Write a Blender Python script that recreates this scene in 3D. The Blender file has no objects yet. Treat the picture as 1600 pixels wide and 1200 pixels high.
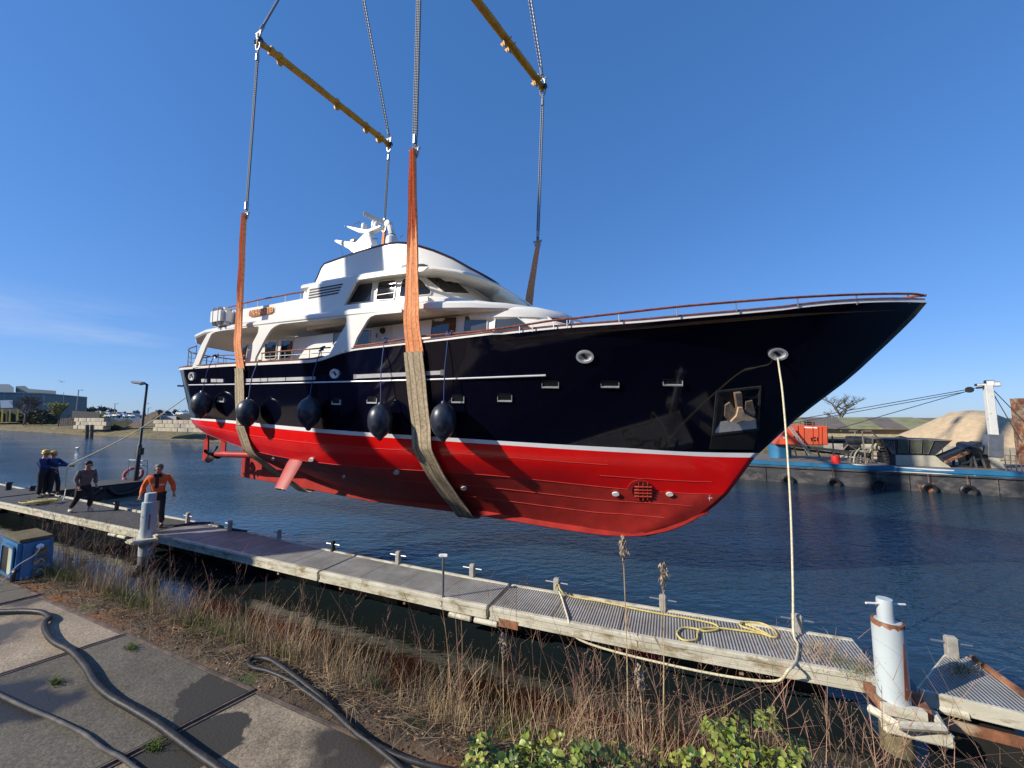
import bpy, bmesh, math, random
import numpy as np
from math import sin, cos, tan, atan, atan2, radians, pi, sqrt
from mathutils import Vector, Matrix
from mathutils.geometry import tessellate_polygon, delaunay_2d_cdt
from mathutils.bvhtree import BVHTree
random.seed(7); rng = np.random.default_rng(7)
SC = bpy.context.scene
COL = SC.collection
# ------------------------------------------------------------------ camera, sky, sun, exposure
FP = 600.0; TH = atan(52/600); CH = 3.75           # focal length in photo pixels, upward pitch, eye height over the water
cam = bpy.data.cameras.new("camera"); camo = bpy.data.objects.new("camera", cam); COL.objects.link(camo)
cam.sensor_width = 36; cam.lens = 36*FP/1600; cam.clip_end = 6000; cam.clip_start = .05
camo.location = (0, 0, CH); camo.rotation_euler = (pi/2+TH, 0, 0)
SC.camera = camo
SUN_EL = radians(29); SUN_DIR = Vector((-.94, -.33, 0)).normalized()      # towards the sun, horizontally
SC.render.resolution_x = 1024; SC.render.resolution_y = 768
SC.view_settings.view_transform = 'Standard'; SC.view_settings.look = 'None'
SC.view_settings.exposure = 0.28; SC.view_settings.gamma = 1
w = bpy.data.worlds.new("World"); SC.world = w; w.use_nodes = True
nt = w.node_tree; nt.nodes.clear()
sky = nt.nodes.new('ShaderNodeTexSky'); sky.sky_type = 'NISHITA'; sky.sun_disc = False
sky.sun_elevation = SUN_EL; sky.sun_rotation = atan2(SUN_DIR.x, SUN_DIR.y)
sky.air_density = 1.0; sky.dust_density = .12; sky.ozone_density = 4.5
hsv = nt.nodes.new('ShaderNodeHueSaturation'); hsv.inputs['Saturation'].default_value = 1.22
tc = nt.nodes.new('ShaderNodeTexCoord'); mp = nt.nodes.new('ShaderNodeMapping'); mp.inputs['Scale'].default_value = (1.2, 1.2, 9)
nz = nt.nodes.new('ShaderNodeTexNoise'); nz.inputs['Scale'].default_value = 2.2; nz.inputs['Detail'].default_value = 7; nz.inputs['Roughness'].default_value = .62
sep = nt.nodes.new('ShaderNodeSeparateXYZ')
band = nt.nodes.new('ShaderNodeMapRange'); band.interpolation_type = 'SMOOTHSTEP'
band.inputs[1].default_value = .225; band.inputs[2].default_value = .165; band.inputs[3].default_value = 0; band.inputs[4].default_value = 1
band2 = nt.nodes.new('ShaderNodeMapRange'); band2.interpolation_type = 'SMOOTHSTEP'
band2.inputs[1].default_value = .09; band2.inputs[2].default_value = .15
west = nt.nodes.new('ShaderNodeMapRange'); west.interpolation_type = 'SMOOTHSTEP'
west.inputs[1].default_value = -.35; west.inputs[2].default_value = -.72
rmp = nt.nodes.new('ShaderNodeMapRange'); rmp.inputs[1].default_value = .5; rmp.inputs[2].default_value = .78; rmp.inputs[4].default_value = .3
m1 = nt.nodes.new('ShaderNodeMath'); m1.operation = 'MULTIPLY'; m2 = nt.nodes.new('ShaderNodeMath'); m2.operation = 'MULTIPLY'
m3 = nt.nodes.new('ShaderNodeMath'); m3.operation = 'MULTIPLY'
mix = nt.nodes.new('ShaderNodeMixRGB'); mix.inputs[2].default_value = (5.2, 5.6, 6.2, 1)
bg = nt.nodes.new('ShaderNodeBackground'); bg.inputs[1].default_value = .122
wo = nt.nodes.new('ShaderNodeOutputWorld')
lk = nt.links.new
lk(tc.outputs['Generated'], mp.inputs[0]); lk(mp.outputs[0], nz.inputs['Vector']); lk(tc.outputs['Generated'], sep.inputs[0])
lk(sep.outputs[2], band.inputs[0]); lk(sep.outputs[2], band2.inputs[0]); lk(sep.outputs[0], west.inputs[0])
lk(nz.outputs[0], rmp.inputs[0]); lk(band.outputs[0], m1.inputs[0]); lk(band2.outputs[0], m1.inputs[1])
lk(m1.outputs[0], m2.inputs[0]); lk(rmp.outputs[0], m2.inputs[1]); lk(m2.outputs[0], m3.inputs[0]); lk(west.outputs[0], m3.inputs[1])
lk(m3.outputs[0], mix.inputs[0]); gam = nt.nodes.new('ShaderNodeGamma'); gam.inputs[1].default_value = .55
tint = nt.nodes.new('ShaderNodeMixRGB'); tint.blend_type = 'MULTIPLY'; tint.inputs[0].default_value = 1; tint.inputs[2].default_value = (1.0, 1.36, 2.12, 1)
lk(sky.outputs[0], hsv.inputs['Color']); lk(hsv.outputs[0], gam.inputs[0]); lk(gam.outputs[0], tint.inputs[1]); lk(tint.outputs[0], mix.inputs[1]); lk(mix.outputs[0], bg.inputs[0]); lk(bg.outputs[0], wo.inputs[0])
sl = bpy.data.lights.new("sun", 'SUN'); sl.energy = 5.0; sl.angle = radians(.53); sl.color = (1, .92, .79)
slo = bpy.data.objects.new("sun", sl); COL.objects.link(slo)
sdir = Vector((SUN_DIR.x*cos(SUN_EL), SUN_DIR.y*cos(SUN_EL), sin(SUN_EL)))
slo.rotation_euler = sdir.to_track_quat('Z', 'Y').to_euler(); slo.location = sdir*60

# ------------------------------------------------------------------ helpers: from a photo pixel to a point in the place
_c, _s = cos(TH), sin(TH)
def ray(px, py):
    a = (px-800)/FP; b = (600-py)/FP
    return Vector((a, _c-b*_s, _s+b*_c))
def G(px, py, z=0.0):
    r = ray(px, py); t = (z-CH)/r.z
    return Vector((r.x*t, r.y*t, z))
def D(px, py, y):
    r = ray(px, py); t = y/r.y
    return Vector((r.x*t, y, CH+r.z*t))
class Frame:
    """vertical frame: s runs along A, v across (towards the camera side), z up"""
    def __init__(f, O, ang):
        f.O = O; f.A = (cos(ang), sin(ang)); f.N = (sin(ang), -cos(ang)) if cos(ang) > 0 else (-sin(ang), cos(ang))
        if f.N[1] > 0: f.N = (-f.N[0], -f.N[1])
    def P(f, s, v, z): return Vector((f.O[0]+s*f.A[0]+v*f.N[0], f.O[1]+s*f.A[1]+v*f.N[1], z))
    def L(f, px, py, v=0.0):
        r = ray(px, py); ox = f.O[0]+v*f.N[0]; oy = f.O[1]+v*f.N[1]
        det = -r.x*f.A[1]+f.A[0]*r.y
        t = (-ox*f.A[1]+f.A[0]*oy)/det; s = (r.x*oy-ox*r.y)/det
        return s, CH+r.z*t
    def W(f, px, py, v=0.0):
        s, z = f.L(px, py, v); return f.P(s, v, z)
    def solve(f, px, py, B):
        v = 1.0
        for _ in range(40):
            s, z = f.L(px, py, v); v = .5*v+.5*B(s)
        return f.L(px, py, v)+(v,)
AL = radians(26)
Y = Frame((5.3, 8.4), pi-AL)            # the yacht: s aft from the stem, v to starboard

# ------------------------------------------------------------------ materials
def newmat(name):
    m = bpy.data.materials.new(name); m.use_nodes = True
    return m, m.node_tree, m.node_tree.nodes['Principled BSDF']
def ramp(nt, fac, c1, c2, p1=.35, p2=.65):
    r = nt.nodes.new('ShaderNodeValToRGB'); r.color_ramp.elements[0].position = p1; r.color_ramp.elements[1].position = p2
    r.color_ramp.elements[0].color = (*c1, 1); r.color_ramp.elements[1].color = (*c2, 1)
    nt.links.new(fac, r.inputs[0]); return r
def coord(nt, scale=(1, 1, 1), kind='Object'):
    t = nt.nodes.new('ShaderNodeTexCoord'); m = nt.nodes.new('ShaderNodeMapping'); m.inputs['Scale'].default_value = scale
    nt.links.new(t.outputs[kind], m.inputs[0]); return m.outputs[0]
def noise(nt, vec, scale, detail=5, rough=.55):
    n = nt.nodes.new('ShaderNodeTexNoise'); n.inputs['Scale'].default_value = scale; n.inputs['Detail'].default_value = detail
    n.inputs['Roughness'].default_value = rough; nt.links.new(vec, n.inputs['Vector']); return n.outputs[0]
def bump(nt, h, b, strength=.2, dist=.02):
    n = nt.nodes.new('ShaderNodeBump'); n.inputs['Strength'].default_value = strength; n.inputs['Distance'].default_value = dist
    nt.links.new(h, n.inputs['Height']); nt.links.new(n.outputs[0], b.inputs['Normal']); return n
def mixc(nt, fac, a, b, blend='MIX'):
    m = nt.nodes.new('ShaderNodeMixRGB'); m.blend_type = blend
    if isinstance(fac, float): m.inputs[0].default_value = fac
    else: nt.links.new(fac, m.inputs[0])
    for i, c in ((1, a), (2, b)):
        if isinstance(c, tuple): m.inputs[i].default_value = (*c, 1)
        else: nt.links.new(c, m.inputs[i])
    return m.outputs[0]
MC = {}
def mat(name, col, rough=.5, metal=0., var=.15, vs=3., bmp=.0, bs=40., dirt=None, dscale=2., dpos=(.5, .7), stretch=(1, 1, 1), coat=0., spec=.5):
    """painted / plain surface with uneven colour, optional dirt and fine relief"""
    if name in MC: return MC[name]
    m, nt, b = newmat(name)
    v = coord(nt, stretch); n = noise(nt, v, vs, 6)
    lo = tuple(max(0, c*(1-var)) for c in col); hi = tuple(min(1, c*(1+var)) for c in col)
    out = ramp(nt, n, lo, hi).outputs[0]
    if dirt:
        d = noise(nt, v, dscale, 8, .65); r = ramp(nt, d, (0, 0, 0), (1, 1, 1), *dpos)
        out = mixc(nt, r.outputs[0], out, dirt)
    nt.links.new(out, b.inputs['Base Color'])
    b.inputs['Roughness'].default_value = rough; b.inputs['Metallic'].default_value = metal
    b.inputs['Specular IOR Level'].default_value = spec
    if coat: b.inputs['Coat Weight'].default_value = coat; b.inputs['Coat Roughness'].default_value = .03
    if bmp: bump(nt, noise(nt, v, bs, 5), b, bmp, .01)
    MC[name] = m; return m
def glass_mat(name, col=(.012, .014, .016)):
    if name in MC: return MC[name]
    m, nt, b = newmat(name); b.inputs['Base Color'].default_value = (*col, 1); b.inputs['Roughness'].default_value = .04
    b.inputs['Specular IOR Level'].default_value = .9
    v = coord(nt); bump(nt, noise(nt, v, 1.3, 2), b, .08, .1)
    MC[name] = m; return m

M_navy = mat('navy_gloss_paint', (.0022, .0026, .009), .06, var=.1, bmp=.02, bs=.8)
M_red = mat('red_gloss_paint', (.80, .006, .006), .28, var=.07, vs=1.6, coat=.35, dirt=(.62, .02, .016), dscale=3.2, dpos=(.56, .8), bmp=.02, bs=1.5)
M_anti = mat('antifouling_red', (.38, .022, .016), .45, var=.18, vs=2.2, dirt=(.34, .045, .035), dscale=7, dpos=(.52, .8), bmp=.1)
M_strip = mat('white_waterline_paint', (.8, .8, .78), .3, var=.03)
M_white = mat('cream_white_paint', (.80, .775, .70), .28, var=.03, vs=1.2, coat=.3)
M_white2 = mat('off_white_deck_paint', (.72, .70, .64), .4, var=.05)
M_teak = mat('varnished_teak', (.22, .065, .03), .3, var=.35, vs=9, coat=.4)
M_chrome = mat('polished_steel', (.75, .75, .76), .12, 1., var=.05)
M_bright = mat('bright_chrome_fitting', (.85, .85, .84), .3, .55, var=.1, vs=6)
M_steel = mat('dull_steel', (.35, .36, .37), .4, .8, var=.15)
M_darksteel = mat('dark_steel', (.05, .052, .056), .5, .5, var=.3, vs=12)
M_black = mat('black_rubber', (.018, .018, .019), .45, var=.3, bmp=.1)
M_blackpaint = mat('black_paint', (.012, .012, .013), .35, var=.2)
M_glass = glass_mat('tinted_glass'); M_glass2 = glass_mat('grey_glass', (.05, .055, .058))
M_fender = mat('dark_blue_vinyl', (.016, .022, .038), .38, var=.25, vs=8, dirt=(.07, .07, .07), dscale=5, dpos=(.5, .75), coat=.2)
M_grey = mat('light_grey_panel', (.5, .48, .47), .4, var=.1)
M_yellow = mat('crane_yellow_paint', (.62, .30, .015), .45, var=.2, vs=3, dirt=(.36, .18, .03), dscale=4, dpos=(.6, .85))
M_rope_y = mat('yellow_rope', (.55, .45, .16), .8, var=.25, vs=30, bmp=.5, bs=60)
M_rope_w = mat('pale_rope', (.62, .56, .38), .8, var=.2, vs=30, bmp=.5, bs=60)
M_rope_b = mat('blue_line', (.03, .06, .2), .7, var=.2)
M_skin = mat('skin', (.5, .26, .18), .55, var=.1)

def wire_mat():
    m, nt, b = newmat('wire_rope_steel'); v = coord(nt, (1, 1, 1))
    wv = nt.nodes.new('ShaderNodeTexWave'); wv.bands_direction = 'DIAGONAL'; wv.inputs['Scale'].default_value = 9; nt.links.new(v, wv.inputs[0])
    r = ramp(nt, wv.outputs[1], (.05, .055, .065), (.26, .28, .31), .2, .8); nt.links.new(r.outputs[0], b.inputs['Base Color'])
    b.inputs['Roughness'].default_value = .5; b.inputs['Metallic'].default_value = .4; bump(nt, wv.outputs[1], b, .5, .01); return m
M_wire = wire_mat()
def strap_mat(name, c1, c2, dark):
    m, nt, b = newmat(name)
    at = nt.nodes.new('ShaderNodeUVMap'); mpp = nt.nodes.new('ShaderNodeMapping'); mpp.inputs['Scale'].default_value = (5, 2.6, 1)
    nt.links.new(at.outputs[0], mpp.inputs[0])
    n1 = noise(nt, mpp.outputs[0], 4, 7, .65); r = ramp(nt, n1, c1, c2, .35, .62)
    wv = nt.nodes.new('ShaderNodeTexWave'); wv.inputs['Scale'].default_value = .5; wv.inputs['Distortion'].default_value = .5; wv.inputs['Detail'].default_value = 3
    wv.bands_direction = 'X'; nt.links.new(mpp.outputs[0], wv.inputs[0])
    rr = ramp(nt, wv.outputs[1], (.75, .75, .75), (0, 0, 0), .02, .16)
    out = mixc(nt, rr.outputs[0], r.outputs[0], dark)
    m3 = nt.nodes.new('ShaderNodeMapping'); m3.inputs['Scale'].default_value = (3, 9, 1); nt.links.new(at.outputs[0], m3.inputs[0])
    n2 = noise(nt, m3.outputs[0], 3, 6, .7); r2 = ramp(nt, n2, (0, 0, 0), (1, 1, 1), .55, .72)
    out = mixc(nt, r2.outputs[0], out, dark)
    nt.links.new(out, b.inputs['Base Color']); b.inputs['Roughness'].default_value = .85
    m4 = nt.nodes.new('ShaderNodeMapping'); m4.inputs['Scale'].default_value = (60, 60, 1); nt.links.new(at.outputs[0], m4.inputs[0])
    bump(nt, noise(nt, m4.outputs[0], 3, 3), b, .35, .01); return m
M_strap = strap_mat('orange_webbing', (.72, .20, .06), (.88, .40, .18), (.38, .12, .05))
M_sleeve = strap_mat('dirty_beige_webbing', (.30, .22, .13), (.52, .43, .29), (.14, .10, .055))

# ------------------------------------------------------------------ mesh building
class MB:
    def __init__(s): s.v = []; s.f = []; s.mi = []; s.uv = None
    def add(s, verts, faces, mi=0):
        o = len(s.v); s.v += [tuple(p) for p in verts]; s.f += [tuple(i+o for i in f) for f in faces]; s.mi += [mi]*len(faces)
    def box(s, c, size, R=None, mi=0, taper=1.0):
        x, y, z = (a/2 for a in size); vs = []
        for dz in (-1, 1):
            k = taper if dz > 0 else 1
            for dx, dy in ((-1, -1), (1, -1), (1, 1), (-1, 1)): vs.append(Vector((dx*x*k, dy*y*k, dz*z)))
        if R is not None: vs = [R@p for p in vs]
        c = Vector(c); s.add([c+p for p in vs], [(0, 3, 2, 1), (4, 5, 6, 7), (0, 1, 5, 4), (1, 2, 6, 5), (2, 3, 7, 6), (3, 0, 4, 7)], mi)
    def bar(s, a, b, wd, ht=None, mi=0, up=Vector((0, 0, 1))):
        a = Vector(a); b = Vector(b); ht = ht or wd; d = (b-a); L = d.length
        if L < 1e-6: return
        d /= L; x = d.cross(up)
        if x.length < 1e-3: x = d.cross(Vector((1, 0, 0)))
        x.normalize(); z = x.cross(d)
        R = Matrix((x, d, z)).transposed(); s.box((a+b)/2, (wd, L, ht), R, mi)
    def tube(s, pts, r, n=8, mi=0, closed=False, cap=True):
        pts = [Vector(p) for p in pts]; N = len(pts)
        rs = r if isinstance(r, (list, tuple)) else [r]*N
        ref = None; vs = []; fs = []
        for i, p in enumerate(pts):
            if closed: t = pts[(i+1) % N]-pts[i-1]
            else: t = pts[min(i+1, N-1)]-pts[max(i-1, 0)]
            t.normalize()
            if ref is None:
                ref = t.cross(Vector((0, 0, 1)))
                if ref.length < .05: ref = t.cross(Vector((1, 0, 0)))
            ref = (ref-t*ref.dot(t)); ref.normalize(); q = t.cross(ref)
            for k in range(n):
                a = 2*pi*k/n; vs.append(p+(ref*cos(a)+q*sin(a))*rs[i])
        for i in range(N if closed else N-1):
            j = (i+1) % N
            for k in range(n): fs.append((i*n+k, i*n+(k+1) % n, j*n+(k+1) % n, j*n+k))
        if cap and not closed: fs.append(tuple(range(n))[::-1]); fs.append(tuple((N-1)*n+k for k in range(n)))
        s.add(vs, fs, mi)
    def lathe(s, prof, c, axis=Vector((0, 0, 1)), n=20, mi=0):
        axis = Vector(axis).normalized(); x = axis.cross(Vector((0, 0, 1)))
        if x.length < .05: x = Vector((1, 0, 0))
        x.normalize(); y = axis.cross(x); c = Vector(c); vs = []; fs = []
        for (r, h) in prof:
            for k in range(n):
                a = 2*pi*k/n; vs.append(c+axis*h+(x*cos(a)+y*sin(a))*max(r, 1e-4))
        for i in range(len(prof)-1):
            for k in range(n): fs.append((i*n+k, i*n+(k+1) % n, (i+1)*n+(k+1) % n, (i+1)*n+k))
        fs.append(tuple(range(n))[::-1]); fs.append(tuple((len(prof)-1)*n+k for k in range(n)))
        s.add(vs, fs, mi)
    def prism(s, poly, off, holes=(), mi=0):
        """flat polygon (3-D points) with holes, given depth 'off' (vector)"""
        off = Vector(off); loops = [[Vector(p) for p in poly]]+[[Vector(p) for p in h] for h in holes]
        flat = [p for l in loops for p in l]; n = len(flat)
        tris = tessellate_polygon(loops)
        vs = flat+[p+off for p in flat]; fs = []
        nrm = Vector((0, 0, 0))
        for t in tris: nrm += (flat[t[1]]-flat[t[0]]).cross(flat[t[2]]-flat[t[0]])
        for t in tris:
            cr = (flat[t[1]]-flat[t[0]]).cross(flat[t[2]]-flat[t[0]])
            t = t if cr.dot(off) < 0 else t[::-1]
            fs.append(tuple(t)); fs.append(tuple(i+n for i in t[::-1]))
        o = 0
        for l in loops:
            m = len(l)
            for i in range(m): fs.append((o+i, o+(i+1) % m, o+(i+1) % m+n, o+i+n))
            o += m
        s.add(vs, fs, mi)
    def grid(s, rows, mi=0, close=False):
        nr = len(rows); nc = len(rows[0]); vs = [p for r in rows for p in r]; fs = []
        for i in range(nr-1):
            for j in range(nc if close else nc-1):
                k = (j+1) % nc; fs.append((i*nc+j, i*nc+k, (i+1)*nc+k, (i+1)*nc+j))
        s.add(vs, fs, mi)
    def build(s, name, mats, parent=None, smooth=False, fix=True, org=None, bevel=0, angle=35, uv=None):
        me = bpy.data.meshes.new(name); org = Vector(org) if org is not None else (parent_loc(parent))
        me.from_pydata([tuple(Vector(p)-org) for p in s.v], [], s.f)
        if not isinstance(mats, (list, tuple)): mats = [mats]
        for m in mats: me.materials.append(m)
        if len(mats) > 1: me.polygons.foreach_set('material_index', s.mi)
        if uv is not None:
            ul = me.uv_layers.new(name='UVMap')
            for l in me.loops: ul.data[l.index].uv = uv[l.vertex_index]
        if fix:
            bm = bmesh.new(); bm.from_mesh(me); bmesh.ops.recalc_face_normals(bm, faces=bm.faces)
            if bevel: bmesh.ops.bevel(bm, geom=[e for e in bm.edges if len(e.link_faces) == 2 and e.calc_face_angle(0) > .5], offset=bevel, segments=2, affect='EDGES', clamp_overlap=True)
            bm.to_mesh(me); bm.free()
        if smooth or bevel:
            me.polygons.foreach_set('use_smooth', [True]*len(me.polygons)); me.set_sharp_from_angle(angle=radians(angle))
        o = bpy.data.objects.new(name, me); COL.objects.link(o)
        if parent is not None:
            o.parent = parent; o.location = org-parent_loc(parent)
        else: o.location = org
        return o
def parent_loc(p):
    v = Vector((0, 0, 0))
    while p is not None: v += p.location; p = p.parent
    return v
def tag(o, label=None, cat=None, group=None, kind=None):
    if label: o['label'] = label
    if cat: o['category'] = cat
    if group: o['group'] = group
    if kind: o['kind'] = kind
    return o
def thing(name, loc, label, cat, group=None):
    o = bpy.data.objects.new(name, None); COL.objects.link(o); o.location = Vector(loc); o.empty_display_size = .2
    return tag(o, label, cat, group)
def solo(mb, name, mats, label, cat, group=None, org=None, **k):
    if org is None:
        org = Vector(mb.v[0]); zs = min(p[2] for p in mb.v); xs = sum(p[0] for p in mb.v)/len(mb.v); ys = sum(p[1] for p in mb.v)/len(mb.v); org = Vector((xs, ys, zs))
    return tag(mb.build(name, mats, None, org=org, **k), label, cat, group)
def copy_tree(o, parent=None):
    c = o.copy(); COL.objects.link(c)
    if parent is not None: c.parent = parent
    for ch in list(o.children): copy_tree(ch, c)
    return c
def bez(pts, n=8, closed=False):
    """Catmull-Rom through points"""
    P = [Vector(p) for p in pts]; out = []; N = len(P); R = range(N if closed else N-1)
    for i in R:
        p0 = P[(i-1) % N] if closed or i > 0 else P[0]*2-P[1]; p1 = P[i]; p2 = P[(i+1) % N]
        p3 = P[(i+2) % N] if closed or i+2 < N else P[-1]*2-P[-2]
        for k in range(n):
            t = k/n; out.append(.5*((2*p1)+(p2-p0)*t+(2*p0-5*p1+4*p2-p3)*t*t+(3*p1-p0-3*p2+p3)*t**3))
    if not closed: out.append(P[-1].copy())
    return out
def rnd_poly(pts, r, n=4):
    """round the corners of a 2-D polygon"""
    out = []; N = len(pts)
    for i in range(N):
        p = Vector(pts[i]); a = Vector(pts[i-1])-p; b = Vector(pts[(i+1) % N])-p
        rr = r[i] if isinstance(r, (list, tuple)) else r
        q = min(rr, a.length*.45, b.length*.45); A = p+a.normalized()*q; B = p+b.normalized()*q
        for k in range(n+1):
            t = k/n; out.append(A*(1-t)**2+p*2*t*(1-t)+B*t*t)
    return [(v.x, v.y) for v in out]
def circle(cx, cy, rx, ry, n=20): return [(cx+rx*cos(2*pi*k/n), cy+ry*sin(2*pi*k/n)) for k in range(n)]
def c1(x, y): return (280+x/4, 320+y/4)
def c2(x, y): return (600+x/4, 360+y/4)
def c4(x, y): return (280+x/5.714, 440+y/5.714)
def c5(x, y): return (540+x/4, 450+y/4)
def bow(x, y): return (900+x/2.667, 420+y/2.667)
def bvh_of(*objs):
    vs = []; fs = []
    for o in objs:
        L = parent_loc(o); k = len(vs)
        vs += [v.co+L for v in o.data.vertices]; fs += [tuple(i+k for i in p.vertices) for p in o.data.polygons]
    return BVHTree.FromPolygons(vs, fs)
CAM = Vector((0, 0, CH))
def hit(px, py, bvh):
    r = ray(px, py).normalized(); h = bvh.ray_cast(CAM, r)
    if h[0] is None: return None, None
    n = h[1]
    if n.dot(r) > 0: n = -n
    return h[0], n
def in_poly(x, y, P):
    c = False; j = len(P)-1
    for i in range(len(P)):
        if (P[i][1] > y) != (P[j][1] > y) and x < (P[j][0]-P[i][0])*(y-P[i][1])/(P[j][1]-P[i][1])+P[i][0]: c = not c
        j = i
    return c
def densify(P, step):
    out = []
    for i in range(len(P)):
        a = P[i]; b = P[(i+1) % len(P)]; L = sqrt((a[0]-b[0])**2+(a[1]-b[1])**2); n = max(1, int(L/step))
        out += [(a[0]+(b[0]-a[0])*k/n, a[1]+(b[1]-a[1])*k/n) for k in range(n)]
    return out
def decal(name, poly, bvh, m, parent, lift=.01, thick=.02, holes=(), smooth=True, step=5.0, **k):
    """plate fixed on a surface and following its curve: traced outline dropped on it, with its own thickness"""
    loops = [densify(l, step) for l in [poly]+list(holes)]
    flat = []; edges = []
    for l in loops:
        o = len(flat); flat += l; edges += [(o+i, o+(i+1) % len(l)) for i in range(len(l))]
    if not holes:
        xs = [p[0] for p in poly]; ys = [p[1] for p in poly]; x = min(xs)+step*.6
        while x < max(xs):
            y = min(ys)+step*.6
            while y < max(ys):
                if in_poly(x, y, shrink(loops[0], step*.45)): flat.append((x, y))
                y += step
            x += step
    r = delaunay_2d_cdt([Vector((x, y)) for x, y in flat], edges, [], 1, 1e-4)
    vs, fs = r[0], r[2]; keep = []
    for f in fs:
        cx = sum(vs[i].x for i in f)/len(f); cy = sum(vs[i].y for i in f)/len(f)
        if in_poly(cx, cy, loops[0]) and not any(in_poly(cx, cy, h) for h in loops[1:]): keep.append(f)
    pts = []; ns = []
    for v in vs:
        p, n = hit(v.x, v.y, bvh); pts.append(p); ns.append(n)
    keep = [f for f in keep if all(pts[i] is not None for i in f)]
    if not keep: print('no hit', name, poly[:2]); return None
    used = sorted({i for f in keep for i in f}); mp = {i: k for k, i in enumerate(used)}; N = len(used)
    mean = sum((ns[i] for i in used), Vector()).normalized()
    nn = [(ns[i]+mean*.6).normalized() for i in used]
    lo = [pts[i]+nn[k]*lift for k, i in enumerate(used)]; hi = [pts[i]+nn[k]*(lift+thick) for k, i in enumerate(used)]
    F = []; cnt = {}
    for f in keep:
        g = [mp[i] for i in f]; a, b, c = (hi[g[0]], hi[g[1]], hi[g[2]])
        if (b-a).cross(c-a).dot(mean) < 0: g = g[::-1]
        F.append(tuple(i+N for i in g)); F.append(tuple(g[::-1]))
        for q in range(len(g)): e = (g[q], g[(q+1) % len(g)]); cnt[e] = cnt.get(e, 0)+1
    for (a, b) in cnt:
        if (b, a) not in cnt: F.append((a, b, b+N, a+N))
    mb = MB(); mb.add(lo+hi, F)
    return mb.build(name, m, parent, smooth=smooth, fix=False, angle=40, **{q: w for q, w in k.items() if q != 'bevel'})
def shrink(poly, d):
    cx = sum(p[0] for p in poly)/len(poly); cy = sum(p[1] for p in poly)/len(poly); out = []
    for x, y in poly:
        L = sqrt((x-cx)**2+(y-cy)**2); out.append((x-(x-cx)/L*d, y-(y-cy)/L*d))
    return out
def window(poly, bvh, parent, gm=None, rim=1.1, r=2, fm=None, name='window', thick=.03):
    p = rnd_poly(poly, r); o = rnd_poly([q for q in shrink(poly, -rim)], r+rim)
    f = decal(name, o, bvh, fm or M_white, parent, lift=-.005, thick=thick+.008, holes=[p], step=3.)
    if f: decal('pane', p, bvh, gm or M_glass, f, lift=.008, thick=.006, step=4.)
    return f
def text_mesh(txt, name, parent, m, origin, ex, ey, h, depth=.01):
    cu = bpy.data.curves.new(name, 'FONT'); cu.body = txt; cu.size = 1; cu.extrude = .02; cu.resolution_u = 2
    to = bpy.data.objects.new(name, cu); COL.objects.link(to)
    me = bpy.data.meshes.new_from_object(to.evaluated_get(bpy.context.evaluated_depsgraph_get()))
    bpy.data.objects.remove(to); en = ex.cross(ey)
    xs = [v.co.x for v in me.vertices]; W = max(xs)-min(xs); x0 = min(xs)
    for v in me.vertices:
        p = v.co.copy(); v.co = origin+ex*(p.x-x0)*h+ey*p.y*h+en*(p.z*depth/.02)-parent_loc(parent)
    me.materials.clear(); me.materials.append(m)
    o = bpy.data.objects.new(name, me); COL.objects.link(o); o.parent = parent
    return o, W*h

# ------------------------------------------------------------------ water
def water_mat():
    m, nt, b = newmat('river_water')
    b.inputs['Roughness'].default_value = .035; b.inputs['IOR'].default_value = 1.40
    g = nt.nodes.new('ShaderNodeNewGeometry'); sp = nt.nodes.new('ShaderNodeSeparateXYZ'); nt.links.new(g.outputs['Position'], sp.inputs[0])
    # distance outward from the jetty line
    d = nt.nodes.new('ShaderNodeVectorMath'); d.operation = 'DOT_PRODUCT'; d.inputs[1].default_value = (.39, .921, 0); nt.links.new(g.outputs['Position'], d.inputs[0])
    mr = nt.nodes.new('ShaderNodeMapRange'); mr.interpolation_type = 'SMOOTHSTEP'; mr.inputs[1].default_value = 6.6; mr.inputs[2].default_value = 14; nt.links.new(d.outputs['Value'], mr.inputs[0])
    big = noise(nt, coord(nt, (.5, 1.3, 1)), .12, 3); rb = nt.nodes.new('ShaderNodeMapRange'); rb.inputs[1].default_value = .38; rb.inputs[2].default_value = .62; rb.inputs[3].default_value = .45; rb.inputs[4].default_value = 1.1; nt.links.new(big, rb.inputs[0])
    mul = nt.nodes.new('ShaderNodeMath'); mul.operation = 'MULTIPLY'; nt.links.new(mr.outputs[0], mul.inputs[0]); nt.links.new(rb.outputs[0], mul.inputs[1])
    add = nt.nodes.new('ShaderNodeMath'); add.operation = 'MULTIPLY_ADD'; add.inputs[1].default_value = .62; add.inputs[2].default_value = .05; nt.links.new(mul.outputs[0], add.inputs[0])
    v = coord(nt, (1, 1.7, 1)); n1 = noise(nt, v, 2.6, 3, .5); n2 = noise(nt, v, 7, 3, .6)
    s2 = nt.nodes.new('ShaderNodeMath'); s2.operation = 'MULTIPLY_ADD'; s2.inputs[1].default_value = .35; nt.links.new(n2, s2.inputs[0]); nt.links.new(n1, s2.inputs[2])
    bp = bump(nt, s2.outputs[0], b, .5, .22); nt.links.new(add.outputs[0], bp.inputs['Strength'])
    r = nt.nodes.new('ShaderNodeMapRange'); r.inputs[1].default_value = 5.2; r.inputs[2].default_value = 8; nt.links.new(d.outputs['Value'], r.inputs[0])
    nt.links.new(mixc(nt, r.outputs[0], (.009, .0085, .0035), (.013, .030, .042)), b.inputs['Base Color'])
    return m
mb = MB(); mb.add([(-1500, -900, 0), (1500, -900, 0), (1500, 2500, 0), (-1500, 2500, 0)], [(0, 1, 2, 3)])
tag(mb.build('water', water_mat(), None, org=(0, 0, 0)), kind='structure')

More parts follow.
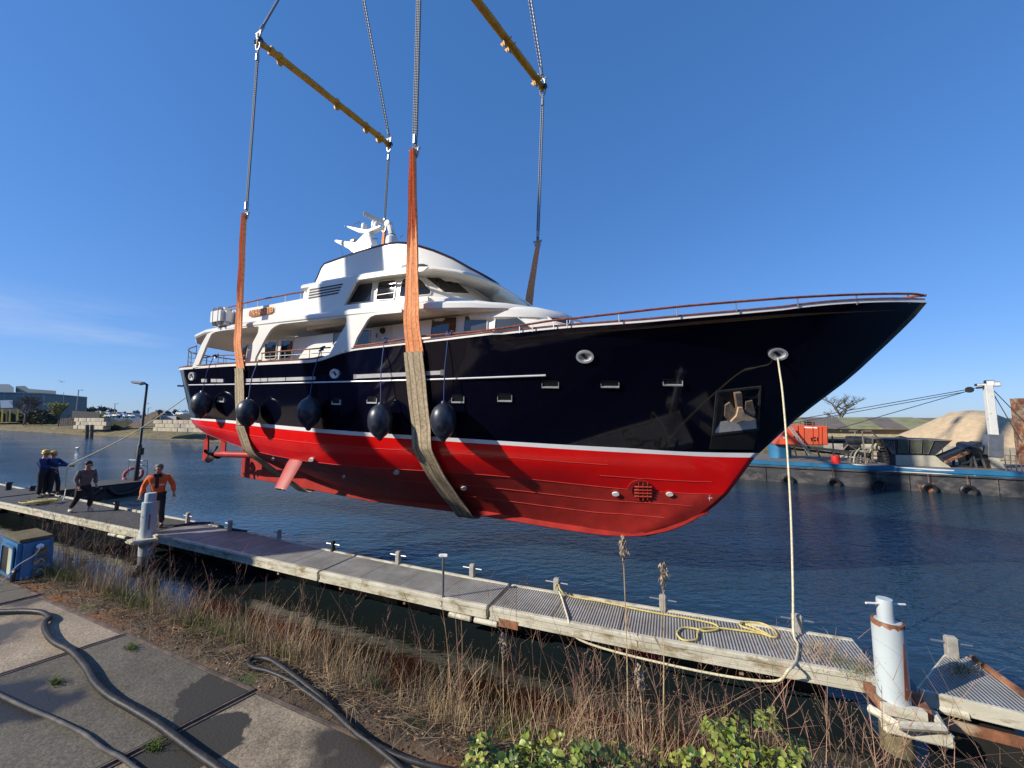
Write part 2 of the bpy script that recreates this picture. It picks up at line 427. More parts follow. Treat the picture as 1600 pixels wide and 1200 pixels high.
# ------------------------------------------------------------------ quay on the near side
EQ = Vector((.9157, -.4019, 0)); NQ = Vector((.4019, .9157, 0)); Q0 = Vector((-2.86, 3.01, 0))
QF = lambda u, w, z: Q0+EQ*u+NQ*w+Vector((0, 0, z))
def soil_mat():
    m, nt, b = newmat('bank_soil'); v = coord(nt)
    n = noise(nt, v, 5, 9, .7); r = ramp(nt, n, (.05, .035, .022), (.20, .135, .085), .35, .68)
    n2 = noise(nt, v, 1.6, 6, .7); r2 = ramp(nt, n2, (0, 0, 0), (1, 1, 1), .5, .6)
    n4 = noise(nt, v, 30, 4); moss = ramp(nt, n4, (.16, .05, .012), (.30, .13, .04), .3, .7)
    out = mixc(nt, r2.outputs[0], r.outputs[0], moss.outputs[0])
    n3 = noise(nt, v, 2.3, 5, .6); r3 = ramp(nt, n3, (0, 0, 0), (1, 1, 1), .58, .66)
    out = mixc(nt, r3.outputs[0], out, (.05, .075, .018))
    nt.links.new(out, b.inputs['Base Color']); b.inputs['Roughness'].default_value = .95
    bump(nt, noise(nt, v, 22, 9, .75), b, 1., .04); return m
M_soil = soil_mat()
mb = MB(); rows = []
prof = [(-.0, 2.142), (.10, 2.15), (.26, 2.12), (.42, 2.0), (.62, 1.74), (.88, 1.25), (1.2, .62), (1.5, .05), (1.9, -.6)]
prof = [(-400, 2.06), (-8, 2.07), (-.02, 2.085)]+prof
us = [-900, -300, -120, -60]+[-30+i*.5 for i in range(0, 50)]+[-5+i*.12 for i in range(120)]+[9.5+i for i in range(20)]+[40, 80, 160, 400]
for u in us:
    row = []
    for (wd, z) in prof:
        j = 0 if wd <= 0 else .03
        row.append(QF(u, wd+random.uniform(-1, 1)*j*.8, z+random.uniform(-1, 1)*j*(1 if wd > .1 else .3)))
    rows.append(row)
mb.grid(rows); tag(mb.build('ground', M_soil, None, smooth=True, org=(0, 0, 0), angle=180), kind='structure')

def concrete_slab_mat(name, c1_, c2_, wet, dark=(.03, .027, .024), seed=0., puddle=None):
    m, nt, b = newmat(name); v = coord(nt); v0 = v
    mpv = nt.nodes.new('ShaderNodeMapping'); mpv.inputs['Location'].default_value = (seed, seed*2, 0); nt.links.new(v, mpv.inputs[0]); v = mpv.outputs[0]
    n = noise(nt, v, 2.2, 9, .68); r = ramp(nt, n, c1_, c2_, .3, .72)
    fine = noise(nt, v, 85, 3, .75); rf = ramp(nt, fine, (.55, .55, .55), (1.42, 1.38, 1.32), .36, .66)
    out = mixc(nt, 1.0, r.outputs[0], rf.outputs[0], 'MULTIPLY')
    vo = nt.nodes.new('ShaderNodeTexVoronoi'); vo.inputs['Scale'].default_value = 55; nt.links.new(v, vo.inputs['Vector'])
    rv = ramp(nt, vo.outputs['Distance'], (.55, .52, .46), (0, 0, 0), .03, .16)
    out = mixc(nt, .3, out, rv.outputs[0], 'ADD')
    n2 = noise(nt, v, 1.1, 4, .55); rw = ramp(nt, n2, (1, 1, 1), (0, 0, 0), wet-.025, wet+.025)
    out = mixc(nt, rw.outputs[0], out, dark)
    if puddle:
        dd = nt.nodes.new('ShaderNodeVectorMath'); dd.operation = 'DISTANCE'; nt.links.new(v0, dd.inputs[0]); dd.inputs[1].default_value = tuple(puddle[0])
        nn2 = noise(nt, v0, 3.5, 5, .6); ad = nt.nodes.new('ShaderNodeMath'); ad.operation = 'MULTIPLY_ADD'; ad.inputs[1].default_value = .35; nt.links.new(nn2, ad.inputs[0]); nt.links.new(dd.outputs['Value'], ad.inputs[2])
        rp = ramp(nt, ad.outputs[0], (1, 1, 1), (0, 0, 0), puddle[1], puddle[1]+.012); out = mixc(nt, rp.outputs[0], out, (.034, .030, .024))
    nt.links.new(out, b.inputs['Base Color'])
    rr = nt.nodes.new('ShaderNodeMapRange'); rr.inputs[3].default_value = .9; rr.inputs[4].default_value = .45; nt.links.new(rw.outputs[0], rr.inputs[0]); nt.links.new(rr.outputs[0], b.inputs['Roughness'])
    bump(nt, fine, b, .6, .006); return m
slab_mats = [concrete_slab_mat('pale_concrete', (.17, .13, .09), (.42, .34, .24), .43, (.10, .082, .06), seed=1.3),
             concrete_slab_mat('dark_aggregate_concrete', (.075, .066, .05), (.155, .135, .105), .42, (.026, .024, .021), seed=4.1, puddle=(G(372, 1078, 2.15)-QF(0, -1, 2.05), .44)),
             concrete_slab_mat('stained_concrete', (.13, .10, .066), (.38, .305, .21), .47, (.055, .043, .03), seed=7.7, puddle=(G(300, 1168, 2.15)-QF(0, -1, 2.05), .36))]
M_edge = mat('slab_edge_iron', (.13, .095, .075), .7, .2, var=.35, vs=14, bmp=.3)
quay = tag(thing('quay', QF(0, -1, 2.05), None, None), kind='structure')
# joints run from the waterside corners inland, as traced
JD = Vector((-.585, -.811, 0))
corner_u = [-4.6, -3.06, -1.53, 0.0, 1.485, 2.98, 4.5]
WL = 1.98
for i in range(len(corner_u)-1):
    for row in range(2):
        u0 = corner_u[i]+.009; u1 = corner_u[i+1]-.009
        a = QF(u0, 0, 0)+JD*(row*WL+.012*(row > 0)+.0); b_ = QF(u1, 0, 0)+JD*(row*WL+.012*(row > 0))
        q = [a, b_, b_+JD*(WL-.012), a+JD*(WL-.012)]
        zt = 2.15+random.uniform(-.004, .004)
        cx = sum(q, Vector())/4; inn = [cx+(p-cx)*.972 for p in q]
        k = {3: 1, 2: 0, 1: 1, 4: 2, 5: 1, 0: 0}[i]; k = k if row == 0 else (k+1) % 3
        mb = MB(); mb.prism([Vector((p.x, p.y, zt-.12)) for p in inn], (0, 0, .12))
        s_ = mb.build('slab', slab_mats[k], quay, bevel=.004)
        mb = MB(); mb.prism([Vector((p.x, p.y, zt-.12)) for p in q], (0, 0, .123), [[Vector((p.x, p.y, zt-.12)) for p in [cx+(p-cx)*.974 for p in q]]])
        mb.build('edge_iron', M_edge, s_, bevel=.004)
# ------------------------------------------------------------------ far bank and land
bankline = [(-900, 530), (-400, 250), (-153, 115), (-100, 87.5), (-47.6, 60.5), (-20, 46.5), (17, 30.5), (60, 7), (200, -70), (900, -450)]
def far_pt(i, off):
    p = Vector((*bankline[i], 0)); a = Vector((*bankline[max(i-1, 0)], 0)); b_ = Vector((*bankline[min(i+1, len(bankline)-1)], 0))
    t = (b_-a).normalized(); n = Vector((-t.y, t.x, 0)); return p+n*off
dense = []
for i in range(len(bankline)-1):
    a = Vector((*bankline[i], 0)); b_ = Vector((*bankline[i+1], 0)); k = max(2, min(60, int((b_-a).length/2)))
    dense += [a.lerp(b_, j/k) for j in range(k)]
dense.append(Vector((*bankline[-1], 0)))
bankline = [(p.x, p.y) for p in dense]
mb = MB(); rows = []
for i in range(len(bankline)):
    row = []
    for k, (o, z) in enumerate([(-1.5, -.6), (-.2, -.05), (.4, .2), (1.6, .5), (3.2, .9), (5, 1.12), (8, 1.2), (40, 1.25), (400, 1.2), (3000, 0.5)]):
        j = .12 if 1 <= k <= 5 else 0
        p = far_pt(i, o+random.uniform(-1, 1)*j*1.5); p.z = z+random.uniform(-1, 1)*j; row.append(p)
    rows.append(row)
mb.grid(rows)
m, nt_, b_ = newmat('dry_grass_bank'); v = coord(nt_); r = ramp(nt_, noise(nt_, v, 1.4, 10, .75), (.10, .075, .03), (.34, .26, .13), .35, .68)
o_ = mixc(nt_, ramp(nt_, noise(nt_, v, .5, 6, .6), (0, 0, 0), (1, 1, 1), .5, .65).outputs[0], r.outputs[0], (.09, .10, .03))
nt_.links.new(o_, b_.inputs['Base Color']); b_.inputs['Roughness'].default_value = .95; bump(nt_, noise(nt_, v, 5, 8, .7), b_, 1., .3)
M_bank = m
tag(mb.build('far_bank', M_bank, None, smooth=True, org=(0, 0, 0), angle=180), kind='structure')

# ------------------------------------------------------------------ the yacht
yacht = thing('yacht', Y.P(9, 0, .8), 'large motor yacht with navy topsides and red bottom, hanging in slings over the water', 'yacht')
def stern_f(s, s1, R, p=2.4):
    y = max(0.0, min(1.0, (s1-s)/R)); return (1-(1-y)**p)**(1/2.0)
def Bs(s):
    x = max(0, s+2.86); b = 2.55*(1-(1-min(x, 9.5)/9.5)**2.5); t = max(0, s-11)/9
    return b*(1-.10*t*t)*stern_f(s, 20.75, 2.6)
def Bb(s):
    x = max(0, s); b = 2.42*(1-(1-min(x, 11)/11)**1.9); t = max(0, s-11)/9
    return b*(1-.16*t*t)*stern_f(s, 20.45, 3.2)
def Bc(s):
    x = max(0, s-.6); b = 2.05*(1-(1-min(x, 12)/12)**1.75); t = max(0, s-11)/9
    return b*(1-.12*t*t)*stern_f(s, 19.9, 3.4)
def curve_z(pts, B, extra=()):
    q = sorted([(a, b) for a, b, _ in (Y.solve(x, y, B) for x, y in pts)]+list(extra))
    xs = np.array([a for a, b in q]); zs = np.array([b for a, b in q]); return lambda s: float(np.interp(s, xs, zs))
def smooth_f(f, h=.5): return lambda s: (f(s-2*h)+2*f(s-h)+3*f(s)+2*f(s+h)+f(s+2*h))/9
Zs = smooth_f(curve_z([(300, 577), (352, 573), (400, 571), (502, 566), (700, 531.5), (780, 522), (862, 513), (1000, 503), (1150, 490), (1300, 478)], Bs, [(-2.86, 5.93), (-2.0, 5.86), (22, 5.62), (9.6, 5.54), (10.3, 5.42)]), .25)
Zb = smooth_f(curve_z([(310, 652), (355, 656), (430, 664), (577, 676), (693, 683), (800, 690), (900, 696), (1000, 701), (1100, 706)], Bb, [(0.02, 2.98), (21, 3.78)]))
Zc = smooth_f(smooth_f(curve_z([(330, 678), (347, 687), (370, 697), (400, 707), (455, 717), (520, 726), (577, 731), (690, 736), (800, 744), (900, 757), (1000, 767), (1090, 774)], Bc, [(.62, 2.04), (21, 3.3)]), .8), .4)
kp = [(s, z) for s, z in (Y.L(x, y, 0) for x, y in [(378, 745), (450, 757), (580, 783), (740, 803), (850, 822), (940, 836), (1000, 838), (1050, 829), (1080, 816), (1110, 797)])]
Zk = smooth_f(lambda s: float(np.interp(s, [a for a, b in sorted(kp)], [b for a, b in sorted(kp)])), .12)
def stem(z): # s of the stem at height z
    pts = sorted([(b, a) for a, b in (Y.L(x, y, 0) for x, y in [(1449, 476), (1400, 525), (1330, 590), (1250, 650), (1180, 714), (1150, 755), (1137, 772), (1110, 797), (1080, 816), (1050, 828), (1000, 838)])])
    return float(np.interp(z, [p[0] for p in pts], [p[1] for p in pts]))
NS = 72
uu = np.concatenate([np.linspace(0, 1, NS)**1.25])
uu = 1-(1-uu)**1.12
# level definitions: (stem s, stern s, half-breadth, height)
def lerpf(f, g, t): return lambda s: f(s)*(1-t)+g(s)*t
levels = []     # each: (start s, end s, B(s), Z(s), start z)
Zs0 = Zs(-2.86)
Zb0 = 2.98
NT = 12
def top_level(t):      # t = 0 sheer .. 1 waterline
    zst = Zs0+(Zb0-Zs0)*t; s0 = stem(zst); s1 = 20.75+(20.45-20.75)*t
    fl = t**.62                                     # flare: most of the breadth is gained near the deck in the bow
    def B(s):
        x = s-s0; b = Bs(s)*(1-t)+Bb(s)*t
        bw = 1-min(1, max(0, s)/9.0); f2 = t+(fl-t)*bw*.55
        b = Bs(s)*(1-f2)+Bb(s)*f2
        e = min(1, max(0, x)/2.2); own = (2.48*(1-(1-min(max(x, 0), 10)/10)**(2.5-.6*t)))
        return min(b, own) if s < 5 else b
    def Z(s):
        z = Zs(s)*(1-t)+Zb(s)*t; e = min(1, max(0, s-s0)/2.5)
        return zst*(1-e)+z*e
    return (s0, s1, B, Z)
for k in range(NT+1): levels.append(top_level(k/NT))
def low_level(t):      # waterline .. chine
    zst = Zb0+(2.05-Zb0)*t; s0 = stem(zst); s1 = 20.45+(19.9-20.45)*t
    def Z(s):
        z = Zb(s)*(1-t)+Zc(s)*t; e = min(1, max(0, s-s0)/1.5); return zst*(1-e)+z*e
    def B(s):
        x = max(0, s-s0); return min(Bb(s)*(1-t)+Bc(s)*t+.10*sin(pi*t)*min(1, x/4)*stern_f(s, s1, 3), .46*x+.02*0)
    return (s0, s1, B, Z)
def Bkr(s): return .10
def bottom_level(t):   # chine .. keel root
    zst = 2.05+(.93-2.05)*t; s0 = stem(zst) if t < 1 else 2.3; s1 = 19.9-1.1*t
    zr = lambda s: Zk(s)+.16+(max(0, s-10)/8.6)**2*1.45
    def Z(s):
        z = Zc(s)*(1-t)+zr(s)*t; e = min(1, max(0, s-s0)/1.5); return zst*(1-e)+z*e
    def B(s):
        x = max(0, s-s0); return min(Bc(s)*(1-t)+.09*t, .40*x+.0)
    return (s0, s1, B, Z)
def rows_of(lv, close_aft=True, side=1):
    rows = []
    for (s0, s1, B, Z) in lv:
        row = []
        for i, u in enumerate(uu):
            s = s0+(s1-s0)*u; b = B(s)
            if i == 0: b = .0
            if i == len(uu)-1: b = 0.
            row.append(Y.P(s, side*b, Z(s)))
        rows.append(row)
    return rows
def hull_band(name, lv, m):
    mb = MB()
    for sd in (1, -1): mb.grid(rows_of(lv, side=sd))
    o = mb.build(name, m, yacht, smooth=True, angle=60)
    bm = bmesh.new(); bm.from_mesh(o.data); bmesh.ops.remove_doubles(bm, verts=bm.verts, dist=.0015); bmesh.ops.recalc_face_normals(bm, faces=bm.faces)
    # outward normals
    bm.faces.ensure_lookup_table(); c = Y.P(9, 0, 4)-parent_loc(yacht); f = max(bm.faces, key=lambda f: f.calc_area())
    if (f.calc_center_median()-c).dot(f.normal) < 0: bmesh.ops.reverse_faces(bm, faces=bm.faces)
    bm.to_mesh(o.data); bm.free(); return o
lowt = .0
stripe_h = .13
hull = hull_band('hull', levels, M_navy)
def off_level(lv, dz, db):
    s0, s1, B, Z = lv; return (s0, s1, lambda s: B(s)+db*min(1, max(0, s-s0)*3)*min(1, max(0, s1-s)*6), lambda s: Z(s)+dz)
low = [low_level(t) for t in (0, .105, .3, .45, .6, .75, .9, 1)]
stripe = hull_band('waterline_stripe', low[:2], M_strip)
under = hull_band('underwater_hull', low[1:], M_red)
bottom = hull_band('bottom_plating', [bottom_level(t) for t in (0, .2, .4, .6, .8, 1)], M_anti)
mb = MB()   # keel: a box girder deepening to a skeg aft
zr = bottom_level(1)[3]; ks = np.concatenate([np.linspace(.97, 3, 12), np.linspace(3.3, 18.65, 38)]); rr_ = []
for s in ks:
    hw = (.09 if s < 16 else .09-.05*(s-16)/2.6)*min(1, .25+(s-.9)/2)
    zb = Zk(s); zt = max(zr(s)+.12, zb+min(.2, (s-.97)*.25+.01))
    rr_.append([Y.P(s, -hw, zt), Y.P(s, -hw, zb+.02), Y.P(s, -hw*.7, zb), Y.P(s, hw*.7, zb), Y.P(s, hw, zb+.02), Y.P(s, hw, zt)])
mb.grid(rr_, close=True); mb.add(rr_[0], [tuple(range(6))]); mb.add(rr_[-1], [tuple(range(6))])
keel = mb.build('keel', M_anti, yacht, smooth=True, angle=30)
HB = bvh_of(hull, stripe, under, bottom, keel)
def seam(pts, r, m, name='plate_seam', lift=.004):
    ps = [hit(x, y, HB) for x, y in pts]; ps = [p+n*lift for p, n in ps if p is not None]
    mb = MB(); mb.tube(bez(ps, 3), r, 5); return mb.build(name, m, yacht, smooth=True)
def line_px(a, n=14):
    out = []
    for i in range(len(a)-1):
        for k in range(n): out.append((a[i][0]+(a[i+1][0]-a[i][0])*k/n, a[i][1]+(a[i+1][1]-a[i][1])*k/n))
    return out+[a[-1]]
M_seam = mat('seam_red', (.62, .07, .05), .4)
for lv, sa, sb in ((low_level(.42), 3.0, 19.3), (low_level(1.0), .9, 19.0), (bottom_level(.3), 1.3, 13.5), (bottom_level(.6), 1.9, 12.5), (low_level(.7), .9, 3.2)):
    for sd in (1, -1):
        mb = MB(); mb.tube([Y.P(s_, sd*(lv[2](s_)+.003), lv[3](s_)-.002) for s_ in np.linspace(sa, sb, 70)], .0055, 5); mb.build('plate_seam', M_seam, yacht, smooth=True)
# white strake under the cap rail, from the stepped bulwark forward; white band aft
def sweep_sheer(name, s0, s1, dz0, dz1, out, m, n=60, zf=None, side=(1, -1), parent=yacht):
    mb = MB()
    for sd in side:
        rows = []
        for i in range(n+1):
            s = s0+(s1-s0)*i/n; z = (zf or levels[0][3])(s); b = levels[0][2](s)
            e = 1 if s > -2.3 else max(0, (s+2.86)/.56)
            rows.append([Y.P(s, sd*max(0, b-.05), z+dz0), Y.P(s, sd*(b+out*e), z+dz0), Y.P(s, sd*(b+out*e), z+dz1), Y.P(s, sd*max(0, b-.05), z+dz1)])
        mb.grid(rows, close=True); mb.add(rows[0], [(0, 1, 2, 3)]); mb.add(rows[-1], [(0, 1, 2, 3)])
    return mb.build(name, m, parent, smooth=True, angle=40)
sweep_sheer('white_strake', -2.86, 9.45, -.0, .055, .025, M_white)
sweep_sheer('cap_rail', -2.86, 9.45, .057, .082, .045, M_teak)
sweep_sheer('white_band', 9.8, 20.6, -.0, .09, .03, M_white)
sweep_sheer('cap_rail', 10.6, 20.6, .093, .13, .05, M_teak)
# deck inside the bulwarks
mb = MB(); rows = []
for i in range(61):
    s = -2.7+(20.4+2.7)*i/60; b = max(.0, Bs(s)-.06); rows.append([Y.P(s, b, Zs(s)-.12), Y.P(s, 0, Zs(s)-.06), Y.P(s, -b, Zs(s)-.12)])
mb.grid(rows); mb.build('deck', mat('teak_deck', (.3, .19, .1), .7, var=.2, vs=6), yacht, smooth=True)
# bright rub rail
M_trim = mat('bright_trim', (.78, .78, .78), .25, .25, var=.04)
ps = []
for x, y in line_px([(297, 601.5), (400, 600), (600, 595), (700, 592), (853, 586)], 12):
    p, n = hit(x, y, HB)
    if p is not None: ps.append(p+n*.03)
mb = MB(); mb.tube(ps, .022, 8); mb.build('rub_rail', M_trim, yacht, smooth=True)
mb = MB(); mb.tube([Y.P(20.0-.0*k, 1.9-k*.38, 5.02) for k in range(0, 11)], .035, 8); mb.build('rub_rail', M_chrome, yacht, smooth=True)
ps = []
for s in np.linspace(3.7, 20, 40): ps.append(Y.P(s, -(Bs(s)+.02), 4.75))
mb = MB(); mb.tube(ps, .035, 8); mb.build('rub_rail', M_chrome, yacht, smooth=True)
# hull fittings
def plate(name, poly, m, thick=.02, lift=.0, holes=(), bvh=None, parent=None, **k): return decal(name, poly, bvh or HB, m, parent or yacht, lift, thick, holes, **k)
def bent_strip(name, x0, y0, x1, y1, h, m, n=6):
    mb = MB(); rows = []
    for i in range(n+1):
        x = x0+(x1-x0)*i/n; y = y0+(y1-y0)*i/n; a, na = hit(x, y-h/2, HB); b, nb = hit(x, y+h/2, HB)
        if a is None or b is None: continue
        rows.append([a, a+na*.03, b+nb*.03, b])
    mb.grid(rows, close=True); mb.add(rows[0], [(0, 1, 2, 3)]); mb.add(rows[-1], [(0, 1, 2, 3)])
    return mb.build(name, m, yacht)
bent_strip('boarding_gangway', 555, 588.5, 690, 582, 6.2, M_grey, 12); bent_strip('gangway_bracket', 689, 582, 694.5, 581.7, 8.5, M_steel, 2); bent_strip('gangway_bracket', 553.5, 588.7, 558, 588.5, 7.5, M_steel, 2)
for a, b in ((384, 394), (395.5, 419), (420.5, 447), (448.5, 476), (477, 493)): bent_strip('vent_panel', a, 594.5-(a-384)*.033, b, 594.5-(b-384)*.033, 5.2, M_grey, 3)
for a, b in ((316, 324), (331, 350)): bent_strip('vent_panel', a, 594.5, b, 594.8, 5, M_grey, 3)
def porthole(x, y, wd, ht):
    q = [(x-wd/2, y-ht/2), (x+wd/2, y-ht/2+.3), (x+wd/2, y+ht/2), (x-wd/2, y+ht/2-.3)]
    f = plate('porthole', rnd_poly(shrink(q, -1.2), 3), M_blackpaint, .012, holes=[rnd_poly(q, 2)])
    if f:
        plate('pane', rnd_poly(q, 2), M_glass, .004, .0, parent=f)
        plate('chrome_lip', [(x-wd/2-.6, y+ht/2-1.4), (x+wd/2+.6, y+ht/2-1.1), (x+wd/2+.6, y-ht/2+2), (x+wd/2+1.4, y-ht/2+2), (x+wd/2+1.4, y+ht/2+1), (x-wd/2-1.2, y+ht/2+.6), (x-wd/2-1.2, y-ht/2+4), (x-wd/2-.6, y-ht/2+4)], M_bright, .035, parent=f)
for x, y, a, b in ((346, 624, 8, 7), (526, 627, 11, 9), (582, 625, 13, 9), (716, 623, 17, 11), (789, 621, 20, 11), (860, 600, 24, 10), (953, 600, 26, 9), (1051, 597, 28, 9)): porthole(x, y, a, b)
def fairlead(x, y, rx, ry):
    f = plate('fairlead', circle(x, y, rx, ry), M_bright, .04, holes=[circle(x+.2, y, rx*.74, ry*.68)], step=3)
    plate('opening', circle(x+.2, y, rx*.74, ry*.68), M_bright, .004, parent=f, step=3)
    plate('dark_throat', [(x-rx*.5, y-ry*.35), (x-rx*.1, y-ry*.45), (x+rx*.35, y+ry*.2), (x+rx*.05, y+ry*.45)], M_darksteel, .006, .004, parent=f, step=3)
fairlead(524, 584, 7.2, 7.5); fairlead(914, 557, 14, 10); fairlead(1215, 553, 15, 9.5); fairlead(300.5, 588, 4.5, 6.5)
# anchor pocket
pk = [bow(583, 508), bow(770, 487), bow(760, 672), bow(565, 693)]
p_in = [bow(594, 514), bow(762, 497), bow(752, 664), bow(576, 683)]
pocket = plate('anchor_pocket', pk, M_darksteel, .03, holes=[p_in])
plate('recess', p_in, M_blackpaint, .004, parent=pocket)
plate('sill_plate', [bow(600, 636), bow(748, 622), bow(752, 664), bow(576, 683)], M_bright, .008, .006, parent=pocket)
plate('side_plate', [bow(596, 520), bow(616, 560), bow(604, 636), bow(578, 676)], M_darksteel, .008, .006, parent=pocket)
plate('guard_plate', [bow(565, 693), bow(755, 673), bow(737, 752), bow(556, 750)], M_blackpaint, .02)
M_anchor = mat('worn_anchor_iron', (.16, .13, .11), .6, .3, var=.35, vs=9, dirt=(.35, .22, .13), dscale=6)
anc = plate('anchor', [bow(652, 512), bow(678, 508), bow(684, 575), bow(712, 612), bow(640, 622), bow(662, 575)], M_anchor, .09, .03)
plate('fluke', [bow(612, 560), bow(630, 548), bow(655, 580), bow(662, 618), bow(628, 630), bow(609, 606)], M_anchor, .05, .08, parent=anc)
plate('fluke', [bow(695, 545), bow(722, 540), bow(735, 590), bow(728, 618), bow(690, 612)], M_anchor, .05, .08, parent=anc)
plate('crown', [bow(628, 624), bow(652, 600), bow(660, 566), bow(676, 566), bow(684, 590), bow(728, 612), bow(700, 622), bow(680, 616), bow(650, 628)], mat('anchor_bright', (.42, .3, .2), .55, var=.3, vs=8), .06, .12, parent=anc)
# bow thruster tunnel with grille
bt = plate('bow_thruster', circle(1000, 766, 20, 16.5, 28), M_anti, .014, holes=[circle(1003, 766.5, 15.5, 14, 28)])
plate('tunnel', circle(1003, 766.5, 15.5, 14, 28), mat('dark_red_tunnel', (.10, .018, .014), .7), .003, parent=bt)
for k in range(4): plate('grille_bar', [(991, 758.5+k*5), (1018, 759+k*5), (1018, 760.2+k*5), (991, 759.7+k*5)], M_seam, .03, .02, parent=bt)
for k in range(3): plate('grille_bar', [(997+k*7, 753.5), (998.2+k*7, 753.5), (998.2+k*7, 779.5), (997+k*7, 779.5)], M_seam, .02, .02, parent=bt)
M_anode = mat('zinc_anode', (.72, .72, .68), .5, var=.15)
for x, y, a, b in ((962, 771, 7.5, 3), (1046, 771.5, 7.5, 3), (725, 762, 6, 2.6), (487, 717.5, 5.5, 2.6), (620, 737, 6, 3), (427, 716.5, 4.5, 2.2), (538, 743.5, 3.2, 2)):
    plate('anode', circle(x, y, a*.75, b, 14), M_anode, .035, .004)
plate('thruster_mark', [(1108, 774), (1109, 774), (1109, 782), (1108, 782)], M_strip, .004); plate('thruster_mark', [(1104, 777.6), (1113, 777.6), (1113, 778.5), (1104, 778.5)], M_strip, .004)
# stern gear: struts, shafts, propellers, rudders, stabiliser fins
for sd in (1, -1):
    v = 1.1*sd; zs_ = 2.27
    mb = MB(); mb.tube([Y.P(18.62, v, zs_+.02), Y.P(18.5, v, zs_+.02), Y.P(18.0, v, zs_+.03), Y.P(16.2, v, zs_+.08), Y.P(14.0, v*.98, zs_+.18), Y.P(12.0, v*.95, zs_+.3)], [.04, .09, .115, .115, .11, .10], 14); mb.build('shaft_tube', M_anti, yacht, smooth=True)
    for s in (18.05, 16.5):
        mb = MB(); mb.prism([Y.P(s-.16, v-.02, zs_+.05), Y.P(s+.16, v-.02, zs_+.05), Y.P(s+.2, v-.02, 3.2), Y.P(s-.2, v-.02, 3.2)], Vector((Y.N[0], Y.N[1], 0))*.04); mb.build('shaft_strut', M_anti, yacht)
    mb = MB(); ax = Vector((Y.A[0], Y.A[1], 0)); c0 = Y.P(18.68, v, zs_)
    mb.lathe([(.05, -.02), (.085, .02), (.085, .16), (.05, .26), (.01, .30)], c0, ax, 14)
    pr = mb.build('propeller', mat('dark_bronze', (.06, .035, .028), .4, .7, var=.3, vs=14), yacht, smooth=True)
    for k in range(4):
        a0 = k*pi/2+.5; rows = []
        for i in range(7):
            r = .06+.30*i/6; wd = .17*sin(pi*min(1, (i+.8)/7.2))**.6; tw = 1.05-.5*i/6; row = []
            for j in range(5):
                t = (j/4-.5)*2*wd; ang = a0+t*cos(tw)/max(r, .1)*.8; dx = t*sin(tw)
                e = Vector((Y.N[0], Y.N[1], 0))*cos(ang)+Vector((0, 0, 1))*sin(ang); row.append(c0+ax*(.09+dx)+e*r)
            rows.append(row)
        mb = MB(); mb.grid(rows); b2 = [[p+ax*.014 for p in r] for r in rows]; mb.grid(b2)
        edge = lambda g: g[0]+[r[-1] for r in g[1:]]+g[-1][::-1][1:]+[r[0] for r in g[::-1][1:-1]]
        mb.grid([edge(rows), edge(b2)], close=True)
        mb.build('blade', MC['dark_bronze'], pr, smooth=True)
    mb = MB(); th_ = Vector((Y.N[0], Y.N[1], 0))*.06; mb.prism([Y.P(19.05, v-.03, 2.0), Y.P(19.45, v-.03, 1.98), Y.P(19.42, v-.03, 2.85), Y.P(19.12, v-.03, 2.9)], th_); mb.tube([Y.P(19.2, v, 2.8), Y.P(19.2, v, 3.35)], .05, 8); mb.build('rudder', M_anti, yacht, bevel=.01)
# stabiliser fin (starboard, splayed out and down) and its twin
for sd in (1, -1):
    a1 = Y.W(463, 719, 2.0); s1_, _z = Y.L(463, 719, 2.0)
    f_s, f_z = Y.L(441, 765, 2.55); 
    top = Y.P(s1_+.05, sd*1.95, _z+.05); bot = Y.P(f_s, sd*2.55, f_z)
    chord = Vector((-Y.A[0], -Y.A[1], 0)); n_ = (bot-top).cross(chord).normalized()
    rows = []
    for t, c_ in ((0, .36), (.2, .38), (1, .30)):
        p = top.lerp(bot, t); row = []
        for k in range(14):
            a = 2*pi*k/14; row.append(p+chord*(cos(a)*c_*.9-.1*t)+n_*sin(a)*(.055 if abs(cos(a)) < .9 else .03))
        rows.append(row)
    mb = MB(); mb.grid(rows, close=True); mb.add(rows[0], [tuple(range(14))]); mb.add(rows[-1], [tuple(range(14))])
    fin = mb.build('stabiliser_fin', mat('fin_red', (.36, .03, .022), .5, var=.12), yacht, smooth=True, angle=50)
    mb = MB(); mb.lathe([(.02, -.03), (.05, -.02), (.05, .0), (.02, .01)], bot+chord*.05, (bot-top), 10); mb.build('anode', M_anode, fin)
mb = MB(); p_ = Y.W(381, 740, .1); mb.lathe([(.02, 0), (.05, .01), (.05, .03), (.02, .05)], p_, Vector((Y.N[0], Y.N[1], 0)), 12); mb.build('anode', M_anode, yacht)

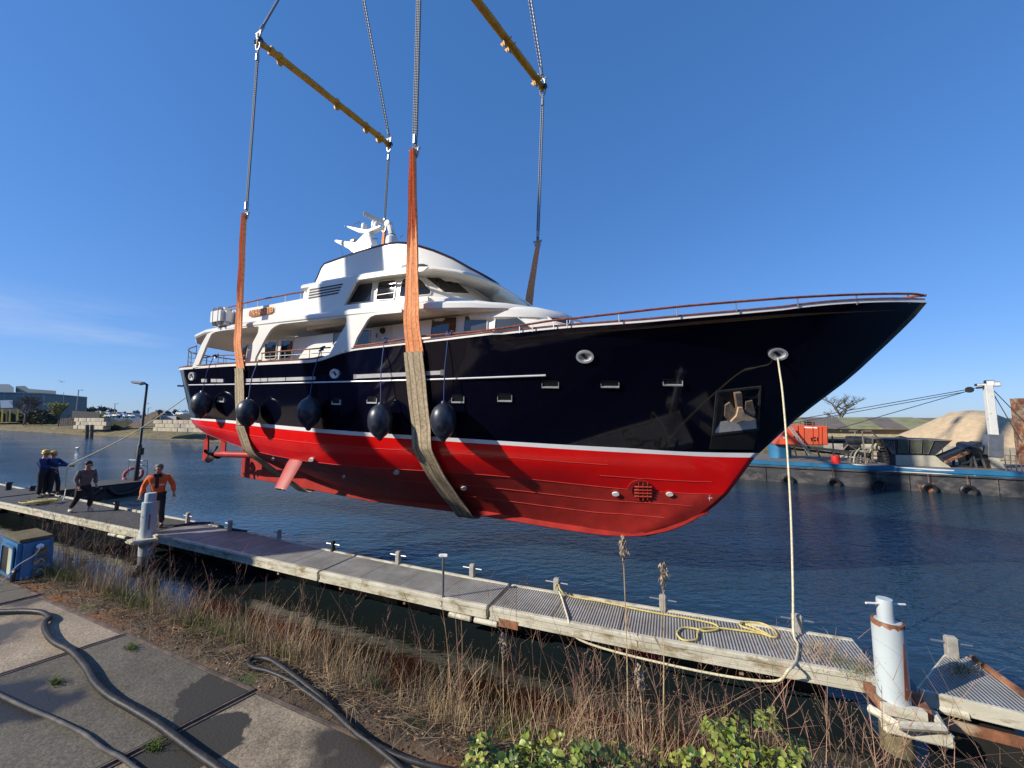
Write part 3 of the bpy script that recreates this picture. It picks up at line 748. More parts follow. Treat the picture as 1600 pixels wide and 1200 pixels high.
# ---------------- superstructure
NV = Vector((Y.N[0], Y.N[1], 0))
def side_shell(name, poly, v, th, m, holes=(), conv=None, mirror=True, parent=yacht, bev=0):
    cv = conv or (lambda x, y: (x, y)); out = []
    def tr(pl): return [Y.L(*cv(x, y), v) for x, y in pl]
    P = tr(poly); H = [tr(h) for h in holes]
    for sd in ((1, -1) if mirror else (1,)):
        mb = MB(); mb.prism([Y.P(s, sd*v, z) for s, z in P], NV*(-sd*th), [[Y.P(s, sd*v, z) for s, z in h] for h in H]); out.append(mb.build(name, m, parent, bevel=bev))
    return out
def vslab(name, st, m, parent=yacht, n=1, angle=40):
    """slab lofted along s: stations (s, half width, z bottom, z top)"""
    mb = MB(); rows = []
    for (s, v, zb, zt) in st:
        v = max(v, .01); e = min(.06, (zt-zb)*.3, v*.5); cr = .05*(v/2.4)
        rows.append([Y.P(s, -v, zb+e), Y.P(s, -v+e, zb), Y.P(s, v-e, zb), Y.P(s, v, zb+e), Y.P(s, v, zt-e), Y.P(s, v-e, zt), Y.P(s, v*.5, zt+cr*.8), Y.P(s, 0, zt+cr), Y.P(s, -v*.5, zt+cr*.8), Y.P(s, -v+e, zt), Y.P(s, -v, zt-e)])
    mb.grid(rows, close=True); mb.add(rows[0], [tuple(range(11))]); mb.add(rows[-1], [tuple(range(11))])
    return mb.build(name, m, parent, smooth=True, angle=angle)
def plan_half(sa, sf, v, Lr, p=2.3, n=14):
    """half outline: aft end, side, rounded front"""
    out = [(sa, v)]; k = 6
    for i in range(1, k+1): out.append((sa+(sf+Lr-sa)*i/k, v))
    for i in range(1, n+1):
        a = pi/2*i/n; out.append((sf+Lr-Lr*sin(a)**(2/p), v*max(0, cos(a))**(2/p)))
    return out
def cabin(name, rings, m, parent=yacht, top=True):
    """rings: list of (plan half outline, z function)"""
    mb = MB(); rows = []
    for pl, zf in rings:
        full = [(s, v) for s, v in pl]+[(s, -v) for s, v in pl[::-1][1:]]
        rows.append([Y.P(s, v, zf(s)) for s, v in full])
    mb.grid(rows, close=True)
    n = len(rows[0]); mb.add(rows[-1], [tuple(range(n))])
    return mb.build(name, m, parent, smooth=True, angle=35)
sh = lambda h: (lambda s: h+.036*(s-8))
# main-deck cabin
zslab = lambda s: 6.44+.036*(s-7.9)
cab = cabin('main_cabin', [(plan_half(16.3, 2.75, 1.78, 2.2), lambda s: 5.2), (plan_half(16.3, 3.2, 1.76, 2.1), lambda s: 5.9), (plan_half(16.3, 3.85, 1.74, 1.9), lambda s: min(zslab(s), 6.36))], M_white)
CB = bvh_of(cab)
# rounded forehead of the cabin under the slab
vslab('cabin_roof', [(3.55, .2, 6.02, 6.08), (3.65, .75, 6.0, 6.14), (3.95, 1.25, 6.0, 6.26), (4.5, 1.65, 6.05, 6.36), (5.2, 1.8, 6.1, 6.42), (6.2, 1.85, 6.2, 6.45)], M_white)
# boat deck / roof slab
vslab('boat_deck', [(3.95, .15, 6.22, 6.28), (4.1, .8, 6.2, 6.36), (4.5, 1.35, 6.24, 6.42), (5.2, 1.85, 6.30, 6.50), (6.0, 2.15, 6.34, 6.58), (6.9, 2.32, 6.40, 6.64), (7.8, 2.46, 6.43, 6.66),
      (10, 2.5, 6.54, 6.76), (13, 2.5, 6.66, 6.86), (15.5, 2.48, 6.74, 6.92), (17.2, 2.4, 6.78, 6.95), (18.3, 2.2, 6.76, 6.92), (19.1, 1.8, 6.70, 6.86), (19.5, 1.2, 6.66, 6.80), (19.6, .4, 6.64, 6.76)], M_white)
# side shells with the three big openings
A_out = [(78, 1022), (118, 1014), (400, 1004), (480, 1000), (890, 985), (930, 955), (1090, 910), (1084, 900), (1110, 830), (1176, 720), (1195, 700), (1225, 688), (1390, 672),
         (1390, 640), (1200, 655), (1050, 668), (840, 700), (430, 748), (240, 778), (175, 808), (140, 870)]
h1 = rnd_poly([(120, 1000), (168, 880), (200, 808), (222, 795), (270, 786), (380, 773), (498, 758), (492, 800), (440, 900), (402, 994)], [6, 6, 10, 8, 6, 6, 14, 6, 6, 6])
h2 = rnd_poly([(470, 982), (478, 950), (540, 830), (575, 775), (620, 746), (1000, 706), (1047, 696), (1044, 745), (940, 930), (905, 972)], [6, 6, 14, 20, 25, 6, 26, 14, 14, 10])
side_shell('side_screen', A_out, 2.47, .07, M_white, [h1, h2], c1)
# upper works: name-board coaming, louvre block and wing plate as one shell
D_out = [(345, 509), (388, 503), (490, 491.5), (545, 484), (600, 478), (668, 470), (668, 463), (600, 470), (537, 477), (541, 468), (555, 441), (561, 437), (600, 431), (660, 423.5), (668, 417),
         (560, 433), (510, 441), (497, 444), (484, 447), (480, 453), (476, 466), (425, 475.5), (385, 482), (345, 488)]
slots = [[(477+k*.3-1, 466.3-k*4.7), (526+k*2.2, 457.5-k*4.6), (525+k*2.2, 459.6-k*4.6), (476+k*.3-1, 468.4-k*4.7)] for k in range(4)]
up = side_shell('upper_bulwark', D_out, 2.2, .07, M_white)
UB = bvh_of(up[0])
for k in range(4):
    decal('louvre', [(483+k*.6, 464.8-k*4.3), (529+k*2.2, 456.6-k*4.5), (529+k*2.2, 458.6-k*4.5), (482+k*.6, 467-k*4.3)], UB, M_blackpaint, yacht, .0, .012)
# wheelhouse
zwh = lambda s: 7.62+.036*(s-8) if s > 7.6 else 7.606-.14*(7.6-s)-.09*(7.6-s)**2
wh = cabin('wheelhouse', [(plan_half(12.2, 6.0, 1.95, 2.3, 2.2), lambda s: 6.5), (plan_half(12.2, 6.1, 1.94, 2.3, 2.2), lambda s: 6.72+.036*(s-8)), (plan_half(12.2, 7.0, 1.84, 2.0, 2.2), lambda s: 7.70+.036*(s-8) if s > 7.6 else 7.69-.17*(7.6-s))], M_white)
WB = bvh_of(wh)
vslab('wheelhouse_roof', [(5.45, .12, 7.04, 7.08), (5.5, .7, 7.04, 7.10), (5.7, 1.2, 7.15, 7.23), (6.1, 1.55, 7.33, 7.42), (6.6, 1.8, 7.48, 7.58), (7.2, 1.98, 7.60, 7.71), (8.0, 2.1, 7.68, 7.80), (9.5, 2.16, 7.70, 7.86), (11, 2.16, 7.72, 7.92), (12.3, 2.14, 7.76, 7.96)], M_white)
# base of wheelhouse: sloping dashboard moulding
vslab('wheelhouse_sill', [(5.15, .2, 6.45, 6.5), (5.35, 1.0, 6.45, 6.58), (5.8, 1.6, 6.45, 6.68), (6.5, 1.95, 6.5, 6.78), (7.3, 2.12, 6.55, 6.88), (8.2, 2.16, 6.6, 6.9), (9.2, 2.16, 6.6, 6.82)], M_white)
# raised funnel-like fairing on top, rounded in front
fp = plan_half(12.9, 6.5, 1.62, 2.6, 2.2, 18)
zt_pts = sorted([Y.L(*p, 1.6) for p in ((490, 447), (495, 437), (504, 415), (506, 413.5), (530, 405), (560, 395), (590, 386), (615, 380.5), (637, 380.5), (652, 384))]+[(7.7, 8.44), (7.2, 8.2), (6.8, 7.95), (6.5, 7.8)])
zft = lambda s: float(np.interp(s, [a for a, b in zt_pts], [b for a, b in zt_pts]))
fp = sorted(set([(s, v) for s, v in fp]+[(s, 1.62) for s in np.linspace(9.1, 12.85, 26)]), key=lambda q: -q[0]-.0001*q[1])
mb = MB()
for sd in (1, -1):
    rows = [[Y.P(s, sd*(v+.02), 7.55) for s, v in fp], [Y.P(s, sd*v, max(7.6, zft(s))) for s, v in fp], [Y.P(s+.05*(v < 1.5), sd*max(0, v-.07), max(7.6, zft(s))) for s, v in fp], [Y.P(s+.05, sd*max(0, v-.07), 7.55) for s, v in fp]]
    mb.grid(rows)
fair = mb.build('top_fairing', M_white, yacht, smooth=True, angle=40); FB = bvh_of(fair)
for sd in (1, -1):
    mb = MB(); mb.tube([Y.P(s-.01, sd*max(0, v-.02), max(7.6, zft(s))+.015) for s, v in fp], .04, 6); mb.build('fairing_trim', mat('dark_plum_trim', (.03, .012, .016), .3, coat=.3), yacht, smooth=True)
vslab('flybridge_floor', [(6.9, .6, 7.7, 7.85), (7.6, 1.3, 7.8, 7.95), (9, 1.5, 8.0, 8.1), (12.2, 1.52, 7.9, 8.05)], M_white2)
decal('air_intake', [c2(105, 248), c2(112, 218), c2(150, 212), c2(250, 211), c2(275, 220), c2(262, 230), c2(200, 240), c2(140, 244)], FB, M_blackpaint, yacht, 0, .02)
# windows
W3 = lambda pts, f: [f(x, y) for x, y in pts]
window(W3([(1060, 615), (1125, 500), (1215, 488), (1200, 605)], c1), WB, yacht, M_glass2, r=3)
window(W3([(1235, 596), (1250, 482), (1358, 472), (1345, 590)], c1), WB, yacht, r=3)
window(W3([(98, 418), (120, 305), (205, 300), (232, 312), (295, 385), (288, 402)], c2), WB, yacht, r=3)
decal('pane_divider', W3([(1238, 565), (1348, 548), (1348, 552), (1238, 569)], c1), WB, M_blackpaint, yacht, .01, .02)
window(W3([(258, 297), (430, 303), (540, 400), (380, 392)], c2), WB, yacht, r=2.5)
window(W3([(480, 316), (555, 322), (700, 424), (642, 426)], c2), WB, yacht, r=2)
window(W3([(590, 326), (640, 345), (770, 424), (718, 425)], c2), WB, yacht, r=2)
# wipers
for a, b in (((330, 300), (372, 380)), ((545, 325), (600, 380))):
    pa, na = hit(*c2(*a), WB); pb, nb = hit(*c2(*b), WB)
    if pa and pb: mb = MB(); mb.bar(pa+na*.05, pb+nb*.05, .012); mb.build('wiper', M_blackpaint, yacht)
for pts, f, g in (([(533, 330), (545, 188), (698, 183), (690, 322)], c5, M_glass), ([(737, 300), (750, 178), (888, 170), (884, 296)], c5, M_glass2), ([(932, 290), (943, 160), (1028, 156), (1060, 175), (1160, 252), (1150, 275)], c5, M_glass2),
                  ([(50, 370), (60, 345), (112, 243), (158, 238), (148, 364)], c5, M_glass), ([(540, 965), (542, 822), (618, 815), (606, 962)], c1, M_glass), ([(638, 960), (648, 812), (722, 808), (708, 955)], c1, M_glass),
                  ([(962, 880), (972, 778), (1018, 771), (990, 850)], c1, M_glass2), ([(368, 975), (386, 838), (441, 834), (420, 972)], c1, M_glass)):
    window(W3(pts, f), CB, yacht, g, r=2.5)
window(W3([(1232, 152), (1300, 155), (1370, 180), (1400, 205), (1390, 235), (1310, 215), (1262, 185)], c5), CB, yacht, M_glass, r=2)
# side door with a round light
dr = decal('door', rnd_poly(W3([(208, 375), (216, 188), (292, 188), (292, 370)], c5), 4), CB, M_white2, yacht, 0, .03, smooth=False)
decal('porthole_light', circle(*c5(237, 268), 4.2, 5.2), CB, M_glass, dr, .03, .012)
decal('door_handle', W3([(198, 285), (203, 285), (203, 312), (198, 312)], c5), CB, M_steel, dr, .03, .04)
for x, y in ((1150, 729), (620, 775)):   # round ceiling lights under the slab
    pass
# railings
def rail_run(pts, posts, r=.018, m=M_teak, v=None, B=None, low=None, parent=yacht, postm=M_steel, dv=-.02, mirror=True):
    def at(x, y):
        if B: s, z, vv = Y.solve(x, y, lambda s: B(s)+dv)
        else: s, z = Y.L(x, y, v); vv = v
        return s, vv, z
    P = [at(*p) for p in pts]
    for sd in ((1, -1) if mirror else (1,)):
        mb = MB(); mb.tube(bez([Y.P(s, sd*vv, z) for s, vv, z in P], 5), r, 7); rl = mb.build('handrail', m, parent, smooth=True)
        for a in posts:
            (s, vv, z) = at(*a[0]); (s2, v2, z2) = at(*a[1]); mb = MB(); mb.tube([Y.P(s, sd*vv, z), Y.P(s, sd*vv, z2-.02)], .012, 6); mb.build('stanchion', postm, rl)
px_top = [(553, 541), (600, 535), (652, 526.5), (752, 517), (820, 507.5), (865, 500.5), (900, 497), (967, 489.5), (1057, 479.5), (1150, 471.5), (1245, 464.5), (1339, 460), (1420, 459), (1446, 462)]
rail_run(px_top, [((a, b), (a, c)) for a, b, c in ((610, 533, 541), (752, 517, 526), (812, 508, 519), (832, 505, 517), (865, 500, 513), (886, 498, 511), (967, 489.5, 502), (1057, 479.5, 492), (1150, 471.5, 485), (1246, 464.5, 479), (1338, 460, 474.5), (1419, 459, 473))], r=.024, B=Bs)
rail_run([c4(735, 640), c4(830, 630), c4(1000, 615), c4(1160, 603), c4(1350, 588)], [(c4(a, b), c4(a, c)) for a, b, c in ((740, 640, 735), (815, 632, 728), (880, 628, 724), (945, 622, 720), (1005, 615, 716), (1165, 603, 705), (1270, 595, 702))], r=.022, v=2.4, mirror=True)
rail_run([c4(735, 672), c4(1000, 655), c4(1345, 632)], [], r=.01, v=2.4, m=M_steel)
rail_run([c4(185, 686), c4(300, 668), c4(435, 655), c4(590, 660)], [(c4(a, b), c4(a, c)) for a, b, c in ((245, 675, 755), (350, 664, 752), (400, 658, 750))], r=.022, v=2.3)
rail_run([c4(390, 245), c4(480, 220), c4(700, 165), c4(860, 135), c4(1000, 108), c4(1110, 92)], [(c4(a, b), c4(a, c)) for a, b, c in ((600, 190, 240), (703, 168, 222), (823, 143, 205), (950, 118, 180), (1088, 98, 165))], r=.028, v=2.15, postm=M_white)
# rail round the stern
for zz, m_, rr in ((6.42, M_teak, .025), (6.2, M_steel, .01), (6.0, M_steel, .01), (5.85, M_steel, .01)):
    pts = [Y.P(s, v, zz-.0) for s, v in [(18.0, 2.25), (19.0, 2.05), (19.9, 1.55), (20.3, .8), (20.4, 0), (20.3, -.8), (19.9, -1.55), (19.0, -2.05), (18.0, -2.25)]]
    mb = MB(); mb.tube(bez(pts, 5), rr, 6); o_ = mb.build('stern_rail', m_, yacht, smooth=True)
for s, v in [(18.0, 2.25), (19.0, 2.05), (19.9, 1.55), (20.3, .8), (20.4, 0), (20.3, -.8), (19.9, -1.55), (19.0, -2.05)]:
    mb = MB(); mb.tube([Y.P(s, v, 5.6), Y.P(s, v, 6.42)], .014, 6); mb.build('stanchion', M_steel, yacht)
# life-raft canister on the aft end of the coaming
rc = Y.W(347, 496, 2.45)
mb = MB(); Rr = Matrix((Vector((Y.A[0], Y.A[1], 0)), NV, Vector((0, 0, 1)))).transposed()
mb.box(rc, (.85, .42, .62), Rr); lf = mb.build('life_raft', M_white, yacht, bevel=.12)
for dx in (-.16, .16): mb = MB(); mb.box(rc+Rr@Vector((dx, .0, 0)), (.05, .45, .65), Rr); mb.build('strap', M_grey, lf, bevel=.02)
# name board
nb = decal('name_board', rnd_poly(W3([(632, 288), (640, 262), (820, 230), (845, 240), (838, 285), (655, 318), (632, 312)], c4), 4), UB, mat('name_board_wood', (.33, .10, .05), .35, var=.2, vs=8, coat=.3), yacht, 0, .04)
pA, nA = hit(*c4(655, 305), UB); pB, _ = hit(*c4(805, 280), UB)
ex = (pB-pA).normalized(); ey = Vector((0, 0, 1)); ey = (ey-ex*ey.dot(ex)).normalized()
o_, W_ = text_mesh('NACKETEI', 'lettering', nb, mat('gold_leaf', (.75, .42, .10), .35, .3), pA+nA*.045, ex, ey, .26, .006)
# mast, radar, satellite crane
MV = .5
def mp_(x, y, v=MV): return Y.W(*c1(x, y), v)
mast = MB(); b0 = mp_(1175, 300); 
for (x, y, v) in ((0, 0, 0),):
    for i in range(1):
        t_ = mp_(1183, 175); base = [mp_(1120, 262)+NV*.22, mp_(1230, 262)+NV*.22, mp_(1230, 262)-NV*.22, mp_(1120, 262)-NV*.22]
        dn = Vector((0, 0, -1.4)); low_ = [p+dn for p in base]
        tp = [t_+Vector((Y.A[0], Y.A[1], 0))*a+NV*b for a, b in ((.1, .08), (-.1, .08), (-.1, -.08), (.1, -.08))]
        mast.add(low_+base+tp, [(0, 1, 5, 4), (1, 2, 6, 5), (2, 3, 7, 6), (3, 0, 4, 7), (4, 5, 9, 8), (5, 6, 10, 9), (6, 7, 11, 10), (7, 4, 8, 11), (8, 9, 10, 11)])
mast_o = mast.build('mast', M_white, yacht, bevel=.02)
def spreader(pts, wd, name):
    mb = MB(); P = [mp_(*p) for p in pts]; rows = []
    mb.prism([p+NV*wd/2 for p in P], -NV*wd); return mb.build(name, M_white, mast_o, bevel=.02)
spreader([(988, 232), (1000, 228), (1230, 262), (1230, 290), (1100, 305), (1080, 285), (995, 241)], .3, 'mast_platform')
spreader([(1042, 138), (1055, 138), (1185, 165), (1270, 135), (1270, 148), (1195, 180), (1135, 178)], .22, 'mast_wing')
for (x, y, r_, h_) in ((1155, 160, .10, .26), (1218, 152, .10, .30)):
    mb = MB(); mb.lathe([(r_*.8, 0), (r_, .05), (r_, h_*.7), (r_*.8, h_*.92), (r_*.3, h_)], mp_(x, y), n=16); mb.build('antenna_dome', M_white, mast_o, smooth=True)
ra = MB(); ra.bar(mp_(1150, 52, MV+.1), mp_(1302, 122, MV-.5), .16, .14); ra.build('radar_scanner', M_white, mast_o, bevel=.03)
mb = MB(); mb.lathe([(.10, 0), (.11, .08), (.08, .18), (.03, .24)], mp_(1232, 145), n=14); mb.build('radar_pedestal', M_white, mast_o, smooth=True)
mb = MB(); mb.lathe([(.06, -.1), (.1, -.05), (.1, .12), (.05, .14)], mp_(1098, 228), Vector((Y.A[0], Y.A[1], .0)), 12); mb.build('camera_head', M_steel, mast_o, smooth=True)
for a, b in (((1060, 140), (1130, 105)), ((1118, 100), (1122, 122)), ((1210, 212), (1240, 212)), ((1005, 245), (1025, 330)), ((1075, 215), (1110, 205)), ((1380, 205), (1400, 190))):
    mb = MB(); mb.tube([mp_(*a), mp_(*b)], .012, 5); mb.build('aerial', M_steel if a[0] != 1210 else M_blackpaint, mast_o)
# davit: white folded arm forward of the mast
pv = MB(); pv.lathe([(.24, -.9), (.22, 0), (.2, .14), (.12, .22)], mp_(1330, 232, .3), n=16); dv_ = pv.build('davit', M_white, yacht, smooth=True)
mb = MB(); mb.tube([mp_(1333, 210, .3), mp_(1328, 175, .3), mp_(1320, 140, .3), mp_(1308, 120, .3)], [.11, .12, .11, .09], 10); mb.build('davit_arm', M_white, dv_, smooth=True)
mb = MB(); mb.lathe([(.05, -.12), (.12, -.1), (.13, 0), (.12, .1), (.05, .12)], mp_(1310, 122, .3), NV, 14); mb.build('davit_head', M_white2, dv_, smooth=True)
mb = MB(); mb.lathe([(.13, -.02), (.13, .02)], mp_(1330, 192, .3), n=14); mb.build('collar', M_darksteel, dv_)

# ------------------------------------------------------------------ fenders hanging along the starboard side
def hull_at_z(s, z):
    h = HB.ray_cast(Y.P(s, 6, z), -NV); return h[0], (h[1] if h[1] is not None and h[1].dot(NV) > 0 else -h[1] if h[1] is not None else None)
fspec = [((315, 632), (337, 556), .9, 'nearest the stern'), ((387, 645), (405, 566), 1, 'just forward of the aft sling'), ((483, 645), (504, 545), 1, 'midway between the slings, beneath the slanted white plate'),
         ((594, 658), (603, 533), 1, 'just aft of the forward sling'), ((693, 658), (703, 523), 1, 'foremost, forward of the forward sling')]
flabel = ['dark blue balloon fender nearest the stern of the yacht, partly behind the aft sling', 'dark blue fender hanging just forward of the aft sling', 'dark blue fender hanging midway between the two slings under the slanted white plate',
          'dark blue fender hanging just aft of the forward sling', 'foremost dark blue fender, hanging forward of the forward sling']
for (c_, t_, k, _d), lb in zip(fspec, flabel):
    s, z = Y.L(c_[0], c_[1], 2.85)
    hp, hn = hull_at_z(s, z)
    vv = (hp-Y.P(0, 0, 0)).dot(NV)+.34
    s, z = Y.L(c_[0], c_[1], vv); hp, hn = hull_at_z(s, z); vv = (hp-Y.P(0, 0, 0)).dot(NV)+.36; s, z = Y.L(c_[0], c_[1], vv)
    P0 = Y.P(s, vv, z)
    th = thing('fender', P0-Vector((0, 0, .46)), lb, 'fender', 'fenders along the yacht side')
    prof_ = [(.02, -.49), (.05, -.47), (.07, -.42), (.14, -.36), (.215, -.26), (.265, -.14), (.28, 0), (.275, .12), (.245, .24), (.19, .33), (.12, .39), (.07, .42), (.05, .47), (.02, .48)]
    mb = MB(); mb.lathe([(r*1.08, h) for r, h in prof_], P0, n=28); mb.build('fender_body', M_fender, th, smooth=True)
    tp = Y.W(t_[0], t_[1], 2.5); top = P0+Vector((0, 0, .45))
    hw, hn2 = hull_at_z((s), 4.95)
    mid = top.lerp(tp, .5)+NV*.08
    mb = MB(); mb.tube([top, mid, tp+NV*.05, tp], .014, 6); mb.build('line', M_rope_b, th, smooth=True)
    mb = MB(); mb.tube([tp+Vector((random.uniform(-.09, .09), random.uniform(-.09, .09), random.uniform(-.08, .08))) for _ in range(9)], .025, 6); mb.build('knot', M_rope_b if random.random() < .5 else M_blackpaint, th, smooth=True)

# ------------------------------------------------------------------ slings, hanging wires, spreader bars
def lift(name_lbl, s_near, s_far, zn, zf, sn_top, sf_top, wlow):
    """one belly sling: both ends, round the hull"""
    root = thing('lifting_sling', Y.P(s_near, 0, Zk(s_near)-.02), name_lbl, 'sling', 'slings under the hull')
    def sec(s, sd):
        out = []
        for z in (5.25, 5.0, 4.6, 4.2, 3.8, 3.5):
            h = HB.ray_cast(Y.P(s, 6*sd, z), -NV*sd)
            if h[0] is not None: out.append((abs((h[0]-Y.P(0, 0, 0)).dot(NV))+.03, z))
        out.append((Bb(s)+.04, Zb(s)-.15)); out.append((Bb(s)*.97+.02, Zb(s)*.6+Zc(s)*.4)); out.append((Bc(s)+.04, Zc(s)-.02))
        for t in (.25, .5, .75): out.append(((Bc(s)+.04)*(1-t)+.14*t, (Zc(s)-.02)*(1-t)+(Zk(s)+.02)*t-.04*sin(pi*t)))
        out.append((.13, Zk(s)-.02)); return out
    near = sec(s_near, 1); far = sec(s_far, -1)
    path = []  # (s, v, z, width)
    N1 = 10
    v0 = near[0][0]
    for i in range(N1):
        t = i/N1; path.append((sn_top+(s_near-sn_top)*t, 2.75+(max(v0, 2.66)-2.75)*t, zn+(5.6-zn)*t, .12+(wlow*.97-.12)*min(1, t*1.0)**1.15))
    for v, z in near: path.append((s_near, max(v, .1), z, wlow))
    k_ = len(path)
    for v, z in far[::-1]: path.append((s_far+(s_near-s_far)*max(0, 1-v), -max(v, .1), z, wlow))
    for i in range(N1-1, -1, -1):
        t = i/N1; path.append((sf_top+(s_far-sf_top)*t, -(2.75+(2.6-2.75)*t), zf+(5.6-zf)*t, .12+(wlow*.97-.12)*min(1, t*1.0)**1.15))
    pts = [Y.P(a, b, c) for a, b, c, d in path]; wd = [p[3] for p in path]
    # resample
    fine = bez(pts, 6); L = len(fine); wf = np.interp(np.linspace(0, len(pts)-1, L), range(len(pts)), wd)
    AX = Vector((Y.A[0], Y.A[1], 0)); cen = Y.P(s_near, 0, 4.5)
    def piece(i0, i1, m, name, lift_=0., kw=1.):
        rows = []; uv = []; d = 0
        for i in range(i0, i1):
            p = fine[i]; t = (fine[min(i+1, L-1)]-fine[max(i-1, 0)]).normalized(); n = t.cross(AX).normalized()
            if n.dot(p-cen) < 0: n = -n
            if i > i0: d += (fine[i]-fine[i-1]).length
            row = []; w_ = wf[i]*kw; cr = .35*(.4-min(.4, w_))      # gathered folds where it narrows
            wob = .006*sin(d*2.1)+.003*sin(d*5.7+1)
            for k in range(9):
                x = k/8-.5; fold = (.5-.5*cos(2*pi*x*2.0+pi))*(cr+.012)+.006*sin(9*x+d*4)
                row.append(p+AX*(x*w_+wob)+n*(fold+lift_+.012)); uv.append((x*.4, d))
            row2 = []
            for k in range(8, -1, -1):
                x = k/8-.5; row2.append(p+AX*(x*w_+wob)+n*(lift_)); uv.append((x*.4, d))
            rows.append(row+row2)
        mb = MB(); mb.grid(rows, close=True); mb.add(rows[0], [tuple(range(18))]); mb.add(rows[-1], [tuple(range(18))])
        uvf = uv+uv[:18]+uv[-18:]
        return mb.build(name, m, root, smooth=True, angle=60, uv=uvf, fix=False)
    zz = [p.z for p in fine]; mid = L//2
    ia = next(i for i in range(L) if zz[i] < 5.35); ib = next(i for i in range(L-1, 0, -1) if zz[i] < 5.35)
    piece(0, ia+1, M_strap, 'strap'); piece(ib-1, L, M_strap, 'strap'); piece(ia-1, ib+2, M_sleeve, 'wear_sleeve', .045, 1.08)
    return fine[0], fine[-1]
def shackle(P, parent, r=.11, tilt=Vector((1, 0, 0)), name='shackle'):
    mb = MB(); ax = Vector((Y.A[0], Y.A[1], 0)); pts = []
    for k in range(13):
        a = pi*k/12; pts.append(P+ax*cos(a)*r+Vector((0, 0, -sin(a)*r*1.5)))
    mb.tube([pts[0]+Vector((0, 0, r*.9))]+pts+[pts[-1]+Vector((0, 0, r*.9))], r*.26, 8)
    mb.tube([P+ax*(-r*1.5)+Vector((0, 0, r*.8)), P+ax*(r*1.5)+Vector((0, 0, r*.8))], r*.3, 8)
    return mb.build(name, M_steel, parent, smooth=True)
def wires(P, Q, label, gap=.07, r=.028, n=2, grp='wire ropes of the lifting gear'):
    root = thing('wire_rope', P, label, 'wire rope', grp); ax = Vector((Y.A[0], Y.A[1], 0)); 
    for k in range(n):
        o = ax*(k-(n-1)/2)*gap; mb = MB(); mb.tube([P+o*.5, P.lerp(Q, .08)+o, P.lerp(Q, .5)+o, P.lerp(Q, .92)+o, Q+o*.5], r, 7); mb.build('strand', M_wire, root, smooth=True)
    shackle(P-Vector((0, 0, .06)), root)
    mb = MB(); 
    for e in (P+(Q-P).normalized()*.28, Q-(Q-P).normalized()*.28): mb.tube([e-(Q-P).normalized()*.12, e+(Q-P).normalized()*.12], .06, 8)
    mb.build('ferrule', M_steel, root, smooth=True)
sA, zA = Y.L(384.5, 335, 2.75); sF, zF = Y.L(648, 235, 2.75); sAf, zAf = Y.L(600, 355, -2.75); sFf, zFf = Y.L(840, 378, -2.75)
a_n, a_f = lift('aft lifting sling, narrower in view, round the yacht under the white side plates', 14.55, 14.1, zA, zAf, sA, sAf, .44)
f_n, f_f = lift('forward lifting sling, wide in view, round the middle of the yacht by the wheelhouse', 7.32, 6.9, zF, zFf, sF, sFf, .54)
sB, zB = Y.L(404, 64, 2.75); sBf, zBf = Y.L(608, 226, -2.75); sCf, zCf = Y.L(848, 136, -2.75)
bar1 = (Y.P(sB, 2.75, zB), Y.P(sBf, -2.75, zBf))
d1 = Y.L(742, 0, 0)      # a point on the forward bar
# forward bar: near end above the forward sling
s_n = 7.2; 
best = None
for zq in np.linspace(15, 19, 81):
    for sq in np.linspace(6.6, 7.8, 25):
        a = Y.P(sq, 2.75, zq); b_ = Y.P(sCf, -2.75, zCf)
        err = 0
        for (px, py) in ((768, 32), (800, 73)):
            r = ray(px, py); n = (a-CAM).cross(b_-CAM).normalized(); err += abs(n.dot(r.normalized()))
        err += .002*abs(sq-7.25)
        if best is None or err < best[0]: best = (err, sq, zq)
bar2 = (Y.P(best[1], 2.75, best[2]), Y.P(sCf, -2.75, zCf)); print('bar2', best, 'bar1', bar1)
wires(a_n, bar1[0]-Vector((0, 0, .35)), 'wire ropes from the near end of the aft yellow bar down to its sling')
wires(a_f, bar1[1]-Vector((0, 0, .35)), 'wire ropes from the far end of the aft yellow bar, behind the mast')
wires(f_n, bar2[0]-Vector((0, 0, .35)), 'thick bundle of wire ropes rising from the wide forward sling', .05, .03, 3)
wires(f_f, bar2[1]-Vector((0, 0, .35)), 'wire ropes from the forward yellow bar down to the short far sling')
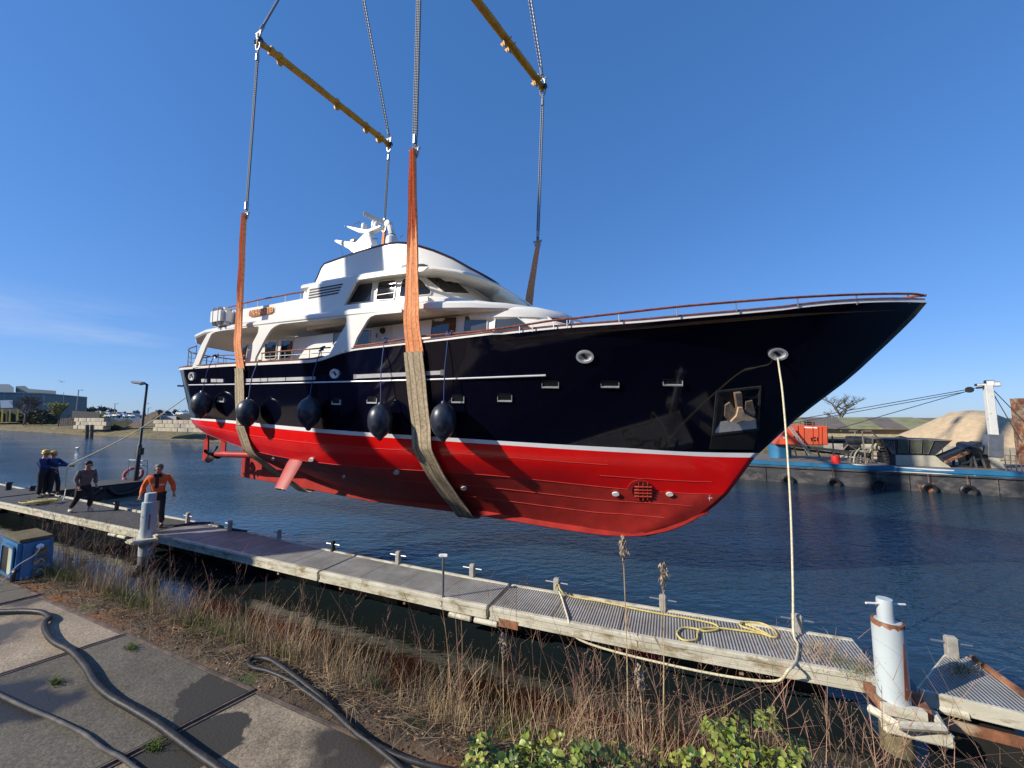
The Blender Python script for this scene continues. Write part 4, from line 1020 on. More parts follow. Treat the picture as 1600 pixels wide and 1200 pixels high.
def spreader_bar(P, Q, label, lugs, letters):
    root = thing('spreader_bar', P.lerp(Q, .5)-Vector((0, 0, .15)), label, 'spreader bar', 'yellow spreader bars')
    d = (Q-P).normalized(); sdv = d.cross(Vector((0, 0, 1))).normalized(); upv = sdv.cross(d)
    mb = MB(); mb.tube([P+d*.35, Q-d*.35], .125, 20); bm_ = mb.build('beam', M_yellow, root, smooth=True)
    for e, sg in ((P, 1), (Q, -1)):
        mb = MB(); mb.tube([e+d*sg*.05, e+d*sg*.42], .09, 14); mb.tube([e+d*sg*.36, e+d*sg*.46], .15, 18); mb.build('end_socket', M_yellow, root, smooth=True)
        mb = MB(); mb.prism([e+d*sg*(-.05)+upv*.16+sdv*.02, e+d*sg*.25+upv*.12+sdv*.02, e+d*sg*.25-upv*.12+sdv*.02, e+d*sg*(-.05)-upv*.2+sdv*.02], -sdv*.04); mb.build('lug_plate', M_yellow, root)
        shackle(e-Vector((0, 0, .18)), root, .11); 
        mb = MB(); mb.lathe([(.09, -.16), (.1, -.1), (.06, -.08), (.06, .08), (.1, .1), (.09, .16)], e-Vector((0, 0, .02)), sdv, 10); mb.build('pin', M_darksteel, root, smooth=True)
        mb = MB(); pts = [e+Vector((0, 0, .1))+sdv*.1*cos(a)+Vector((0, 0, .22*sin(a))) for a in [pi*k/8 for k in range(9)]]; mb.tube(pts, .028, 7); mb.build('upper_shackle', M_steel, root, smooth=True)
    for t, dn in lugs:
        c = P.lerp(Q, t)
        for zsg in (1, -1):
            if zsg > 0:
                q = [c+d*a+upv*b for a, b in ((-.12, .1), (.12, .1), (.07, .2), (0, .225), (-.07, .2))]
            else: q = [c+d*a-upv*b for a, b in ((-.14, .09), (.14, .09), (.06, .3), (-.06, .3))]
            mb = MB(); mb.prism([p+sdv*.015 for p in q], -sdv*.03); mb.build('lug', M_yellow, root)
            mb = MB(); mb.prism([c+d*.0+sdv*.12*1-upv*.05, c+sdv*.24-upv*.05, c+sdv*.12-upv*.2][::1], d*.03); 
            if zsg > 0: mb.build('gusset', M_yellow, root)
            mb = MB(); mb.prism([c-sdv*.12-upv*.0, c-sdv*.26-upv*.02, c-sdv*.12-upv*.22], d*.03)
            if zsg > 0: mb.build('gusset', M_yellow, root)
    for t0, t1 in letters:
        n = 9
        for k in range(n):
            ta = t0+(t1-t0)*k/n; tb = ta+(t1-t0)/n*.62; A_ = P.lerp(Q, ta); B_ = P.lerp(Q, tb)
            nn = (-sdv*.25+upv*.97) if False else (sdv*0+upv)
            for e in (1,):
                ncam = (CAM-A_).normalized(); nn = (ncam-d*ncam.dot(d)).normalized(); nn = (nn*.45+upv*.89).normalized(); tg = d.cross(nn)
                mb = MB(); mb.prism([A_+nn*.122+tg*.045, B_+nn*.122+tg*.045, B_+nn*.122-tg*.045, A_+nn*.122-tg*.045], nn*.008); mb.build('letter_mark', M_blackpaint, bm_)
    return root
spreader_bar(*bar1, 'aft yellow spreader bar, fully in view at upper left', [(.13, 1), (.53, 1), (.78, 1), (.9, 1)], [(.28, .42), (.6, .74), (.82, .9)])
spreader_bar(*bar2, 'forward yellow spreader bar cut off by the top of the photo', [(.3, 1), (.62, 1), (.66, 1), (.93, 1)], [(.42, .56), (.72, .86)])
# bridles up to the crane hooks
def hookpt(bar, px, ty):
    """height of the hook in the mid plane of the bar so that the far bridle runs through pixel (px, ty)"""
    c = (bar[0]+bar[1])/2; best = None
    for z in np.linspace(18, 40, 221):
        h = Vector((c.x, c.y, z)); n = (h-CAM).cross(bar[1]-CAM).normalized(); e = abs(n.dot(ray(px, ty).normalized()))
        if best is None or e < best[0]: best = (e, h)
    return best[1]
H1 = hookpt(bar1, 567, 0); H2 = hookpt(bar2, 827, 0); print('hooks', H1, H2)
for H_, br, nm in ((H1, bar1, 'aft'), (H2, bar2, 'forward')):
    wires(br[0]+Vector((0, 0, .3)), H_, 'wire bridle rising from the near end of the %s yellow bar' % nm, .09, .03)
    wires(br[1]+Vector((0, 0, .3)), H_, 'wire bridle rising from the far end of the %s yellow bar' % nm, .09, .03)
# ------------------------------------------------------------------ the mobile crane on the quay, left of the picture (it casts the broad shadows)
M_crane = mat('crane_blue_paint', (.05, .12, .30), .4, var=.1)
def crane(base, hd, tip, label, mrk):
    root = thing('mobile_crane', base, label, 'crane'); base = Vector(base); f = Vector((cos(hd), sin(hd), 0)); r = Vector((sin(hd), -cos(hd), 0)); U = Vector((0, 0, 1)); R = Matrix((f, -r, U)).transposed()
    def bx(n, x, y, z, sx, sy, sz, m, bv=.05):
        mb = MB(); mb.box(base+f*x+r*y+U*z, (sx, sy, sz), R); return mb.build(n, m, root, bevel=bv)
    bx('chassis', 0, 0, 1.25, 13, 2.6, .7, M_crane); bx('counterweight', -3.6, 0, 2.8, 1.6, 3.0, 1.9, M_crane); bx('turntable', -.6, 0, 1.9, 5, 2.4, .5, M_crane)
    bx('operator_cab', 1.0, 1.0, 3.0, 1.7, .9, 1.7, M_crane); bx('driving_cab', 5.6, 0, 2.2, 1.6, 2.5, 1.5, M_crane)
    for x in (-5, -3.4, -1.8, 1.6, 3.2, 4.8):
        for y in (-1.15, 1.15):
            mb = MB(); mb.lathe([(.3, -.18), (.6, -.15), (.62, 0), (.6, .15), (.3, .18)], base+f*x+r*y+U*.62, r, 18); mb.build('wheel', M_black, root, smooth=True)
    for x in (-5.8, 4.2):
        for y in (-3, 3):
            mb = MB(); mb.bar(base+f*x+U*1.1, base+f*x+r*y+U*1.1, .35, .35); mb.tube([base+f*x+r*y+U*1.2, base+f*x+r*y+U*.1], .12, 10); mb.build('outrigger', M_crane, root)
            mb = MB(); mb.box(base+f*x+r*y+U*.06, (.8, .8, .1), R); mb.build('outrigger_pad', M_darksteel, root)
    foot = base+f*(-2.0)+U*2.9; tip = Vector(tip); d = tip-foot; n = 5
    for k in range(n):
        mb = MB(); w_ = 1.15-.13*k; mb.bar(foot+d*(k/n)*(1 if k == 0 else .985), foot+d*((k+1)/n), w_, w_*1.15); mb.build('boom_section', M_crane, root, bevel=.08)
    mb = MB(); mb.tube([base+f*1.2+U*2.2, foot+d*.12], .22, 12); mb.build('luffing_cylinder', M_steel, root, smooth=True)
    return tip
HM = (H1+H2)/2
qz = 2.1
tipA = crane((-19.2, 5.0, qz), radians(28), H1+Vector((0, 0, 18)), 'tall blue mobile crane standing on the quay beyond the left edge', 'A')
tipB = crane((46, -40.0, qz), radians(130), H2+Vector((0, 0, 27)), 'tall blue mobile crane standing on the quay beyond the right edge', 'B')
for H_, lb in ((H1, 'aft'), (H2, 'forward')):
    hk = thing('crane_hook', H_, 'heavy %s crane hook block above the picture' % lb, 'hook block', 'hook blocks')
    mb = MB(); mb.box(H_+Vector((0, 0, .9)), (.5, .3, .9)); mb.build('block', M_yellow, hk, bevel=.06)
    mb = MB(); mb.tube([H_+Vector((0, 0, .5)), H_+Vector((.18, 0, .2)), H_+Vector((.1, 0, -.05)), H_+Vector((-.12, 0, -.02)), H_+Vector((-.16, 0, .18))], [.07, .08, .08, .06, .02], 8); mb.build('hook', M_darksteel, hk, smooth=True)
    mb = MB()
    for k in (-.15, -.05, .05, .15): mb.tube([H_+Vector((k, 0, 1.3)), H_+Vector((k, 0, 18 if lb == 'aft' else 27))], .014, 5)
    mb.build('hoist_rope', M_wire, hk)
# unseen shed added behind the camera to darken what the topsides mirror
def shed(name, c, size, ang, m, mr, label, nwin=8):
    root = thing(name, c, label, 'building'); R = Matrix.Rotation(ang, 3, 'Z'); c = Vector(c)
    mb = MB(); mb.box(c+Vector((0, 0, size[2]/2)), size, R); mb.build('wall', m, root)
    x, y, z = size[0]/2+.3, size[1]/2+.3, size[2]
    P = lambda a, b, h: c+R@Vector((a, b, h))
    mb = MB(); mb.add([P(-x, -y, z), P(x, -y, z), P(x, y, z), P(-x, y, z), P(-x, 0, z+y*.28), P(x, 0, z+y*.28)], [(0, 1, 5, 4), (2, 3, 4, 5), (0, 4, 3), (1, 2, 5), (0, 3, 2, 1)]); mb.build('roof', mr, root)
    for i in range(nwin):
        mb = MB(); mb.box(P(-size[0]/2+size[0]*(i+.5)/nwin, size[1]/2+.02, z*.62), (size[0]/nwin*.5, .08, z*.25), R); mb.build('window', M_glass2, root)
    return root
M_brick = mat('dark_brick', (.11, .06, .045), .9, var=.3, vs=2); M_roofdark = mat('dark_roof_sheet', (.06, .06, .06), .7)
shed('added_workshop', (-6, -34, 2.05), (60, 14, 8), radians(-22), M_brick, M_roofdark, 'long dark brick workshop standing behind the photographer')

# ------------------------------------------------------------------ floating jetty
JA = radians(-23.0)
jn0, jn1 = G(0, 785, .55), G(1369, 1060, .55)
jd = (jn1-jn0).normalized(); jl = Vector((-jd.y, jd.x, 0))          # along (to the right, nearer), and away
J0 = G(0, 785, .55).lerp(G(1369, 1060, .55), .72)
far_a, far_b = G(260, 800, .55), G(1240, 985, .55)
def ju(p): return (Vector(p)-J0).dot(jd)
def jw(p): return (Vector(p)-J0).dot(jl)
near_pts = [G(x, y, .55) for x, y in ((0, 785), (247, 836), (500, 893), (692, 934), (997, 994), (1369, 1059))]
far_pts = [G(x, y, .55) for x, y in ((240, 805), (317, 817), (500, 857), (700, 897), (893, 930), (1000, 948), (1262, 989), (1367, 1005))]
_nu, _nw = [ju(p) for p in near_pts], [jw(p) for p in near_pts]
_fu, _fw = [ju(p) for p in far_pts], [jw(p) for p in far_pts]
def nearw(u): return float(np.interp(u, _nu, _nw))
def W(u):
    f = _fw[0]+(u-_fu[0])*(_fw[3]-_fw[0])/(_fu[3]-_fu[0]) if u < _fu[0] else float(np.interp(u, _fu, _fw))
    return f-nearw(u)
def jp(u, w, z=.55): return J0+jd*u+jl*(w+nearw(u))+Vector((0, 0, z-.55))
def grating_mat():
    m, nt, b = newmat('aluminium_deck_grating'); t = nt.nodes.new('ShaderNodeTexCoord')
    mp = nt.nodes.new('ShaderNodeMapping'); mp.inputs['Rotation'].default_value = (0, 0, -atan2(jd.y, jd.x)); nt.links.new(t.outputs['Object'], mp.inputs[0])
    v = mp.outputs[0]
    def wave(dr, sc):
        w_ = nt.nodes.new('ShaderNodeTexWave'); w_.bands_direction = dr; w_.inputs['Scale'].default_value = sc; w_.inputs['Distortion'].default_value = .15; nt.links.new(v, w_.inputs[0]); return w_.outputs[1]
    wx = wave('X', 7.5); wy = wave('Y', 12.0)
    r = ramp(nt, wx, (.27, .27, .26), (.52, .51, .48), .2, .7); r2 = ramp(nt, wy, (.35, .35, .35), (1, 1, 1), .05, .35)
    out = mixc(nt, .8, r.outputs[0], r2.outputs[0], 'MULTIPLY')
    n = noise(nt, v, 1.3, 8, .7); rn = ramp(nt, n, (.62, .60, .55), (1.15, 1.15, 1.12), .35, .65); out = mixc(nt, 1., out, rn.outputs[0], 'MULTIPLY')
    n2 = noise(nt, v, .8, 8, .75); r3 = ramp(nt, n2, (0, 0, 0), (1, 1, 1), .64, .74); out = mixc(nt, r3.outputs[0], out, (.07, .07, .025))
    nt.links.new(out, b.inputs['Base Color']); b.inputs['Roughness'].default_value = .6; b.inputs['Metallic'].default_value = .15
    m1 = nt.nodes.new('ShaderNodeMath'); m1.operation = 'MULTIPLY'; nt.links.new(wx, m1.inputs[0]); nt.links.new(wy, m1.inputs[1]); bump(nt, wx, b, .7, .02); return m
M_grate = grating_mat()
M_fascia = mat('weathered_white_fascia', (.58, .55, .44), .6, var=.12, vs=2.5, dirt=(.24, .19, .09), dscale=3.2, dpos=(.5, .68), stretch=(1, 1, 2.5), bmp=.2, bs=20)
M_rust = mat('rusty_iron', (.24, .10, .05), .85, .1, var=.45, vs=7, dirt=(.42, .33, .22), dscale=3, dpos=(.5, .65), bmp=.5, bs=30)
M_post = mat('galvanised_post', (.42, .40, .35), .6, .2, var=.2, vs=8, dirt=(.24, .2, .13), dscale=5)
M_float = mat('dark_float', (.014, .013, .010), .7, var=.3)
M_mat = mat('dark_deck_matting', (.055, .056, .056), .9, var=.25, vs=6, bmp=.4, bs=60)
u_pile1 = ju(G(230, 833, .55)); u_end = ju(G(1388, 1062, .55))
breaks = [ju(G(-260, 733, .55)), u_pile1, ju(G(500, 893, .55)), ju(G(692, 934, .55))+.9, u_end]
for i in range(len(breaks)-1):
    ua, ub = breaks[i]+.03, breaks[i+1]-.03
    lab = ['far left pontoon section with four people standing on it', 'dark shadowed pontoon section right of the first mooring pile', 'middle pontoon section with the thin steel pole on its edge', 'right hand pontoon section with yellow rope coils on the deck'][i]
    root = thing('pontoon', jp((ua+ub)/2, .7, -.05), lab, 'pontoon', 'sections of the floating jetty')
    n = max(2, int(round((ub-ua)/.98)))
    for k in range(n):
        a = ua+(ub-ua)*k/n+.006; b = ua+(ub-ua)*(k+1)/n-.006
        mb = MB(); mb.prism([jp(a, .06, .50), jp(b, .06, .50), jp(b, W(b)-.05, .50), jp(a, W(a)-.05, .50)], (0, 0, .05+random.uniform(0, .003))); mb.build('deck_panel', M_mat if (i == 0 ) else M_grate, root)
    mb = MB()
    w0, w1 = -.03, .055
    um = [ua]+[q for q in _nu if ua < q < ub]+[ub]
    for q0, q1 in zip(um[:-1], um[1:]): mb.prism([jp(q0, w0, .40), jp(q1, w0, .40), jp(q1, w1, .40), jp(q0, w1, .40)], (0, 0, .165))
    mb.build('near_fascia', M_fascia, root, bevel=.012)
    mb = MB()
    for q0, q1 in zip(um[:-1], um[1:]): mb.prism([jp(q0, -.05, .375), jp(q1, -.05, .375), jp(q1, .02, .375), jp(q0, .02, .375)], (0, 0, .03)); mb.prism([jp(q0, -.045, .51), jp(q1, -.045, .51), jp(q1, -.0, .51), jp(q0, -.0, .51)], (0, 0, .04))
    mb.build('fascia_lip', M_fascia, root)
    mb = MB(); mb.prism([jp(ua, W(ua)-.045, .3), jp(ub, W(ub)-.045, .3), jp(ub, W(ub)+.03, .3), jp(ua, W(ua)+.03, .3)], (0, 0, .262)); mb.build('far_fascia', M_fascia, root, bevel=.012)
    for a in (ua+.02, ub-.06): mb = MB(); mb.prism([jp(a, .05, .3), jp(a+.04, .05, .3), jp(a+.04, W(a)-.04, .3), jp(a, W(a)-.04, .3)], (0, 0, .24)); mb.build('end_beam', M_fascia, root)
    nf = max(2, int((ub-ua)/2.2))
    for k in range(nf):
        a = ua+.15+(ub-ua-.3)*k/nf; b = ua+.15+(ub-ua-.3)*(k+.86)/nf
        mb = MB(); mb.prism([jp(a, .42, -.25), jp(b, .42, -.25), jp(b, W(b)-.14, -.25), jp(a, W(a)-.14, -.25)], (0, 0, .60)); mb.build('float', M_float, root, bevel=.03)
    for k in range(int((ub-ua)/1.6)):
        a = ua+.5+k*1.6; mb = MB(); mb.bar(jp(a, .04, .29), jp(a, W(a)-.1, .29), .05, .06); mb.build('cross_beam', M_rust, root)
    # gas-pipe fenders under the lip near some joints
    if i in (0, 2):
        a = (ub-1.9) if i == 0 else (ju(G(705, 940, .5))); c_ = ju(G(742, 950, .5)) if i == 2 else a+.5
        for q in (a, c_): mb = MB(); mb.tube([jp(q, -.03, .31), jp(q+.42, -.03, .31)], .045, 10); mb.build('pipe_stub', M_fascia, root, smooth=True)
        if i == 2: mb = MB(); mb.box(jp(c_+.62, -.045, .36), (.34, .02, .12), Matrix.Rotation(atan2(jd.y, jd.x), 3, 'Z')); mb.build('rusty_plate', M_rust, root)
# T-head: dark pontoon running out from the far side, with the lamp on it
ta, tb = G(222, 767, .1), G(90, 763, .55)
fa = Vector((-20.6, 15.2, 0)); fb = Vector((-18.3, 19.6, 0)); fd = (fb-fa).normalized(); fl = Vector((-fd.y, fd.x, 0))
root = thing('finger_pontoon', (fa+fb)/2, 'dark rubber edged side pontoon carrying the street lamp, behind the workers', 'pontoon')
mb = MB(); mb.prism([fa+Vector((0, 0, -.2)), fb+Vector((0, 0, -.2)), fb+fl*2.1+Vector((0, 0, -.2)), fa+fl*2.1+Vector((0, 0, -.2))], (0, 0, .74)); mb.build('float', M_black, root, bevel=.03)
nn_ = 4
for k in range(nn_):
    a = fa.lerp(fb, k/nn_)+fd*.01; b = fa.lerp(fb, (k+1)/nn_)-fd*.01
    mb = MB(); mb.prism([a+fl*.05+Vector((0, 0, .55)), b+fl*.05+Vector((0, 0, .55)), b+fl*2.05+Vector((0, 0, .55)), a+fl*2.05+Vector((0, 0, .55))], (0, 0, .03)); mb.build('deck_panel', M_mat, root)
for k in range(3):
    a = fa.lerp(fb, .12+.3*k); mb = MB(); mb.tube(bez([a-fl*.06+Vector((0, 0, .42)), a-fl*.16+fd*.3+Vector((0, 0, .12)), a-fl*.1+fd*.9+Vector((0, 0, .18)), a-fl*.04+fd*1.3+Vector((0, 0, .45))], 5), .09, 8); mb.build('rubber_bumper', M_black, root, smooth=True)

# cleat posts: flat post with a cross bar; traced feet on the far edge
def post_mesh(p, h, wd, label, bar=.42, m=None):
    root = thing('mooring_post', p, label, 'mooring post', 'mooring posts along the far edge')
    R = Matrix.Rotation(atan2(jd.y, jd.x)+.0, 3, 'Z'); mb = MB(); mb.box(Vector(p)+Vector((0, 0, h/2-.1)), (wd, .09, h+.2), R); mb.build('post', m or M_post, root, bevel=.015)
    mb = MB(); mb.tube([Vector(p)+R@Vector((-bar/2, 0, h*.68)), Vector(p)+R@Vector((bar/2, 0, h*.68))], .013, 7); mb.build('cross_bar', M_steel, root, smooth=True)
posts = [((182, 797), 782, .13, 'small mooring post on the jetty between the grey sweater and orange jacket men'), ((293, 817), 801, .13, 'short mooring post just right of the left pile'), ((359, 829), 813, .12, 'second short mooring post right of the left pile'),
         ((436, 842), 828, .10, 'white mooring post beside the red reflection at the shadow edge'), ((520, 861), 845, .10, 'dark mooring post left of the middle pole in shade'), ((622, 881), 861, .13, 'pale mooring post left of the thin pole, nearest it'),
         ((738, 902), 881, .13, 'pale mooring post just right of the thin pole'), ((870, 925), 903, .13, 'mooring post with the yellow rope tied round it'), ((1036, 953), 929, .13, 'mooring post behind the rope coils at the reed head'),
         ((1246, 986), 959, .15, 'mooring post where the long pale rope comes down'), ((1488, 1026), 994, .15, 'mooring post on the triangular end pontoon')]
for (x, yb), yt, wd, lb in posts:
    b = G(x, yb, .55); t = D(x, yt, b.y); post_mesh(b, t.z-.55, wd*.85, lb, m=M_darksteel if 'dark' in lb or x == 182 else None)
for (x, yb), yt, lb in (((13, 766), 754, 'small dark bollard at the far left end of the jetty'), ((50, 768), 760, 'small dark bollard left of the helmeted workers')):
    b = G(x, yb, .55); t = D(x, yt, b.y); mb = MB(); mb.lathe([(.09, 0), (.09, t.z-.6), (.12, t.z-.58), (.1, t.z-.52)], b, n=12); solo(mb, 'bollard', M_darksteel, lb, 'bollard', 'small bollards', smooth=True)
# thin pole on the near edge
b = G(692, 934, .55); t = D(694, 868, b.y)
root = thing('steel_pole', b, 'thin galvanised pole with a small white head on the near jetty edge', 'pole')
mb = MB(); mb.tube([b-Vector((0, 0, .2)), Vector((b.x, b.y, t.z))], .022, 8); mb.build('pole', M_steel, root, smooth=True)
mb = MB(); mb.box(Vector((b.x, b.y, t.z)), (.12, .07, .05)); mb.tube([Vector((b.x-.08, b.y, t.z)), Vector((b.x+.08, b.y-.02, t.z))], .03, 8); mb.build('head', M_anode, root, bevel=.01)
# big mooring piles
M_pile = mat('pale_blue_grey_pile_paint', (.47, .53, .55), .5, var=.1, vs=2, dirt=(.50, .42, .28), dscale=1.6, dpos=(.60, .75), stretch=(1, 1, .5), bmp=.15, bs=12)
def pile(cx, ytop_big, ytop, ybase, rw, rw2, label, off2, near=.3):
    b = G(cx, ybase, .55); r = rw*b.y/FP*.73
    root = thing('mooring_pile', Vector((b.x, b.y, 0)), label, 'mooring pile', 'large steel mooring piles')
    z1 = D(cx, ytop_big, b.y).z; z2 = D(cx, ytop, b.y).z; r2 = rw2*b.y/FP*.73
    mb = MB(); mb.lathe([(r, -1.5), (r, z1-.03), (r*.985, z1), (r*.9, z1+.004)], Vector((b.x, b.y, 0)), n=32); mb.build('pile_tube', M_pile, root, smooth=True)
    c2_ = Vector((b.x, b.y, 0))+Vector((off2*r, 0, 0))
    mb = MB(); mb.lathe([(r2, z1-.1), (r2, z2-.02), (r2*.93, z2)], c2_, n=24); mb.build('top_tube', M_pile, root, smooth=True)
    mb = MB(); pts = []
    for k in range(40):
        a = 2*pi*k/40; rr = r*random.uniform(.985, 1.012); pts.append((rr*cos(a), rr*sin(a)))
    if cx > 1000: rows = [[Vector((b.x+x*k1, b.y+y*k1, z1+dz+ (random.uniform(-.03, 0) if j == 0 else 0))) for x, y in pts] for j, (k1, dz) in enumerate(((1.012, -.02), (1.012, .006), (.86, .012)))]
    if cx > 1000: mb.grid(rows, close=True); mb.build('rusty_rim', M_rust, root)
    return root, b, r, z1, z2, c2_
root, b, r, z1, z2, c2_ = pile(1396, 970, 935, 1090, 25.5, 13.5, 'thick pale pile at the right with a rusty rim and cross bar', -.1)
mb = MB(); mb.tube([c2_+Vector((-.22, .0, z2-.05)), c2_+Vector((.22, -.02, z2-.06))], .012, 7); mb.build('cross_bar', M_anode, root, smooth=True)
mb = MB(); mb.prism([Vector((b.x+.12*r-.03, b.y-r*1.0, .62)), Vector((b.x+.12*r+.035, b.y-r*.995, .62)), Vector((b.x+.12*r+.006, b.y-r, 1.22)), Vector((b.x+.12*r-.002, b.y-r, 1.22))], (0, -.006, 0)); mb.build('rust_run', mat('rust_streak', (.17, .06, .035), .8, var=.3), root)
# collar beams around the right pile
mb = MB(); mb.box(Vector((b.x+.04, b.y-r-.05, .34)), (.58, .10, .15), Matrix.Rotation(atan2(jd.y, jd.x), 3, 'Z')); mb.build('guide_plate', M_fascia, root, bevel=.02)
mb = MB(); mb.lathe([(r*1.008, -.6), (r*1.008, .2), (r*1.004, .28)], Vector((b.x, b.y, 0)), n=32); mb.build('algae_band', mat('algae_band', (.13, .12, .06), .85, var=.4, vs=8, bmp=.3), root, smooth=True)
for a_, c_, h_ in (((1355, 1072), (1380, 1103), .1), ((1378, 1105), (1446, 1118), .1), ((1430, 1088), (1448, 1116), .08)):
    p, q = G(*a_, .5), G(*c_, .5); mb = MB(); mb.bar(p, q, .08, .1, up=Vector((0, 0, 1))); mb.build('guide_collar', M_rust if c_[0] != 1446 else M_fascia, root)
for q in ([(-.30, -.02), (-.22, -.26), (.22, -.30), (.34, -.1)],):
    mb = MB(); mb.tube([Vector((b.x+x, b.y+y, .45)) for x, y in q], .045, 8); mb.build('guide_collar', M_fascia, root)
root, b, r, z1, z2, c2_ = pile(231, 784, 770, 834, 13, 9.5, 'mooring pile at the left in front of the man in orange', 0)
mb = MB(); mb.tube([c2_+Vector((r*.7, -r*.72, .7)), c2_+Vector((r*.7, -r*.72, 1.1))], .02, 6); mb.build('rust_run', M_rust, root)
mb = MB(); mb.box(Vector((b.x+.05, b.y-.12, .42)), (.62, .6, .1), Matrix.Rotation(atan2(jd.y, jd.x), 3, 'Z')); mb.build('guide_bracket', M_fascia, root, bevel=.03)
# triangular end pontoon
tri = [G(1437, 1083, .55), G(1482, 1022, .55), G(1522, 1028, .55), G(1600, 1092, .55), G(1680, 1150, .55), G(1680, 1140, .55)]
tri = [G(1437, 1077, .55), G(1480, 1024, .55), G(1514, 1028, .55), G(1650, 1126, .55)]
root = thing('end_pontoon', tri[0].lerp(tri[2], .5)-Vector((0, 0, .5)), 'triangular grating pontoon with a green tuft at the right end', 'pontoon')
dn = Vector((0, 0, -.05)); mb = MB(); mb.prism([p+dn for p in tri], (0, 0, .05)); mb.build('deck_panel', M_grate, root)
def edge(p, q, m, z0, z1, th, nm):
    n = (q-p).normalized().cross(Vector((0, 0, 1)))*th; mb = MB(); mb.prism([Vector((p.x, p.y, z0)), Vector((q.x, q.y, z0)), Vector((q.x, q.y, z0))+n, Vector((p.x, p.y, z0))+n], (0, 0, z1-z0)); mb.build(nm, m, root, bevel=.008)
edge(tri[0], tri[3], M_fascia, .39, .565, .05, 'near_fascia'); edge(tri[2], tri[3], M_rust, .42, .6, -.05, 'rusty_edge'); edge(tri[1], tri[2], M_fascia, .35, .556, -.04, 'far_fascia'); edge(tri[0], tri[1], M_fascia, .35, .553, -.03, 'side_beam')
edge(tri[0]+Vector((0, -.05, 0)), tri[3]+Vector((0, -.05, 0)), M_rust, .22, .33, .05, 'lower_beam')
mb = MB(); p, q = G(1465, 1106, .4), G(1512, 1118, .4); mb.tube([p, q], .05, 10); mb.build('pipe_stub', M_fascia, root, smooth=True)
mb = MB(); mb.prism([Vector((p.x*.97+.15*i, p.y*1.0, -.2)) for i in (0,)]+[Vector((tri[1].x, tri[1].y-.1, -.2)), Vector((tri[2].x-.1, tri[2].y-.2, -.2)), Vector((tri[3].x-.3, tri[3].y+.05, -.2))], (0, 0, .5)); mb.build('float', M_float, root)

# ------------------------------------------------------------------ ropes
def rope(pts, r, m, label, n=6, z=None, name='rope', cat='rope', grp=None):
    P = bez(pts, n); mb = MB(); mb.tube(P, r, 14); return solo(mb, name, m, label, cat, grp, smooth=True, angle=70)
zj = .575; JF = Frame((J0.x, J0.y), atan2(jd.y, jd.x)); nb_ = -min(_nw[2:5])
fp_, fn_ = hit(1213, 558, HB)
rz = lambda x, y, z=zj: G(x, y, z)
pE = rz(1240, 988, .62)
down = [fp_+fn_*.06, fp_+fn_*.1+Vector((0, 0, -.25))]+[(fp_+fn_*.12).lerp(pE, t)+Vector((.06*sin(pi*t), 0, -.10*sin(pi*t))) for t in (.15, .35, .6, .85)]+[pE, rz(1247, 1008), rz(1243, 1035), rz(1232, 1047, .585)]
rope(down+[JF.W(1213, 1064, .12), JF.W(1150, 1059, .16), JF.W(1060, 1042, .20), JF.W(960, 1018, .20), JF.W(905, 999, .20), JF.W(890, 980, .17), rz(888, 968), rz(878, 935), rz(873, 922, .66)], .016, M_rope_w, 'long pale rope from the bow fairlead looping down over the jetty edge')
rope([rz(867, 920, .7), rz(872, 908, .7), rz(876, 922, .68), rz(893, 932), rz(940, 940), rz(1010, 955), rz(1075, 966), rz(1100, 971), rz(1118, 976), rz(1122, 983), rz(1102, 986), rz(1085, 982), rz(1066, 981), rz(1058, 990), rz(1068, 1000), rz(1088, 999), rz(1090, 990), rz(1098, 982), rz(1120, 981), rz(1155, 985), rz(1190, 990), rz(1212, 996), rz(1210, 985), rz(1190, 974), rz(1160, 972), rz(1158, 978), rz(1185, 987), rz(1205, 995), rz(1198, 990), rz(1178, 980), rz(1165, 975)], .014, M_rope_y, 'yellow rope coiled on the grating from the tied post')
mb = MB()   # heap of rope at the workers' feet
P = []
cc = G(62, 786, .6)
for k in range(150):
    a = k*.37; rr = .20+.15*sin(k*.13)+.13*sin(k*.73); P.append(cc+Vector((cos(a)*rr*1.5+.05*sin(k*.21), sin(a)*rr*.75, .02+.05*abs(sin(k*.17))+.0002*k)))
mb.tube(bez(P[::2], 4), .018, 6); solo(mb, 'rope_heap', M_rope_y, 'heap of yellow rope at the feet of the helmeted workers', 'rope', smooth=True)
# ------------------------------------------------------------------ dark shed added out of view at left, darkening the stern quarter's reflection
shed('added_warehouse', (-85, 2, 2.05), (20, 70, 9), radians(10), M_brick, M_roofdark, 'long dark brick warehouse on the near quay, far beyond the left edge', 6)

# ------------------------------------------------------------------ street lamp with life ring and ladder rail on the side pontoon
b = G(212, 751, .58); hz_ = D(222, 600, b.y); top = Vector((b.x+.18, b.y, hz_.z))
root = thing('street_lamp', b, 'dark street lamp with a flat head standing on the side pontoon', 'street lamp')
mb = MB(); mb.tube([b, b.lerp(top, .36), b.lerp(top, .37), top], [.10, .095, .06, .05], 12); mb.build('pole', M_darksteel, root, smooth=True)
mb = MB(); mb.tube([top-Vector((0, 0, .05)), top+Vector((-.15, 0, .05))], .05, 8); mb.build('arm', M_darksteel, root, smooth=True)
mb = MB(); mb.box(top+Vector((-.38, -.1, .06)), (.62, .26, .15), Matrix.Rotation(.12, 3, 'Y')); lh = mb.build('lamp_head', M_steel, root, bevel=.05)
mb = MB(); mb.box(top+Vector((-.42, -.1, -.03)), (.4, .2, .03), Matrix.Rotation(.12, 3, 'Y')); mb.build('diffuser', M_anode, lh)
mb = MB(); mb.box(b.lerp(top, .3)+Vector((.16, -.05, 0)), (.16, .16, .35)); mb.build('socket_box', M_blackpaint, root, bevel=.02)
lr = G(208, 748, .6); cy = lr.y-.15
